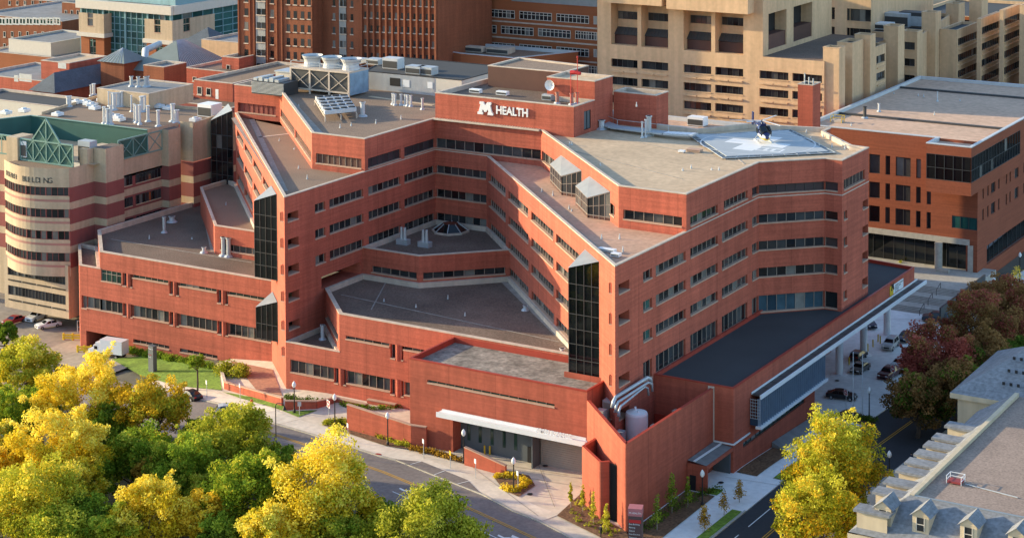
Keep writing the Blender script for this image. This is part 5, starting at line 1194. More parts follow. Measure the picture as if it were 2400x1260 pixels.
# hospital lower roofs
def twin(u, v, z, lab):
    p = atz(u, v, z); t = thing('twin_flue', lab, 'flue unit', p, world=False)
    m = MB(); m.box(-1.1, 1.1, -.6, .6, 0, .9); m.build('housing', 'galv', t, world=False)
    for s in (-.35, .35): m = MB(); m.cyl((s, 0), .3, .22, .9, 2.9, 10); m.build('pipe', 'galv', t, world=False)
twin(945, 572, 19.65, 'pale twin flue unit at the left on the dark pavilion roof'); twin(996, 578, 19.65, 'pale twin flue unit nearer the skylight on the dark pavilion roof'); 
p = atz(530, 600, 13.75)
for k in (-1, 1): stack('cone_vent', 'tall grey tapered vent, '+('left', 'right')[k > 0]+' one of the pair on the west podium roof', 'vent', 3.4, .42, p+Vector((k*.6, 0, 0)), None, 'galv')
p = atz(385, 545, 13.75); stack('vent_stack', 'tall grey vent stack alone on the dark west podium roof', 'vent stack', 3.0, .3, p, None, 'galv'); p = atz(403, 520, 13.75); stack('mushroom_vent', 'short pale mushroom vent behind the tall stack on the west podium roof', 'vent', 1.1, .5, p, None); p = atz(478, 592, 13.75); stack('mushroom_vent', 'small white mushroom vent at the foot of the setback wall on the west podium', 'vent', 1.0, .35, p, None)
p = atz(756, 795, 9.2); stack('vent_stack', 'white vent stack on the small triangular roof beside the prow', 'vent stack', 2.4, .3, p, None); p = atz(1231, 727, 15.2); stack('mushroom_vent', 'small pale vent at the foot of the lit wall on the courtyard roof', 'vent', .8, .3, p, None); p = atz(1318, 830, 15.2); stack('mushroom_vent', 'pale vent at the base of the black glass tower', 'vent', .9, .35, p, None)
# skylight
c = atz(1056, 542, 19.65); SK = thing('skylight', 'dark octagonal glass skylight on the pavilion roof', 'skylight', c)
m = MB(); f = MB(); R8 = lambda r, k: Vector((c.x+r*math.cos(math.pi/8+k*math.pi/4), c.y+r*math.sin(math.pi/8+k*math.pi/4), 0))
for k in range(8):
    m.quad(R8(3.1, k)+Vector((0, 0, 19.9)), R8(3.1, k+1)+Vector((0, 0, 19.9)), R8(1.4, k+1)+Vector((0, 0, 21.1)), R8(1.4, k)+Vector((0, 0, 21.1)))
    f.bar(R8(3.12, k)+Vector((0, 0, 19.95)), R8(1.42, k)+Vector((0, 0, 21.15)), .12); f.bar(R8(3.2, k)+Vector((0, 0, 19.8)), R8(3.2, k+1)+Vector((0, 0, 19.8)), .3, .35, 1)
m.poly([R8(1.4, k)+Vector((0, 0, 21.1)) for k in range(8)]); m.build('pane', 'glass_black', SK); f.build('frame', ['galv', 'coping'], SK)
# east roofs and penthouse
p = atz(1423, 590, ZL); roof_unit(p.x, p.y, ZL, 2.6, .9, .5, 'long low white box at the tip of the east lower roof', 'white'); p = atz(1444, 602, ZL); roof_unit(p.x, p.y, ZL, 1.3, .9, .6, 'small white box at the very tip of the east lower roof', 'white')
p = atz(1410, 303, ZU); stack('mushroom_vent', 'white ribbed vent at the corner of the sign wall on the east roof', 'vent', 1.6, .5, p, None)
for k, (u, v, h) in enumerate(((1505, 323, 2.8), (1513, 322, 3.1), (1521, 318, 3.4))): p = atz(u, v, ZU); stack('vent_stack', ('left slim', 'middle slim', 'right thick blue')[k]+' vent stack in the group of three on the east roof', 'vent stack', h, (.16, .16, .42)[k], p, None, ('coping_metal', 'coping_metal', 'galv')[k])
p = atz(1598, 358, ZU); roof_unit(p.x, p.y, ZU, 1, .8, .4, 'small white box on the tan east roof', 'white'); p = atz(1628, 356, ZU); roof_unit(p.x, p.y, ZU, 2.4, 1.3, .5, 'flat terracotta hatch on the tan east roof', 'sill')
ZP = 42.3
for k, (u, v) in enumerate(((1115, 219), (1178, 224))): p = atz(u, v, ZP); roof_unit(p.x, p.y, ZP, 2.2, 1, .8, ('left', 'right')[k]+' white duct unit on the penthouse roof above the sign', 'white')
p = atz(1284, 236, ZP); roof_unit(p.x, p.y, ZP, 1.9, 1, 1.1, 'steel ventilator with round caps at the right of the penthouse roof', 'galv')
for k, (u, v) in enumerate(((1306, 243), (1340, 246), (1352, 244))): p = atz(u, v, ZP); stack('vent_stack', ('left', 'middle', 'right')[k]+' pinkish vent stack at the right end of the penthouse roof', 'vent stack', 2.0, .3, p, None, 'pinkish')
c = ony(1291, 199, 50.4); t = thing('satellite_dish', 'white round satellite dish on the brick plant room wall', 'dish', c)
m = MB(); prof = [(.05, .0), (.45, .1), (.8, .3), (.95, .5)]
for (r0, d0), (r1, d1) in zip(prof[:-1], prof[1:]):
    for k in range(16):
        a0, a1 = 2*math.pi*k/16, 2*math.pi*(k+1)/16; P = lambda r, d, a: (c.x+r*math.cos(a), c.y-d, c.z+r*math.sin(a)); m.quad(P(r0, d0, a0), P(r0, d0, a1), P(r1, d1, a1), P(r1, d1, a0))
m.build('reflector', 'white', t, smooth=True); m = MB(); m.bar((c.x, c.y, c.z), (c.x, c.y-.8, c.z), .08); m.bar((c.x, c.y+.2, c.z), (c.x, c.y, c.z), .3); m.build('feed_arm', 'galv', t)
p = ony(1338, 240, 47); z1 = ony(1338, 170, 47).z; WS = thing('windsock', 'red windsock on a tall mast above the penthouse', 'windsock', (p.x, 47, ZP))
m = MB(); m.tube([(p.x, 47, ZP), (p.x, 47, z1)], .07, 6); m.tube([(p.x+1.3, 47, ZP), (p.x+1.3, 47, z1+2.6)], .06, 6); m.build('mast', 'red', WS); m = MB(); m.tube([(p.x, 47, z1), (p.x+.8, 47, z1+.05), (p.x+1.9, 47, z1-.05)], [.38, .36, .28], 10); m.build('sock', 'red', WS)
m = MB(); m.tube([(p.x+1.3, 47, z1+2.6), (p.x+1.3, 47, z1+2.9)], .14, 8); m.build('lamp', 'red', WS)
# roof of the clinic
p = atz(2003, 272, 27.4); stack('vent_stack', 'dark topped vent stack on a white curb at the near left of the clinic roof', 'vent stack', 2.4, .35, atz(2027, 277, 27.4), None, 'frame_dark'); stack('vent_stack', 'short white vent on the clinic roof left of centre', 'vent stack', 1.8, .22, atz(2060, 262, 27.4), None); stack('vent_stack', 'slim white vent alone in the middle of the clinic roof', 'vent stack', 2.2, .14, atz(2197, 238, 27.4), None)
p = atz(1963, 286, 27.4); t = thing('roof_hatch', 'roof hatch with a yellow safety rail on the clinic roof', 'roof hatch', p, world=False)
m = MB(); m.box(-1.1, 1.1, -.7, .7, 0, .5); m.build('lid', 'coping', t, world=False); m = MB()
for x in (-1.2, 1.2):
    for y in (-.8, .8): m.bar((x, y, 0), (x, y, 1.4), .08)
    for z in (.7, 1.35): m.bar((x, -.8, z), (x, .8, z), .08)
for z in (.7, 1.35): m.bar((-1.2, .8, z), (1.2, .8, z), .08)
m.build('railing', 'yellow', t, world=False)
# small pipe stubs scattered over the roofs
sp = None; G4 = 'short pipe stubs dotted over the hospital roofs'
for u, v, z in [(823, 295, ZU), (797, 300, ZU), (881, 290, ZU), (940, 280, ZU), (700, 250, ZU), (640, 270, ZL), (655, 330, ZL), (690, 350, ZL), (668, 300, ZL), (700, 395, ZL), (720, 420, ZL), (1620, 395, ZU), (1600, 400, ZU), (1668, 398, ZU), (1685, 399, ZU), (1407, 388, ZU), (1335, 341, ZU), (1340, 340, ZU), (1492, 250, ZP), (1270, 450, ZL), (1296, 459, ZL), (1334, 490, ZL), (1340, 495, ZL), (1410, 560, ZL), (1452, 560, ZL), (1460, 590, ZL), (1476, 525, ZL), (1500, 534, ZL), (1560, 540, ZL), (900, 706, 15.2), (1050, 700, 15.2), (1090, 740, 15.2), (975, 720, 15.2), (1850, 318, ZU), (1900, 330, ZU), (1950, 345, ZU), (1980, 350, ZU), (1930, 322, ZU), (1890, 310, ZU), (1920, 345, ZU), (2095, 220, 27.4), (2152, 225, 27.4), (2165, 228, 27.4), (2250, 237, 27.4), (2190, 270, 27.4), (1995, 295, 27.4), (560, 460, 18.2), (530, 480, 18.2), (350, 560, 13.75), (450, 560, 13.75)]:
    p = atz(u, v, z)
    if sp is None: sp = stack('pipe_stub', 'short pale pipe stub standing on a flat hospital roof', 'pipe', .55, .075, p, G4)
    else: c = dup(sp, p); c.scale = (1, 1, random.uniform(.6, 1.5))
# ================================================================== streets, paths, beds
MT['asphalt'] = mat('asphalt', (0.20, 0.17, 0.155), 0.9, 0.14, 0.12, fine=0.16, fscale=2)
MT['asphalt_new'] = mat('asphalt_new', (0.042, 0.044, 0.048), 0.85, 0.1, 0.15, fine=0.12, fscale=3)
MT['walk'] = mat('sidewalk_concrete', (0.68, 0.59, 0.48), 0.9, 0.1, 0.2, fine=0.1, fscale=1.2)
MT['apron'] = mat('driveway_concrete', (0.62, 0.53, 0.42), 0.9, 0.12, 0.15, fine=0.1, fscale=1)
MT['lawn'] = mat('lawn', (0.16, 0.25, 0.03), 0.95, 0.3, 0.3, fine=0.4, fscale=2.5)
MT['mulch'] = mat('mulch', (0.16, 0.085, 0.045), 0.95, 0.3, 0.8, fine=0.5, fscale=3)
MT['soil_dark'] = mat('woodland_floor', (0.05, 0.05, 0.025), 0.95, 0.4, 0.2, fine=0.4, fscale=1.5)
MT['brick_pave'] = mat('brick_paving', (0.36, 0.17, 0.11), 0.9, 0.12, 0.3, fine=0.2, fscale=2)
MT['line_white'] = mat('line_white', (0.72, 0.72, 0.70), 0.7, 0.12, 1.2)
MT['line_yellow'] = mat('line_yellow', (0.62, 0.33, 0.03), 0.7, 0.12, 1.2)
MT['alley'] = mat('alley_concrete', (0.30, 0.25, 0.20), 0.9, 0.2, 0.12, fine=.15, fscale=1)
gp = lambda L: [tuple(G(u, v).to_2d()) for u, v in L]
far = gp([(-160, 765), (60, 838), (200, 872), (330, 905), (467, 937), (533, 951), (600, 975), (637, 992), (727, 1018), (893, 1071), (930, 1080), (1133, 1161), (1200, 1197), (1267, 1224), (1340, 1262), (1420, 1310)])
def offset(pl, d):
    out = []
    for i, p in enumerate(pl):
        a, b = V2(pl[max(i-1, 0)]), V2(pl[min(i+1, len(pl)-1)]); t = (b-a).normalized(); out.append((p[0]+t.y*d, p[1]-t.x*d))
    return out
near = offset(far, 13.5)
def strip(pl, w_, z=None):
    A, B = offset(pl, w_/2), offset(pl, -w_/2); return [[A[i], A[i+1], B[i+1], B[i]] for i in range(len(pl)-1)]
def band(A, B): return [[A[i], A[i+1], B[i+1], B[i]] for i in range(len(A)-1)]
RX0, RX1 = 84.0, 95.2
sheet('road', 'asphalt', band(far, near)+[[(66, -60), (96, -60), (96, -30.5), (70, -30.5)]], .03)
sheet('cross_street', 'asphalt_new', [[(RX0, -32), (RX1, -32), (RX1, 130), (RX0, 130)], [(86, 130), (96, 130), (112, 320), (100, 320)]], .05)
back = gp([(60, 838)])
# paved ground between the street and the buildings, raised by a kerb
in_ = offset(far, -.2)
sheet('forecourt', 'apron', band([(p[0], p[1]) for p in in_[3:]], [(-22, 14), (-17, 14), (-12, 14), (-8, 14), (-5, 10), (2, 2), (10, 2), (31, 2), (33, 1), (60, -1), (64, -4), (68, -9), (73, -18)]), .12, thick=.3)
MT['walk_shade_lift'] = mat('forecourt_concrete', (0.80, 0.78, 0.75), 0.9, 0.09, 0.15, fine=0.08, fscale=1)  # lighter copy of the sidewalk concrete; its colour lifts the building's shade
sheet('forecourt_right', 'walk_shade_lift', [[(73.5, -27), (80, -31), (83.9, -31.5), (83.9, 120), (62, 120), (62, 28), (73.5, 28)]], .12, thick=.3)
sheet('kerb', 'coping_metal' if 0 else 'concrete', strip(offset(far[3:], -.1), .28), .16, thick=.3)
sheet('sidewalk', 'walk', band(offset(far[3:14], -.35), offset(far[3:14], -3.4)), .16)
sheet('alley', 'alley', [gp([(-200, 690), (60, 705), (200, 722), (205, 800), (330, 850), (250, 880), (60, 835), (-200, 760)])], .08)
sheet('alley', 'alley', [[(-130, 10), (-57, 10), (-46, 26), (-46, 34), (-130, 60)]], .03)
sheet('lawn', 'lawn', [gp([(262, 843), (340, 836), (430, 850), (512, 868), (520, 916), (415, 906), (330, 882)]), gp([(522, 920), (600, 934), (662, 947), (672, 966), (745, 963), (698, 979), (645, 958), (560, 934)])], .2)
sheet('brick_plaza', 'brick_pave', [gp([(540, 848), (638, 868), (662, 930), (600, 915), (580, 890)])], .22)
sheet('planting_bed', 'mulch', [gp([(757, 998), (800, 984), (822, 998), (965, 1048), (1066, 1068), (1090, 1090), (975, 1058), (900, 1046)]), gp([(1155, 1117), (1190, 1106), (1240, 1117), (1254, 1140), (1215, 1166), (1180, 1151)]), gp([(1305, 1211), (1376, 1146), (1410, 1217), (1466, 1246), (1480, 1275), (1420, 1268)])], .24)
sheet('planting_bed', 'mulch', [[(74.1, -26), (78.5, -27), (78.3, -8), (74.1, -8)], [(77.1, 1.5), (80.2, 1.5), (80.2, 13.5), (77.1, 14)], gp([(2035, 1003), (2055, 985), (1985, 960), (1950, 975)])], .2)
sheet('verge', 'lawn', [[(82.2, -27), (83.6, -27), (83.6, -11), (82.2, -11)], [(82.4, 2), (83.6, 2), (83.6, 24), (82.4, 24)], [(74.2, -7.6), (78.4, -7.6), (78.4, -5.5), (76.9, -5.5)]], .2)
sheet('verge', 'lawn', [gp([(2200, 720), (2270, 660), (2335, 660), (2300, 700), (2240, 760)]), [(105, 110), (130, 110), (130, 220), (112, 220)]], .22)
sheet('kerb', 'concrete', [[(83.7, -30), (84.0, -30), (84.0, -10.5), (83.7, -10.5)], [(83.7, 1), (84.0, 1), (84.0, 26), (83.7, 26)], [(RX1, -60), (RX1+.3, -60), (RX1+.3, 130), (RX1, 130)]], .2, thick=.3)
sheet('sidewalk_right', mat('sidewalk_warm', (.60, .47, .35), .9, .1, .2, fine=.1), [[(RX1+.3, -60), (112, -60), (112, 130), (RX1+.3, 130)]], .15)
sheet('north_walk', 'walk_shade_lift', [[(76, 108), (84, 108), (100, 300), (88, 300)]], .14)
# markings
yl = lambda px_: [tuple(G(u, v).to_2d()) for u, v in px_]
def dbl(pl): return strip(offset(pl, .18), .14)+strip(offset(pl, -.18), .14)
ya = yl([(560, 991), (627, 1013), (700, 1037), (900, 1107), (1060, 1173), (1200, 1237), (1320, 1292)]); yb = yl([(200, 910), (257, 929), (443, 983), (615, 1037), (760, 1083)])
sheet('yellow_line', 'line_yellow', dbl(ya)+dbl(yb)+dbl([(89.5, -26), (89.4, 0), (89.3, 24), (89.4, 60), (90, 120)]), .08)
sheet('white_line', 'line_white', strip(yl([(920, 1152), (1030, 1200), (1147, 1253), (1260, 1305)]), .16)+strip(yl([(1060, 1082+8), (1060, 1090)]), .01)+strip([(86.3, -26), (86.3, -18)], .15)+strip([(86.3, -15), (86.3, -8)], .15), .08)
# parking bay cut into the sidewalk, with white bay lines
bay = [(925, 1077), (990, 1083), (1095, 1125), (1110, 1140), (1124, 1154)]
sheet('parking_bay', 'asphalt', [gp([(926, 1078), (990, 1084), (1096, 1127), (1122, 1153), (1128, 1158)])], .2)
sheet('white_line', 'line_white', strip(yl([(962, 1091), (986, 1084)]), .14)+strip(yl([(1018, 1115), (1042, 1106)]), .14)+strip(yl([(1072, 1137), (1102, 1129)]), .14), .23)
# turn arrows
def arrow(px_a, px_b):
    a, b = V2(G(*px_a)), V2(G(*px_b)); d = (b-a).normalized(); n = Vector((-d.y, d.x)); L = (b-a).length
    c = a+d*L*.3-n*.55
    return [[tuple(a+n*.1), tuple(c), tuple(c+d*.1+n*.38), tuple(a+n*.5+d*.05)], [tuple(c), tuple(a+d*L*.66-n*.25), tuple(a+d*L*.66+n*.15), tuple(c+d*.1+n*.38)], [tuple(a+d*L*.6-n*.85), tuple(b+n*.1), tuple(a+d*L*.6+n*.85)]]
sheet('turn_arrow', 'line_white', arrow((934, 1146), (984, 1152))+arrow((1165, 1256), (1218, 1262)), .08)
sheet('manhole', 'coping_red', [[(p[0]+.55*math.cos(k*.8), p[1]+.3*math.sin(k*.8)) for k in range(8)] for p in gp([(887, 1066)])], .18)
sheet('manhole', 'steel_dark', [[(p[0]+.4*math.cos(k*.8), p[1]+.4*math.sin(k*.8)) for k in range(8)] for p in gp([(1278, 1094), (1242, 1160), (1690, 1133), (1962, 894)])], .22)
sheet('expansion_joints', 'alley', sum([strip(yl(l), .07) for l in (((1080, 1075), (1330, 1115)), ((1225, 1120), (1360, 1142)), ((1105, 1095), (1260, 1210)), ((1250, 1060), (1300, 1190)), ((850, 1000), (960, 1030)), ((700, 985), (640, 1000)), ((2050, 752), (2170, 748)), ((2170, 748), (2215, 735)), ((1700, 1120), (1830, 1140)))], []), .2)
# woodland floor beneath the trees
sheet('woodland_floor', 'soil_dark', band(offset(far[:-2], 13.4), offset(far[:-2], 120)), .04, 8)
# garden walls ------------------------------------------------------------------
def gwall(name, label, pts, h, th=.35, mt='brick_new', cap='sill', hs=None, cat='wall', zb=None):
    P = [G(u, v) for u, v in pts]; t = thing(name, label, cat, P[0]); m = MB(); c = MB()
    for i in range(len(P)-1):
        a, b = P[i], P[i+1]; h0, h1 = (hs[i], hs[i+1]) if hs else (h, h); d = (b-a).to_2d().normalized(); n = Vector((-d.y, d.x, 0))*th/2
        q = lambda p, z: Vector((p.x, p.y, p.z+z))
        for s in (1, -1): m.quad(q(a+n*s, -.5), q(b+n*s, -.5), q(b+n*s, h1), q(a+n*s, h0))
        m.quad(q(a-n, -.5), q(a+n, -.5), q(a+n, h0), q(a-n, h0)); m.quad(q(b-n, -.5), q(b+n, -.5), q(b+n, h1), q(b-n, h1))
        c.bar(q(a, h0+.06), q(b, h1+.06), th+.14, .14)
    m.build('wall', mt, t); c.build('coping', cap, t); return t
gwall('ramp_wall', 'long sloping red brick wall in front of the concrete ramp', [(815, 1008), (965, 1047)], 3, hs=[3.9, 3.2])
gwall('ramp_wall', 'short low brick wall joining the sloping ramp wall to the ambulance block', [(965, 1047), (1000, 1052)], 3.2, hs=[3.2, 3.2])
gwall('entrance_wall', 'low sloping brick wall at the ambulance driveway', [(1090, 1090), (1186, 1116)], 1.6, hs=[2.6, 1.5])
gwall('planter_wall', 'low brick planter wall with pale cap below the prow', [(668, 962), (742, 958), (790, 943)], 1.3, hs=[1.5, 1.2, .8])
gwall('plaza_wall', 'long low brick wall with a pale cap edging the brick plaza', [(527, 912), (662, 952)], 1.2, hs=[1.2, 1.3])
gwall('plaza_wall', 'short pale wall end at the left corner of the brick plaza', [(519, 880), (527, 912)], 1.2, hs=[.9, 1.2], cap='coping', mt='coping')
for k, (u0, v0, u1, v1) in enumerate(((778, 940, 860, 958), (862, 946, 928, 958), (930, 948, 962, 954))):
    gwall('garden_step', ('left', 'middle', 'right')[k]+' pale capped brick ledge at the foot of the east podium wall', [(u0, v0), (u1, v1)], .7, th=.5)
# raised clinic terrace and its stairs
TR = thing('clinic_stairs', 'wide pale concrete stairs and terrace rising to the clinic entrance', 'stairs', (70, 108, 0))
m = MB(); m.box(50, 75.5, 108, 126, -1, 2.45)
for fl_ in range(3):
    zt = 2.45-fl_*.8; yy = 108-fl_*4.6
    for s in range(4): m.box(62, 75.5, yy-.4*(s+1), yy-.4*s, -1, zt-.16*(s+1)-.002*s)
    m.box(62, 75.5, yy-4.6, yy-1.6, -1, zt-.8+.0)
m.build('steps', 'concrete', TR)
m = MB(); m.box(75.6, 75.9, 92, 118, -1, 3.4); m.build('side_wall', 'frame_dark', TR)
for k in range(3):
    yy = 107-k*4.6; z = 2.5-k*.8; m = MB()
    for x in (70.5,): m.bar((x, yy+.8, z), (x, yy+.8, z+1), .07); m.bar((x, yy-1.6, z-.8), (x, yy-1.6, z+.2), .07); m.bar((x, yy+.8, z+1), (x, yy-1.6, z+.2), .07)
    m.build('handrail', 'steel_dark', TR)
m = MB(); m.box(66.0, 68.4, 118.6, 119.6, 2.45, 3.1); m.build('bench', 'concrete', TR)
# ================================================================== bottom right mansard building
MB_ = thing('mansard_building', 'pale stone building with a shingled mansard roof, dormers and a flat gravel deck', 'building', (125, -10, 2))
MT['shingle'] = mat('shingle', (0.22, 0.225, 0.235), 0.85, 0.15, 0.5, fine=0.22, fscale=2.2, bands=.12, bscale=4)
MT['stone_cream'] = mat('stone_cream', (0.58, 0.47, 0.32), 0.85, 0.08, 0.4, streak=.1)
MT['deck_gravel'] = mat('deck_gravel', (0.32, 0.235, 0.185), 0.95, 0.12, 0.2, fine=.25, fscale=4)
ex, ey, ez, rx, ry, rz = 107.7, -35.2, 13.7, 112.9, -29.3, 17.0; yB = 12.0; xR = 160
m = MB(); m.prism([(ex+.9, ey+.9), (xR, ey+.9), (xR, yB+20), (ex+.9, yB+20)], 0, ez-.6); m.build('wall', 'stone_cream', MB_)
m = MB(); m.box(ex-.1, xR, ey-.1, ey+1, ez-.7, ez-.15); m.box(ex-.1, ex+1, ey, yB+2, ez-.7, ez-.15); m.box(ex+.3, xR, ey+.4, ey+.9, ez-1.4, ez-.7)
for k in range(60): m.box(ex+.4+k*.8, ex+.75+k*.8, ey+.15, ey+.45, ez-.95, ez-.7)
m.build('cornice', 'stone_cream', MB_)
m = MB(); m.quad((ex, ey, ez), (xR, ey, ez), (xR, ry, rz), (rx, ry, rz)); m.quad((ex, yB, ez), (ex, ey, ez), (rx, ry, rz), (rx, yB, rz)); m.build('roof', 'shingle', MB_)
m = MB(); m.poly([(rx+.5, ry+.3, rz-.35), (xR, ry+.3, rz-.35), (xR, yB, rz-.35), (rx+.5, yB, rz-.35)]); m.build('roof_deck', 'deck_gravel', MB_)
m = MB(); m.box(rx-.1, rx+.45, ry, yB, rz-.5, rz+.12, 0); m.box(rx-.05, xR, ry-.1, ry+.3, rz-.5, rz+.02, 1); m.build('coping', ['stone_cream', 'metal_roof'], MB_)
def dormer(base, outx, outy, w_, h, depth, gable=True):
    """dormer at base, looking along (outx, outy)"""
    o = Vector((outx, outy, 0)); sd = Vector((-outy, outx, 0)); b = Vector(base); Z = Vector((0, 0, 1)); m = MB(); r = MB(); g_ = MB()
    P = lambda s, d, z: b+sd*s-o*d+Z*z
    for s in (-w_/2, w_/2): m.quad(P(s, 0, 0), P(s, depth, 0), P(s, depth, h), P(s, 0, h))
    m.quad(P(-w_/2, 0, 0), P(w_/2, 0, 0), P(w_/2, 0, h), P(-w_/2, 0, h))
    if gable:
        m.poly([P(-w_/2-.15, -.05, h), P(w_/2+.15, -.05, h), P(0, -.05, h+w_*.42)])
        for s in (-1, 1): r.quad(P(s*(w_/2+.3), -.25, h-.12), P(0, -.25, h+w_*.45), P(0, depth+.8, h+w_*.45), P(s*(w_/2+.3), depth, h-.12))
    else:
        r.obox(P(0, depth/2, h+.12)-Z*0, sd*(w_/2+.3), o*(depth/2+.35), Z*.14)
    D = m.build('dormer', 'stone_cream', MB_); q = r.build('roof', 'shingle', None); q.parent = D
    a, c = (w_*.24, h*.12); g_.quad(P(-a, -.04, c), P(a, -.04, c), P(a, -.04, h*.88), P(-a, -.04, h*.88)); q = g_.build('window', 'glass', None); q.parent = D
    f = MB(); f.bar(P(-a, -.06, h*.5), P(a, -.06, h*.5), .07); f.bar(P(-a, -.06, c), P(-a, -.06, h*.88), .08); f.bar(P(a, -.06, c), P(a, -.06, h*.88), .08); q = f.build('frame', 'frame_light', None); q.parent = D
for u, v in ((2072, 1240), (2160, 1256), (2272, 1285), (2385, 1300)):
    p = ony(u, v, ey+2.0); dormer((p.x, ey+1.6, ez+.9), 0, -1, 1.9, 2.0, 2.6)
for u, v in ((2040, 1190), (2085, 1150), (2108, 1127), (2130, 1099), (2151, 1080), (2171, 1060), (2192, 1040), (2213, 1022), (2235, 993)):
    p = atz(u, v, ez+2.6); dormer((ex+.7, p.y, ez+.3), -1, 0, 1.55, 2.0, 3.6, False)
m = MB(); m.box(104.5, 170, 13.5, 34, 0, 14.6, 0); m.box(103.6, 170, 12.9, 34.6, 14.6, 15.3, 0); m.build('wing_wall', ['stone_cream'], MB_)
m = MB(); A = [(103.6, 12.9, 15.3), (170, 12.9, 15.3), (170, 34.6, 15.3), (103.6, 34.6, 15.3)]; R0, R1_ = (112, 24, 20.3), (170, 24, 20.3)
m.quad(A[0], A[1], R1_, R0); m.quad(A[2], A[3], R0, R1_); m.poly([A[3], A[0], R0]); m.build('wing_roof', 'shingle', MB_)
m = MB()
for k in range(3):
    for j in range(18): m.box(110+j*1.0, 110.35+j*1.0, 15.6+k*2.4-.1, 15.6+k*2.4+.1, 16.7+k*1.08, 17.1+k*1.08)
m.build('snow_guard', 'steel_dark', MB_)
p = atz(2240, 1130, 16.7); t = thing('roof_hatch', 'red roof hatch with a white rail on the gravel deck of the mansard building', 'roof hatch', p, world=False); t.scale = (.8,)*3; MT['hatch_red'] = mat('hatch_red', (.30, .05, .05), .6, .1, 1)
m = MB(); m.box(-1.0, 1.0, -.8, .8, .1, .4); m.build('lid', 'hatch_red', t, world=False); m = MB()
for x in (-1.1, 1.1):
    for y in (-.9, .9): m.bar((x, y, 0), (x, y, 1.2), .07)
for z in (.6, 1.15): m.bar((-1.1, .9, z), (1.1, .9, z), .07); m.bar((1.1, -.9, z), (1.1, .9, z), .07); m.bar((-1.1, -.9, z), (-1.1, .9, z), .07)
m.build('railing', 'white', t, world=False)
m = MB(); a, b = atz(2262, 1133, 16.75), atz(2385, 1165, 16.75); m.tube([a, b], .07, 6); tag(m.build('roof_pipe', 'galv'), 'grey pipe running across the gravel deck from the red hatch', 'pipe')
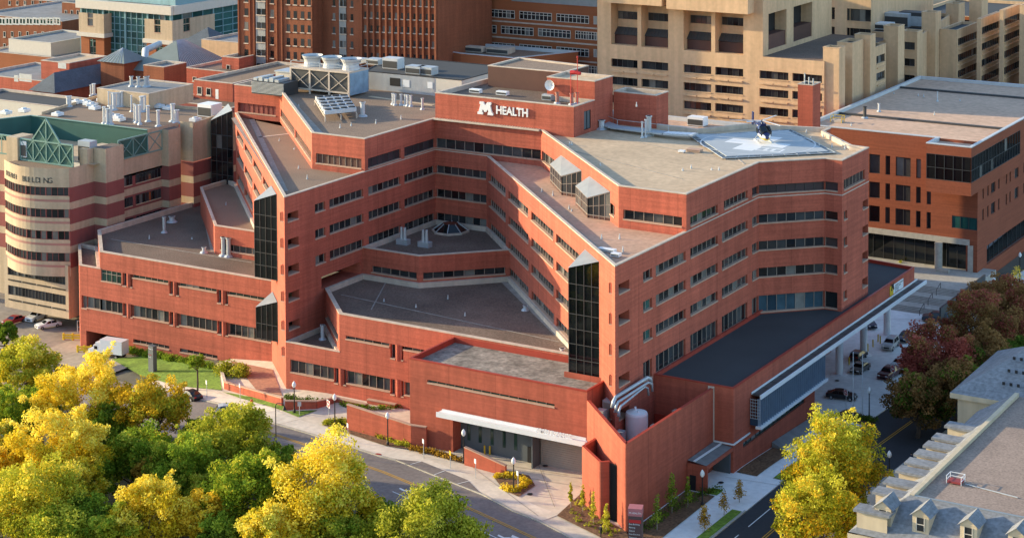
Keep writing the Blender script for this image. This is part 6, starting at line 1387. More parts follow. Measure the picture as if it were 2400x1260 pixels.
# ================================================================== vehicles
MT['tyre'] = mat('tyre', (0.012, 0.012, 0.012), .9, .1, 3); MT['rim'] = mat('rim', (.45, .45, .46), .3, .05, 3, metal=.8)
MT['car_glass'] = glass('car_glass', (.006, .007, .008), (.02, .022, .025), .05, share=.995)
MT['head'] = mat('headlamp', (.8, .8, .78), .2, .05, 3); MT['tail'] = mat('taillamp', (.35, .01, .01), .3, .05, 3)
def paint(n, c): MT[n] = mat(n, c, .28, .04, 2, spec=.6)
for n, c in (('p_black', (.012, .012, .014)), ('p_navy', (.015, .022, .05)), ('p_slate', (.04, .055, .075)), ('p_silver', (.42, .43, .44)), ('p_white', (.75, .75, .76)), ('p_maroon', (.07, .012, .015)), ('p_bronze', (.11, .10, .085)), ('p_red', (.3, .02, .02)), ('p_blue', (.05, .12, .35))): paint(n, c)
CARP = {}
def car_proto(kind, pm):
    """length along +x, nose at +x"""
    key = (kind, pm)
    o = bpy.data.objects.new('parked_car', None); COL.objects.link(o)
    if kind == 'sedan': L, W, prof, gl = 4.7, 1.8, [(-2.35, .55), (-2.32, .85), (-1.75, .98), (-1.0, 1.38), (-.3, 1.45), (.35, 1.4), (1.1, .98), (2.0, .86), (2.33, .7), (2.35, .4)], (2, 6)
    elif kind == 'suv': L, W, prof, gl = 4.8, 1.9, [(-2.4, .6), (-2.38, 1.1), (-2.15, 1.66), (-1.6, 1.74), (-.2, 1.74), (.45, 1.66), (1.15, 1.14), (2.1, 1.02), (2.38, .82), (2.4, .45)], (1, 6)
    elif kind == 'hatch': L, W, prof, gl = 4.3, 1.78, [(-2.15, .55), (-2.1, .95), (-1.75, 1.35), (-1.0, 1.48), (-.1, 1.48), (.5, 1.38), (1.15, .98), (1.9, .86), (2.13, .7), (2.15, .4)], (1, 6)
    else: L, W, prof, gl = 5.8, 2.0, [(-2.9, .7), (-2.88, 1.12), (-.95, 1.12), (-.85, 1.75), (.6, 1.78), (1.0, 1.7), (1.6, 1.25), (2.75, 1.15), (2.88, .95), (2.9, .5)], (3, 6)
    zlow = .28; m = MB(); g_ = MB(); n = len(prof)
    def half(x, z):  # half width narrows above the belt line
        belt = prof[gl[0]][1] if kind != 'pickup' else 1.12
        base = W/2-(.12 if abs(x) > L/2-.15 else 0); b_ = 1.0 if kind in ('suv', 'pickup') else .95
        return base-max(0, z-b_)*.38
    S = []
    for i, (x, z) in enumerate(prof): S.append((x, z))
    for s in (1, -1):
        pts = [(x, s*half(x, z), z) for x, z in S]
        belt = 1.02 if kind in ('suv', 'pickup') else .93
        for i in range(n-1):
            (x0, z0), (x1, z1) = S[i], S[i+1]; lo0, lo1 = min(z0, belt), min(z1, belt); hb = W/2
            m.quad((x0, s*(hb-.06), zlow), (x1, s*(hb-.06), zlow), (x1, s*hb*(.97 if abs(x1) > L/2-.2 else 1), lo1*.62), (x0, s*hb*(.97 if abs(x0) > L/2-.2 else 1), lo0*.62))
            m.quad((x0, s*hb*(.97 if abs(x0) > L/2-.2 else 1), lo0*.62), (x1, s*hb*(.97 if abs(x1) > L/2-.2 else 1), lo1*.62), (x1, s*half(x1, lo1), lo1), (x0, s*half(x0, lo0), lo0))
            if max(z0, z1) > belt: m.quad((x0, s*half(x0, lo0), lo0), (x1, s*half(x1, lo1), lo1), (x1, s*half(x1, z1), z1), (x0, s*half(x0, z0), z0))
    for i in range(n-1):
        (x0, z0), (x1, z1) = S[i], S[i+1]; m.quad((x0, half(x0, z0), z0), (x1, half(x1, z1), z1), (x1, -half(x1, z1), z1), (x0, -half(x0, z0), z0))
    for x in (S[0][0], S[-1][0]): z = S[0][1] if x < 0 else S[-1][1]; m.quad((x, W/2-.12, zlow), (x, W/2-.12, z), (x, -W/2+.12, z), (x, -W/2+.12, zlow))
    m.poly([(-L/2, W/2-.1, zlow), (L/2, W/2-.1, zlow), (L/2, -W/2+.1, zlow), (-L/2, -W/2+.1, zlow)])
    body = m.build('body', pm, o, world=False)
    # windscreen, rear window and side glass
    def slab(i, t0, t1, nm):
        (x0, z0), (x1, z1) = S[i], S[i+1]; q = MB(); P = lambda t, s: (x0+(x1-x0)*t, s*(half(x0+(x1-x0)*t, z0+(z1-z0)*t)-.1), z0+(z1-z0)*t)
        nx, nz = -(z1-z0), (x1-x0); l = math.hypot(nx, nz); nx, nz = nx/l*.012, nz/l*.012
        q.quad(*[(p[0]+nx, p[1], p[2]+nz) for p in (P(t0, 1), P(t1, 1), P(t1, -1), P(t0, -1))]); q.build(nm, 'car_glass', o, world=False)
    wi = {'sedan': (5, 2), 'suv': (5, 1), 'hatch': (5, 1), 'pickup': (5, 2)}[kind]
    slab(wi[0], .08, .95, 'windscreen'); slab(wi[1], .1, .9, 'rear_window')
    xs0, xs1 = {'sedan': (-1.45, .75), 'suv': (-2.0, .85), 'hatch': (-1.65, .8), 'pickup': (-.8, 1.25)}[kind]
    ztop = {'sedan': 1.36, 'suv': 1.62, 'hatch': 1.38, 'pickup': 1.68}[kind]; zb = 1.06 if kind in ('suv', 'pickup') else .96
    for s in (1, -1):
        q = MB(); xm = (xs0+xs1)/2
        for a, b, ta, tb in ((xs0, xm-.05, .3, 0), (xm+.05, xs1, 0, .6)):
            q.quad((a, s*(half(a, zb)+.012), zb), (b, s*(half(b, zb)+.012), zb), (b-tb, s*(half(b, ztop)+.012), ztop), (a+ta, s*(half(a, ztop)+.012), ztop))
        q.build('side_window', 'car_glass', o, world=False)
    for x in (-L/2+.85, L/2-.88):
        for s in (1, -1):
            rr = .36 if kind in ('suv', 'pickup') else .32; t = MB(); t.tube([(x, s*(W/2-.2), rr), (x, s*(W/2+.03), rr)], rr, 14); ty = t.build('wheel', 'tyre', o, world=False); h = MB(); h.tube([(x, s*(W/2), rr), (x, s*(W/2+.04), rr)], rr*.62, 10); q = h.build('rim', 'rim', None); q.parent = ty
    for s in (1, -1):
        z = .72 if kind in ('sedan', 'hatch') else .86; h = MB(); h.obox((L/2-.06, s*(W/2-.34), z), (.07, 0, 0), (0, .2, 0), (0, 0, .075)); h.build('headlight', 'head', o, world=False)
        h = MB(); h.obox((-L/2+.04, s*(W/2-.3), z+.1), (.06, 0, 0), (0, .18, 0), (0, 0, .08)); h.build('taillight', 'tail', o, world=False)
    h = MB(); h.obox((L/2+.0, 0, .55), (.015, 0, 0), (0, .45, 0), (0, 0, .12)); h.build('grille', 'tyre', o, world=False)
    return o
def place_car(kind, pm, u, v, u2, v2, label, group=None, dz=.16):
    a = G(u, v); b = G(u2, v2); d = (b-a).to_2d(); c = car_proto(kind, pm); mid = (a+b)/2
    c.location = (mid.x, mid.y, g(mid.x, mid.y)+dz); c.rotation_euler = (0, 0, math.atan2(d.y, d.x)); c['label'] = label; c['category'] = 'car'
    if group: c['group'] = group
    return c
# tail -> nose on the ground, as seen in the street survey
place_car('suv', 'p_slate', 2222, 756, 2163, 752, 'dark slate blue SUV turning by the clinic stairs')
place_car('suv', 'p_silver', 2098, 806, 2076, 826, 'silver white SUV under the canopy facing the street')
place_car('sedan', 'p_navy', 2134, 790, 2112, 806, 'navy sedan just behind the silver SUV')
place_car('sedan', 'p_bronze', 2032, 862, 2000, 880, 'bronze grey sedan waiting beside the nearest canopy column')
place_car('pickup', 'p_maroon', 2104, 872, 2066, 894, 'dark maroon pickup truck behind the round no-entry sign')
place_car('sedan', 'p_black', 1942, 932, 2004, 940, 'black sedan crossing the drop-off near the flag poles')
place_car('hatch', 'p_navy', 2030, 762, 2042, 772, 'dark car mostly hidden behind the white columns', dz=.14)
place_car('hatch', 'p_black', 2006, 846, 2018, 838, 'black car parked close to the canopy behind the bronze sedan')
place_car('sedan', 'p_silver', 2122, 854, 2098, 868, 'silver car half hidden by the red tree')
place_car('sedan', 'p_black', 463, 938, 428, 930, 'black sedan driving on the street past the lawn', dz=.05)
place_car('hatch', 'p_silver', 516, 972, 562, 966, 'silver car partly hidden by the yellow green tree on the street', dz=.05)
place_car('sedan', 'p_white', 136, 764, 90, 772, 'white sedan parked under the research building', dz=.1)
place_car('suv', 'p_white', 96, 746, 76, 754, 'white van nose on under the overhang of the research building', dz=.1)
place_car('sedan', 'p_red', 52, 752, 14, 764, 'dark red car at the left under the overhang', dz=.1)
# delivery truck
a = G(296, 838); b = G(214, 836); d = (b-a).to_2d(); mid = (a+b)/2
TKR = thing('delivery_truck', 'white box truck backed into the loading dock of the west podium', 'truck', (mid.x, mid.y, g(mid.x, mid.y)+.1), world=False, rz=math.atan2(d.y, d.x)); TKR.scale = (.84,)*3
m = MB(); m.box(-4.2, 1.3, -1.25, 1.25, 1.1, 3.9); m.build('cargo_box', 'p_white', TKR, world=False); m = MB(); m.box(1.5, 3.1, -1.1, 1.1, .7, 2.5); m.quad((1.5, -1.1, 2.5), (2.7, -1.1, 2.5), (2.7, 1.1, 2.5), (1.5, 1.1, 2.5)); m.obox((3.7, 0, 1.15), (.75, 0, -.1), (0, 1.0, 0), (.04, 0, .42)); m.obox((2.0, 0, 2.75), (.6, 0, 0), (0, 1.0, 0), (0, 0, .35)); m.build('cab', 'p_white', TKR, world=False)
m = MB(); m.obox((3.12, 0, 2.0), (.03, 0, 0), (0, .95, 0), (0, 0, .38)); m.build('windscreen', 'car_glass', TKR, world=False)
for s in (1, -1):
    m = MB(); m.obox((2.45, s*1.11, 2.0), (.4, 0, 0), (0, .02, 0), (0, 0, .34)); m.build('side_window', 'car_glass', TKR, world=False)
    m = MB(); m.obox((4.3, s*.7, 1.2), (.1, 0, 0), (0, .18, 0), (0, 0, .12)); m.build('headlight', 'head', TKR, world=False)
m = MB(); m.box(-4.0, 3.6, -.5, .5, .6, 1.0); m.build('chassis', 'tyre', TKR, world=False)
for x in (-2.6, 3.3):
    for s in (1, -1): m = MB(); m.tube([(x, s*.8, .5), (x, s*1.18, .5)], .5, 14); ty = m.build('wheel', 'tyre', TKR, world=False); h = MB(); h.tube([(x, s*1.15, .5), (x, s*1.2, .5)], .28, 10); q = h.build('rim', 'rim', None); q.parent = ty
# yellow barriers
for k, (u0, v0, u1, v1) in enumerate(((149, 797, 192, 798), (182, 826, 214, 826))):
    a, b = G(u0, v0), G(u1, v1); t = thing('crash_barrier', ('long low yellow barrier at the dock corner', 'tall yellow barrier around the brick column by the truck')[k], 'barrier', a); m = MB()
    for q in (0, .5, 1): p = a.lerp(b, q); m.box(p.x-.15, p.x+.15, p.y-.15, p.y+.15, p.z, p.z+1.35)
    m.build('post', 'yellow', t); m = MB()
    for z in (.55, 1.05): m.bar(a+Vector((0, -.15, z)), b+Vector((0, -.15, z)), .12, .32)
    m.build('rail', 'yellow', t)
a, b = G(155, 790), G(192, 792); t = thing('chain_fence', 'short grey chain link fence behind the yellow barrier', 'fence', a); m = MB()
for q in range(3): p = a.lerp(b, q/2)+Vector((0, 3, 0)); m.box(p.x-.06, p.x+.06, p.y-.06, p.y+.06, p.z-.5, p.z+2.4)
for z in (.2, 1.2, 2.3): m.bar(a+Vector((0, 3, z)), b+Vector((0, 3, z)), .07)
m.build('frame', 'galv', t)
# ================================================================== street furniture
MT['globe'] = mat('lamp_globe', (.85, .85, .82), .4, .03, 3)
def lamp():
    o = bpy.data.objects.new('street_lamp', None); COL.objects.link(o)
    m = MB(); m.lathe((0, 0, 0), [(.22, 0), (.2, .35), (.1, .55), (.075, 3.7), (.12, 3.75), (.12, 3.85)], 10); m.build('post', 'steel_dark', o, world=False)
    m = MB(); m.lathe((0, 0, 3.85), [(.14, 0), (.3, .25), (.3, .5), (.2, .75), (.06, .95), (0, 1.0)], 12); m.build('globe', 'globe', o, world=False, smooth=True); return o
lp = None
for k, (u, v, lab) in enumerate(((690, 969, 'black lamp post with white acorn globe on the grass by the planter wall'), (785, 1000, 'black lamp post beside the round no-entry sign at the ramp mouth'), (909, 1045, 'black lamp post in front of the sloping ramp wall'), (1087, 1087, 'black lamp post before the ambulance bay'), (1204, 1156, 'black lamp post on the grassy driveway island'), (1646, 1187, 'black lamp post in the shaded bed beside the brick yard'), (2037, 982, 'black lamp post beside the two flag poles'), (2084, 1140, 'black lamp post on the warm sidewalk by the mansard building'), (2330, 710, 'black lamp post among the shrubs by the clinic walk'), (2390, 650, 'black lamp post at the right edge on the clinic walk'))):
    p = G(u, v); p.z += .2
    if lp is None: lp = lamp(); lp.location = p; lp['label'] = lab; lp['category'] = 'street lamp'; lp['group'] = 'black lamp posts along the streets'
    else: dup(lp, p, label=lab)
p = G(647, 1050); t = thing('hook_lamp', 'black double arm street lamp showing above the yellow tree', 'street lamp', p); m = MB(); m.tube([p, p+Vector((0, 0, 6.2)), p+Vector((.2, 0, 6.6)), p+Vector((1.3, 0, 6.8)), p+Vector((1.6, 0, 6.4))], .07, 6); m.build('post', 'steel_dark', t); m = MB(); m.cyl((p.x+1.6, p.y), .3, .1, p.z+5.9, p.z+6.4, 10, bot=True); m.build('lamp_shade', 'steel_dark', t)
def sign(name, lab, u, v, h, shape, mt, w_=.6, cat='sign', face=-.5, text=None, post='galv'):
    p = G(u, v); p.z += .18; t = thing(name, lab, cat, p); m = MB(); m.tube([p, p+Vector((0, 0, h))], .05, 6); m.build('post', post, t)
    d = Vector((math.cos(face), math.sin(face), 0)); n = Vector((d.y, -d.x, 0)); c = p+n*.07+Vector((0, 0, h-w_*.4)); m = MB()
    if shape == 'square': m.obox(c, d*w_/2, n*.02, Vector((0, 0, w_*.62)))
    else: m.obox(c, d*w_*.55, n*.015, Vector((0, 0, w_*.55)), 1); m.poly([c+n*.03+d*(w_/2*math.cos(a*math.pi/8))+Vector((0, 0, w_/2*math.sin(a*math.pi/8))) for a in range(16)], 0); m.obox(c+n*.035, d*w_*.34, n*.006, Vector((0, 0, w_*.09)), 1)
    m.build('panel', [mt, 'white'], t)
    if text:
        for k, tx in enumerate(text): lettering('lettering', tx, w_*.16, .004, 'white', c+n*.045-d*w_*(.33 if k == 0 else .27)+Vector((0, 0, w_*(.18 if k == 0 else -.3))), (d.x, d.y, 0), parent=t)
fc = math.radians(-31)
sign('no_entry_sign', 'red and white DO NOT ENTER sign at the mouth of the ramp', 771, 990, 3.1, 'round', 'red', 1.0, face=fc, text=('DO NOT', 'ENTER'))
sign('no_entry_sign', 'red and white DO NOT ENTER sign before the maroon pickup', 2093, 906, 3.2, 'round', 'red', 1.0, face=fc, text=('DO NOT', 'ENTER'))
sign('no_entry_sign', 'small red no-entry sign in front of the black sedan', 1983, 962, 3.0, 'round', 'red', .8, face=fc, text=('DO NOT', 'ENTER'))
for u, v, lab in ((816, 1037, 'small white parking sign on the sidewalk by the ramp wall'), (993, 1075, 'small white parking sign at the head of the parking bay'), (1115, 1123, 'small white parking sign near the entrance wall'), (1214, 1152, 'white sign in the yellow grass island'), (563, 941, 'thin sign post on the sidewalk before the brick plaza'), (485, 933, 'thin sign post behind the black sedan')): sign('parking_sign', lab, u, v, 2.6, 'square', 'white', .5, face=fc)
sign('yellow_sign', 'small yellow green sign on a post beside the parking bay', 1056, 1100, 2.4, 'square', 'yellow', .5, face=fc)
sign('round_mirror', 'round grey traffic mirror on the grass below the prow', 702, 974, 1.9, 'square', 'galv', .55, face=.6)
def totem(lab, u, v, h, w_, dpt, rz, lines, top):
    p = G(u, v); t = thing('totem_sign', lab, 'sign', p, world=False, rz=rz); m = MB(); m.box(-w_/2, w_/2, -dpt/2, dpt/2, 0, h); m.build('pillar', 'grey_panel' if not top else mat('totem_brown', (.10, .06, .06), .5, .1, 1), t, world=False)
    if top: m = MB(); m.box(-w_/2-.03, w_/2+.03, -dpt/2-.03, dpt/2+.03, h-.9, h+.05); m.build('cap', mat('totem_pink', (.45, .16, .17), .5, .05, 1), t, world=False)
    X, Z = Vector((1, 0, 0)), Vector((0, 0, 1))
    for k, (tx, s, mt) in enumerate(lines):
        me = text_mesh(tx, s, .005); me.transform(Matrix.Translation((-w_/2+.12, -dpt/2-.035, h-(.6 if k == 0 else 1.15+.42*k))) @ Matrix.Rotation(math.pi/2, 4, 'X')); me.materials.clear(); me.materials.append(MT[mt]); o = bpy.data.objects.new('lettering', me); COL.objects.link(o); attach(o, t, False)
    if top: m = MB(); m.box(-w_/2+.1, w_/2-.1, -dpt/2-.05, -dpt/2, h-1.75, h-1.35); m.build('red_panel', 'red', t, world=False)
totem('brown and pink totem sign with a red EMERGENCY panel at the street corner', 1490, 1290, 5.6, 1.7, 1.5, math.radians(20), [('M HEALTH', .32, 'white'), ('', .1, 'white'), ('East Building', .26, 'white'), ('Parking', .26, 'white'), ('Clinics', .26, 'white'), ('Main Entrance', .24, 'white'), ('Deliveries', .24, 'white')], True)
totem('dark grey totem sign standing on the lawn near the truck', 358, 872, 4.6, 1.3, .8, math.radians(-10), [('M HEALTH', .25, 'white'), ('Emergency', .2, 'red'), ('Entrance', .2, 'white')], False)
for k, (u, v, u2, v2) in enumerate(((1999, 984, 1999, 828), (2021, 984, 2021, 832))):
    p = G(u, v); zt = 14
    for i in range(200):
        zt = p.z+i*.1
        d = Vector((p.x, p.y, zt))-Vector(CAM); vv = CYP-FPX*d.dot(UP)/d.dot(Vector(FW))
        if vv < v2: break
    t = thing('flag_pole', ('left', 'right')[k]+' bare white flag pole in the bed by the drop-off', 'flag pole', p); m = MB(); m.tube([p, Vector((p.x, p.y, zt))], [.1, .06], 8); m.build('pole', 'coping_metal', t); m = MB(); m.lathe((p.x, p.y, zt), [(.05, 0), (.12, .1), (.05, .2)], 8); m.build('finial', 'galv', t)
bp = None; GB_ = 'yellow bollards along the canopy columns'
for u, v in ((1974, 870), (1990, 856), (2000, 845), (2034, 824), (2046, 814), (2058, 802), (2063, 806), (2086, 780)):
    p = G(u, v); p.z += .12
    if bp is None:
        bp = thing('bollard', 'yellow steel bollard beside the white canopy columns', 'bollard', p, GB_, world=False); m = MB(); m.cyl((0, 0), .12, .12, 0, 1.25, 10); m.build('post', 'yellow', bp, world=False); m = MB(); m.cyl((0, 0), .12, .03, 1.25, 1.33, 10); m.build('cap', 'yellow', bp, world=False)
    else: dup(bp, p)
for u, v, lab in ((1261, 1073, 'yellow bollard left of the ambulance roller door'), (1351, 1066, 'yellow bollard right of the ambulance roller door'), (1136, 1066, 'short yellow bollard before the grey panel wall'), (1148, 1067, 'tall yellow bollard before the grey panel wall'), (1676, 1103, 'yellow bollard at the porch opening beside the brick yard')): dup(bp, G(u, v)+Vector((0, 0, .12)), label=lab, group='single bollards'); 
for o in list(bpy.data.objects):
    if o.get('group') == 'single bollards': del o['group']
p = G(590, 950); t = thing('fire_hydrant', 'red fire hydrant on the sidewalk at the foot of the lawn', 'hydrant', p); m = MB(); m.lathe((p.x, p.y, p.z+.15), [(.2, 0), (.2, .1), (.14, .12), (.14, .6), (.19, .62), (.17, .75), (.05, .9)], 10); m.build('barrel', 'red', t); m = MB(); m.bar((p.x-.28, p.y, p.z+.65), (p.x+.28, p.y, p.z+.65), .14); m.build('nozzle', 'red', t)
# ================================================================== people
MT['skin'] = mat('skin', (.45, .28, .2), .7, .05, 3); MT['hair'] = mat('hair', (.03, .02, .015), .8, .1, 3)
for n, c in (('cl_grey', (.25, .25, .27)), ('cl_black', (.015, .015, .017)), ('cl_navy', (.02, .03, .06)), ('cl_jean', (.04, .06, .11))): MT[n] = mat(n, c, .9, .1, 3)
def person(lab, u, v, rz, top, bottom, bag=False, stride=.22):
    p = G(u, v); p.z += .16
    t = thing('person', lab, 'person', p, world=False, rz=rz)
    V = [(0, 0, .95), (0, 0, 1.15), (0, 0, 1.38), (0, 0, 1.5), (0, 0, 1.6), (.02, 0, 1.7),               # 0 pelvis 1 waist 2 chest 3 neck 4 head 5 crown
         (0, .09, .9), (stride*.5, .1, .5), (stride, .1, .08), (stride+.17, .1, .04),                     # leg
         (0, -.09, .9), (-stride*.25, -.1, .5), (-stride, -.1, .1), (-stride+.15, -.1, .04),
         (0, .19, 1.38), (-.06, .25, 1.1), (.02, .25, .86), (.04, .25, .77), (0, -.19, 1.38), (.05, -.25, 1.1), (.14, -.25, .87), (.18, -.24, .79)]
    Ed = [(0, 1), (1, 2), (2, 3), (3, 4), (4, 5), (0, 6), (6, 7), (7, 8), (8, 9), (0, 10), (10, 11), (11, 12), (12, 13), (2, 14), (14, 15), (15, 16), (16, 17), (2, 18), (18, 19), (19, 20), (20, 21)]
    Rr = [.15, .135, .165, .062, .1, .075, .1, .068, .045, .04, .1, .068, .045, .04, .075, .05, .038, .035, .075, .05, .038, .035]
    me = bpy.data.meshes.new('body'); me.from_pydata(V, Ed, []); o = bpy.data.objects.new('body', me); COL.objects.link(o); md = o.modifiers.new('skin', 'SKIN'); sk = me.skin_vertices[0].data
    for i, r in enumerate(Rr): sk[i].radius = (r, r*(1.25 if i in (1, 2) else 1)); sk[i].use_root = (i == 0)
    o.modifiers.new('sub', 'SUBSURF').levels = 1
    bpy.context.view_layer.update(); me2 = bpy.data.meshes.new_from_object(o.evaluated_get(bpy.context.evaluated_depsgraph_get())); bpy.data.objects.remove(o); me2.materials.clear()
    for mm in (bottom, top, 'skin', 'hair', 'cl_black'): me2.materials.append(MT[mm])
    for f in me2.polygons:
        c = f.center; f.material_index = 3 if (c.z > 1.63 or (c.z > 1.54 and c.x < -.02)) else 2 if c.z > 1.47 else 4 if c.z < .1 else 2 if (abs(c.y) > .2 and c.z < .84 and c.z > .6) else 1 if c.z > .93 or abs(c.y) > .2 else 0
        f.use_smooth = True
    b = bpy.data.objects.new('body', me2); COL.objects.link(b); attach(b, t, False)
    m = MB(); m.lathe((-.01, 0, 1.62), [(.105, 0), (.112, .06), (.08, .13), (.0, .15)], 10); m.build('hair', 'hair', t, world=False, smooth=True)
    if bag: m = MB(); m.box(-.32, -.14, -.16, .16, 1.05, 1.48); tag(m.build('backpack', 'cl_black', t, world=False), '', ''); q = [c for c in t.children if c.name.startswith('backpack')][0]; del q['label']; del q['category']
    return t
person('person in a grey top with a dark backpack, left one of the walking pair', 1984, 1227, math.radians(-100), 'cl_grey', 'cl_black', True)
person('person in black clothes walking on the sidewalk, right of the pair', 1997, 1230, math.radians(-95), 'cl_black', 'cl_jean')
person('person in dark clothes walking alone on the warm sidewalk', 2136, 1091, math.radians(85), 'cl_navy', 'cl_black')
person('person in black standing at the planting bed by the pointed brick wall', 1408, 1262, math.radians(60), 'cl_black', 'cl_black', stride=.08)
person('person in black beside the car at the canopy column', 2000, 850, math.radians(-30), 'cl_black', 'cl_black', stride=.1)
# ================================================================== trees and shrubs
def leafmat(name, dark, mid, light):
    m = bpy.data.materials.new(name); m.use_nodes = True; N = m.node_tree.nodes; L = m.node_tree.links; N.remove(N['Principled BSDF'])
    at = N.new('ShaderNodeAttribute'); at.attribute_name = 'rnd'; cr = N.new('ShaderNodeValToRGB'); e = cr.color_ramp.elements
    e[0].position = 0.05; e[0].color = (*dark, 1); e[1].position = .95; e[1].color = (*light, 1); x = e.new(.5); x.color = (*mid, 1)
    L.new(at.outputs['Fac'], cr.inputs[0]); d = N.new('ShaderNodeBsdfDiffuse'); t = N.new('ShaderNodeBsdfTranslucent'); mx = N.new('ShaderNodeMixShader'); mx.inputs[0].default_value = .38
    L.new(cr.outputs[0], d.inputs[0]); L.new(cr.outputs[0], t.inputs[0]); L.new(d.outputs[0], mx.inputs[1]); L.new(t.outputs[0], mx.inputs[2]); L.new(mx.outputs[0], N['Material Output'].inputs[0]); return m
LM = {'yellow': leafmat('leaf_yellow', (.28, .20, .012), (.82, .60, .03), (1.0, .86, .16)), 'gold': leafmat('leaf_gold', (.26, .16, .01), (.72, .46, .025), (.95, .70, .08)),
      'yg': leafmat('leaf_yellow_green', (.10, .12, .012), (.42, .42, .03), (.75, .68, .08)), 'green': leafmat('leaf_green', (.045, .08, .01), (.18, .27, .022), (.38, .48, .05)),
      'olive': leafmat('leaf_olive', (.08, .11, .014), (.36, .38, .03), (.66, .60, .08)), 'deep': leafmat('leaf_deep', (.028, .05, .012), (.10, .16, .022), (.22, .30, .04)),
      'red': leafmat('leaf_red', (.10, .03, .022), (.36, .085, .06), (.58, .17, .12)), 'redgreen': leafmat('leaf_red_green', (.075, .055, .02), (.27, .15, .05), (.46, .25, .09)), 'orange': leafmat('leaf_orange', (.18, .09, .012), (.42, .24, .03), (.6, .38, .06))}
MT['bark'] = mat('bark', (.09, .065, .05), .95, .25, 1.5); MT['bark_pale'] = mat('bark_pale', (.3, .26, .21), .95, .2, 1.5)
def leaves(name, centers, radii, tint, n, size, mtl, parent, flat=.8):
    """many small leaf sized faces gathered in clumps"""
    k = len(centers); C = np.array(centers); R = np.array(radii); T = np.array(tint)
    pr = R**2; idx = RNG.choice(k, n, p=pr/pr.sum())
    d = RNG.normal(size=(n, 3)); d /= np.linalg.norm(d, axis=1)[:, None]
    rad = RNG.random(n)**.45
    pos = C[idx]+d*(R[idx]*rad)[:, None]*np.array([1, 1, flat])
    nrm = d*.5+RNG.normal(size=(n, 3))*.6; nrm[:, 2] += .25; nrm /= np.linalg.norm(nrm, axis=1)[:, None]
    a = np.cross(nrm, RNG.normal(size=(n, 3))); a /= np.linalg.norm(a, axis=1)[:, None]; b = np.cross(nrm, a)
    s = size*RNG.uniform(.6, 1.25, n)[:, None]
    vt = np.stack([pos-a*s*.5, pos+b*s*.32, pos+a*s*.5, pos-b*s*.32], 1).reshape(-1, 3)
    me = bpy.data.meshes.new(name); me.vertices.add(n*4); me.vertices.foreach_set('co', vt.ravel()); me.loops.add(n*4); me.loops.foreach_set('vertex_index', np.arange(n*4, dtype=np.int32)); me.polygons.add(n); me.polygons.foreach_set('loop_start', np.arange(0, n*4, 4, dtype=np.int32)); me.polygons.foreach_set('loop_total', np.full(n, 4, dtype=np.int32)); me.update(calc_edges=True)
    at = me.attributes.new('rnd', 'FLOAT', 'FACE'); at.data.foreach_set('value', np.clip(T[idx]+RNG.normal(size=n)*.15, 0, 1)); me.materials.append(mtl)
    o = bpy.data.objects.new(name, me); COL.objects.link(o); attach(o, parent, False); return o
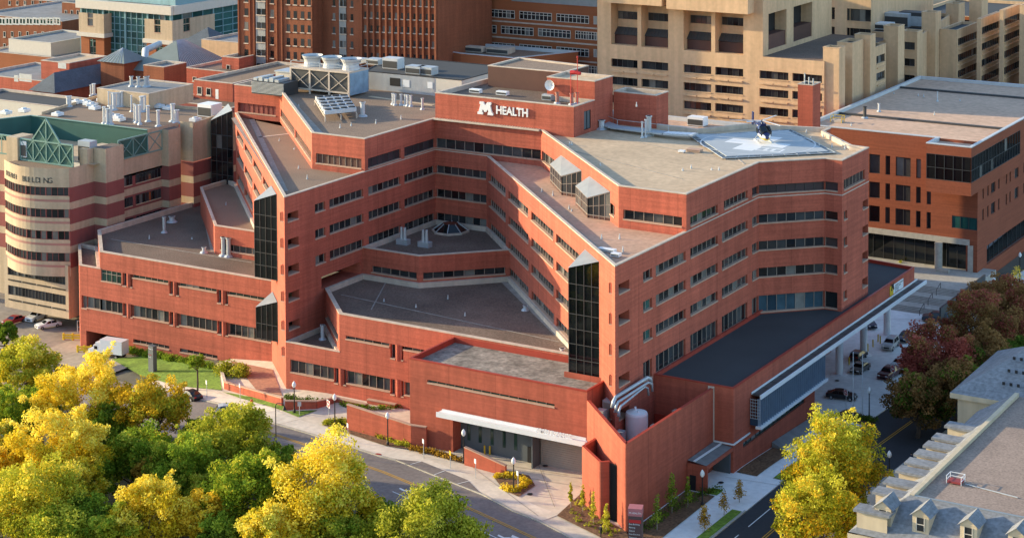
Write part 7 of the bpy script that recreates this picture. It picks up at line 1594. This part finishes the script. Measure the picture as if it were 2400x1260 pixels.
def tree(lab, u, v, rpx, kind, hc=None, squash=.95, n=None, open_=0.0, cat='tree', name='tree', lean=0, kinds=None, size=.5, top=None):
    """crown centre seen at (u, v), crown radius rpx photo pixels"""
    hc = hc or 9.0; z = hc
    for _ in range(12): p = atz(u, v, z); z = g(p.x, p.y)+hc
    dist = (p-Vector(CAM)).length; r = rpx/FPX*dist; gz = g(p.x, p.y)
    t = thing(name, lab, cat, (p.x, p.y, gz), world=False)
    rv = r*squash; rnd_ = random.Random(hash(lab) % 9999 if 0 else sum(map(ord, lab)))
    # limbs
    m = MB(); tr = .05*r+.06; fork = max(.8, hc-rv*.75)
    m.tube([(0, 0, -.3), (.05*r, 0, fork*.5), (0, .03*r, fork)], [tr*1.35, tr, tr*.85], 8)
    ends = []
    nb = 8
    for k in range(nb):
        a = 2*math.pi*k/nb+rnd_.uniform(-.4, .4); el = rnd_.uniform(.35, 1.25); L_ = r*rnd_.uniform(.6, .85)
        d = Vector((math.cos(a)*math.cos(el), math.sin(a)*math.cos(el), math.sin(el)*squash)); p1 = Vector((0, 0, fork))+d*L_*.5+Vector((rnd_.uniform(-.1, .1)*r, rnd_.uniform(-.1, .1)*r, 0)); p2 = p1+(d+Vector((0, 0, .25)))*L_*.55
        m.tube([(0, 0, fork-.1), p1, p2], [tr*.6, tr*.36, tr*.13], 6); ends.append(p2)
        for q in range(2): e = p1+Vector((rnd_.uniform(-1, 1), rnd_.uniform(-1, 1), rnd_.uniform(.1, 1)))*r*.4; m.tube([p1, e], [tr*.28, tr*.08], 5)
    m.build('trunk', 'bark', t, world=False)
    # clumps: an uneven shell of lobes with gaps
    C, R, T = [], [], []; nl = int(46+rpx*.5)
    lob = [(rnd_.uniform(0, 6.28), rnd_.uniform(-.3, 1.2), rnd_.uniform(.06, .16)) for _ in range(7)]
    for k in range(nl):
        a = rnd_.uniform(0, 6.28); sz = rnd_.uniform(-.55, 1); ce = math.sqrt(max(0, 1-sz*sz)); rr = rnd_.uniform(.6, .9) if rnd_.random() < .8 else rnd_.uniform(.15, .6)
        for la, le, lw in lob:
            dd = math.cos(a-la)*ce*math.cos(le)+sz*math.sin(le)
            if dd > .8: rr *= 1+lw*(dd-.8)*5
        if open_ and rnd_.random() < open_*.5: continue
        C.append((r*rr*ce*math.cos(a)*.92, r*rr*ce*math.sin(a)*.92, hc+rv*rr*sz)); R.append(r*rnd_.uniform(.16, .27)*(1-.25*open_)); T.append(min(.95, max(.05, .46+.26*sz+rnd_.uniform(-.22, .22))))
    for k in range(nl//2):   # outer sprays
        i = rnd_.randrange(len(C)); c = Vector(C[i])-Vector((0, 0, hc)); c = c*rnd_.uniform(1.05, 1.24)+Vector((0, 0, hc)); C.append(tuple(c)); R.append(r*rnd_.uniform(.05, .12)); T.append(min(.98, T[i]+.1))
    n = n or int(min(30000, 3600+r*r*560)*(1-.35*open_))
    kk = kinds or [kind]
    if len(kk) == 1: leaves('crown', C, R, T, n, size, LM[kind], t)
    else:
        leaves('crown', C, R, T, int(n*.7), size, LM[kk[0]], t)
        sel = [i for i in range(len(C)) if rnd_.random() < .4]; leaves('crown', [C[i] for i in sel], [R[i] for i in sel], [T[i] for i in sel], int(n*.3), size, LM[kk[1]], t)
    return t
W = [  # label, u, v, radius px, kind, crown height, openness, second kind
 ('pale yellow open crowned tree rising nearest the white truck', 185, 940, 116, 'yellow', 9.5, .7, None),
 ('golden green rounded tree before the lawn and totem sign', 362, 955, 84, 'gold', 9, .1, 'yg'),
 ('bright yellow tree in the left middle of the grove', 150, 1062, 108, 'yellow', 10, .25, None),
 ('olive green tree with yellowing top reaching over the street', 545, 1040, 104, 'olive', 8, .1, 'yg'),
 ('largest bright yellow tree at the centre of the street edge', 757, 1176, 142, 'yellow', 10, .15, 'yg'),
 ('fresh green tree left of the largest yellow tree', 580, 1165, 112, 'green', 9, 0, 'yg'),
 ('small yellow tree at the bottom between two green trees', 345, 1208, 96, 'yellow', 9, .1, None),
 ('orange yellow round tree at the bottom right of the small yellow tree', 468, 1212, 62, 'gold', 8.5, 0, 'yellow'),
 ('yellow green tree filling the bottom left corner', 80, 1200, 128, 'yg', 9.5, .1, 'yellow'),
 ('dark green tree in the shaded middle of the grove', 440, 1105, 88, 'green', 7, 0, 'olive'),
 ('broad olive tree along the bottom beside the white lane line', 990, 1268, 140, 'olive', 8, .1, 'yg'),
 ('yellow green tree at the left edge below the red car', 62, 878, 84, 'yg', 9, .2, 'yellow'),
 ('deep green tree at the left edge in the middle', 28, 990, 78, 'green', 8, 0, 'yg'),
 ('orange tinted tree at the left edge above the corner', 20, 1100, 66, 'gold', 8.5, .1, 'yellow'),
 ('deep green low tree between the two bottom yellow trees', 225, 1225, 70, 'green', 8, 0, 'deep'),
 ('dark tree at the far left under the research building', 12, 785, 34, 'green', 6, 0, 'deep'),
 ('shadowed green tree under the golden tree', 330, 1075, 84, 'green', 6.5, 0, 'olive'),
 ('shadowed green tree behind the bright yellow tree', 255, 1010, 66, 'green', 6, 0, 'deep'),
 ('green yellow tree at the bottom edge left of centre', 640, 1262, 84, 'yellow', 8.5, .1, 'yg'),
 ('leafy green tree at the bottom below the largest yellow tree', 800, 1268, 80, 'olive', 7, 0, 'green'),
 ('small green tree in the shade right of the golden tree', 470, 1020, 50, 'olive', 5.5, 0, 'green'),
 ('tiny bright yellow tree in the hollow below the golden tree', 372, 1035, 26, 'yellow', 6.5, 0, None),
 ('tan leaved shrub tree in the hollow of the grove', 350, 1110, 40, 'orange', 6.5, .2, None),
 ('dark green tree at the bottom between orange and green trees', 520, 1265, 62, 'green', 7, 0, 'deep'),
 ('bushy yellow tree at the bottom left behind the corner tree', 190, 1130, 62, 'yellow', 8.5, .15, 'yg'),
 ('green leaved tree at the very bottom left of centre', 150, 1275, 90, 'yg', 8, 0, 'green'),
 ('green understory tree between the two left yellow trees', 95, 965, 62, 'green', 6, 0, 'yg'),
 ('green understory tree below the bright yellow tree', 215, 1130, 64, 'green', 6, 0, 'olive'),
 ('green understory tree beside the tan leaved shrub tree', 400, 1150, 62, 'green', 6, 0, 'olive'),
 ('olive understory tree at the foot of the fresh green tree', 480, 1160, 56, 'olive', 5.5, 0, 'green'),
 ('low green tree at the street edge under the golden tree', 445, 1065, 52, 'green', 5.5, 0, 'olive'),
 ('green tree between the largest yellow tree and the olive tree', 890, 1235, 66, 'green', 6.5, 0, 'yg'),
 ('low green tree left of the largest yellow tree at the kerb', 640, 1085, 54, 'green', 5.5, 0, 'olive'),
 ('yellow green tree at the bottom between corner tree and small yellow tree', 265, 1260, 72, 'yg', 8, .1, 'green'),
 ('yellow tree low at the left edge', -10, 1045, 62, 'yellow', 8, .1, 'yg'),
 ('olive tree at the bottom edge right of centre', 1075, 1285, 74, 'olive', 6.5, 0, 'yg'),
]
for lab, u, v, r_, k, hc, op_, k2 in W: tree(lab, u, v, r_, k, hc, open_=op_, kinds=[k, k2] if k2 else None, size=.36)
tree('tall yellow green maple beside the cross street, lower right', 1952, 1098, 124, 'yg', 8.0, squash=.95, kinds=['yg', 'gold'], size=.36)
tree('yellow green tree at the bottom edge left of the walking pair', 1918, 1205, 104, 'yg', 6.2, kinds=['yg', 'gold'], size=.36)
for lab, u, v, r_, k, hc, k2 in (('dark red leaved tree nearest the maroon pickup', 2196, 862, 98, 'red', 7.5, 'redgreen'), ('dusky red tree at the right behind the nearest red tree', 2305, 785, 108, 'redgreen', 8, 'red'), ('bronze green tree under the red trees by the street', 2150, 940, 74, 'redgreen', 5.5, 'deep'), ('dark green tree behind the mansard wing', 2310, 870, 92, 'redgreen', 6.5, 'deep'), ('red brown tree cut by the right edge', 2390, 745, 96, 'redgreen', 8, 'red'), ('deep red small tree by the parked cars', 2150, 850, 42, 'red', 6, None), ('red green tree filling the gap right of the bronze green street tree', 2245, 925, 84, 'redgreen', 6, 'deep'), ('red brown tree at the top of the right hand clump', 2330, 715, 70, 'redgreen', 7, 'red'), ('dark green tree at the right edge behind the mansard roof', 2400, 850, 60, 'deep', 7, None)):
    tree(lab, u, v, r_, k, hc, kinds=[k, k2] if k2 else None, size=.4)
def sapling(lab, u, v, h, kind, w_=.5, n=420, name='sapling'):
    p = G(u, v); p.z += .2; t = thing(name, lab, 'sapling', p, world=False); m = MB(); m.tube([(0, 0, -.2), (.02, 0, h*.5), (0, 0, h*.95)], [.05, .04, .015], 6); m.build('trunk', 'bark_pale', t, world=False)
    C, R, T = [], [], []
    for k in range(16): f = .3+.7*k/15; C.append((random.uniform(-.5, .5)*w_*(1.15-f), random.uniform(-.5, .5)*w_*(1.15-f), h*f)); R.append(w_*(1.1-.75*f)); T.append(random.uniform(.3, .9))
    leaves('crown', C, R, T, n, .24, LM[kind], t); return t
for lab, u, v, h, k, w_ in (('slim pale yellow sapling at the left end of the mulch bed', 1338, 1192, 3.4, 'yg', .4), ('slim green sapling second in the mulch bed', 1366, 1202, 3.6, 'yg', .5), ('green sapling third in the mulch bed before the brick wing wall', 1391, 1232, 4.2, 'yg', .6), ('bushiest green sapling at the right of the mulch bed', 1421, 1250, 3.6, 'yg', .7),
    ('orange sapling nearest the driveway on the grass verge', 1733, 1178, 2.9, 'orange', .9), ('orange sapling in the middle of the grass verge', 1697, 1208, 3.0, 'orange', .9), ('orange sapling nearest the street corner on the verge', 1651, 1246, 3.2, 'orange', 1.0),
    ('tall shaded green sapling against the brick yard wall', 1575, 1205, 5.2, 'green', 1.0), ('shaded green sapling nearest the totem sign', 1540, 1245, 4.6, 'green', .9), ('thin shaded sapling in the dark bed', 1612, 1190, 4.0, 'green', .7),
    ('yellow leaved sapling by the sidewalk lamp post', 2088, 1150, 2.6, 'yellow', 1.0), ('green sapling beside the walking pair', 2022, 1212, 3.0, 'yg', 1.1), ('young green tree by the clinic walk lamp', 2383, 690, 5.0, 'yg', 2.0), ('small yellow green tree by the clinic stairs', 2360, 705, 4.0, 'yg', 1.6), ('small green plant at the terrace edge behind the red parapet', 2110, 640, 2.2, 'yg', 1.2)): sapling(lab, u, v, h, k, w_, 420 if w_ < 1 else 800)
t = tree('young green tree alone on the lawn', 462, 850, 22, 'green', 4.6, n=1500, size=.3)
def shrub(lab, pts, h, kind, n, name='shrub', cat='shrub', r_=.8, size=.26, cnt=14, stuff=False):
    P = [G(u, v) for u, v in pts]; c0 = P[0]; t = thing(name, lab, cat, c0, world=False); C, R, T = [], [], []
    for i in range(len(P)-1):
        for k in range(cnt): q = P[i].lerp(P[i+1], k/cnt)-c0; C.append((q.x+random.uniform(-.4, .4)*r_, q.y+random.uniform(-.4, .4)*r_, q.z+h*random.uniform(.3, .7))); R.append(r_*random.uniform(.6, 1)); T.append(random.uniform(.25, .8))
    o = leaves('foliage', C, R, T, n, size, LM[kind], t); m = MB()
    for c in C[::5]: m.tube([(c[0], c[1], c[2]-h), c], .03, 5)
    m.build('stems', 'bark', t, world=False); return t
shrub('dense dark green hedge below the west podium windows', [(300, 828), (350, 838), (420, 850), (510, 868)], 1.3, 'green', 5200, 'hedge', 'hedge', 1.0, .3, 14)
shrub('large rounded bronze green shrub at the left of the brick plaza', [(520, 880), (572, 885)], 2.6, 'olive', 3600, r_=1.7, cnt=10, size=.32)
shrub('low dark shrubs in the planter by the prow', [(672, 938), (705, 946), (768, 950)], 1.2, 'deep', 1500, r_=.8)
shrub('low green planting at the foot of the east podium wall', [(800, 952), (870, 962), (955, 956)], .8, 'green', 1500, r_=.6)
for k, (pts, n, kk, lab) in enumerate((([(762, 996), (800, 992), (880, 1022), (960, 1052)], 3600, 'yg', 'yellowing ornamental grasses along the ramp wall'), ([(965, 1055), (1020, 1066), (1085, 1084)], 1300, 'orange', 'dry ornamental grasses before the ambulance block'), ([(1165, 1122), (1200, 1118), (1240, 1135), (1205, 1155), (1180, 1145)], 3000, 'yellow', 'tall golden ornamental grasses on the driveway island'))):
    o = shrub(lab, pts, .8, kk, n, 'ornamental_grass', 'ornamental grass', .75, .3, 12)
bedp = gp([(1320, 1208), (1376, 1160), (1406, 1216), (1458, 1250), (1425, 1262)])
C, R, T = [], [], []
for k in range(70):
    a, b, c = random.choice(((0, 1, 2), (0, 2, 4), (2, 3, 4))); x, y = random.random(), random.random()
    if x+y > 1: x, y = 1-x, 1-y
    q = V2(bedp[a])+(V2(bedp[b])-V2(bedp[a]))*x+(V2(bedp[c])-V2(bedp[a]))*y; C.append((q.x, q.y, g(q.x, q.y)+.35)); R.append(.3); T.append(random.uniform(.2, .8))
t = thing('bed_planting', 'low tufts of grass dotted over the mulch bed', 'ground cover', (0, 0, 0), world=False); o = leaves('tufts', C, R, T, 1500, .2, LM['olive'], t); o['kind'] = 'stuff'; t['kind'] = 'stuff'
shrub('dark shrubs in the bed at the foot of the flag poles', [(1985, 985), (2020, 985), (2050, 992)], .9, 'deep', 1400, r_=.8)
shrub('yellow green shrubs beside the clinic stairs', [(2210, 715), (2245, 705), (2270, 690)], 1.2, 'yg', 1800, r_=1.3, size=.35)
shrub('dark green shrubs along the clinic side wall', [(2260, 680), (2300, 665), (2330, 655)], 1.2, 'green', 1800, r_=1.4, size=.35)
shrub('low dark grass clumps in the shaded bed by the brick yard', [(1500, 1250), (1560, 1210), (1640, 1165), (1690, 1148)], .8, 'deep', 1600, r_=1.0)
tree('green tree at the left edge behind the low tan building', 8, 138, 18, 'olive', 5, n=1200, size=.6)
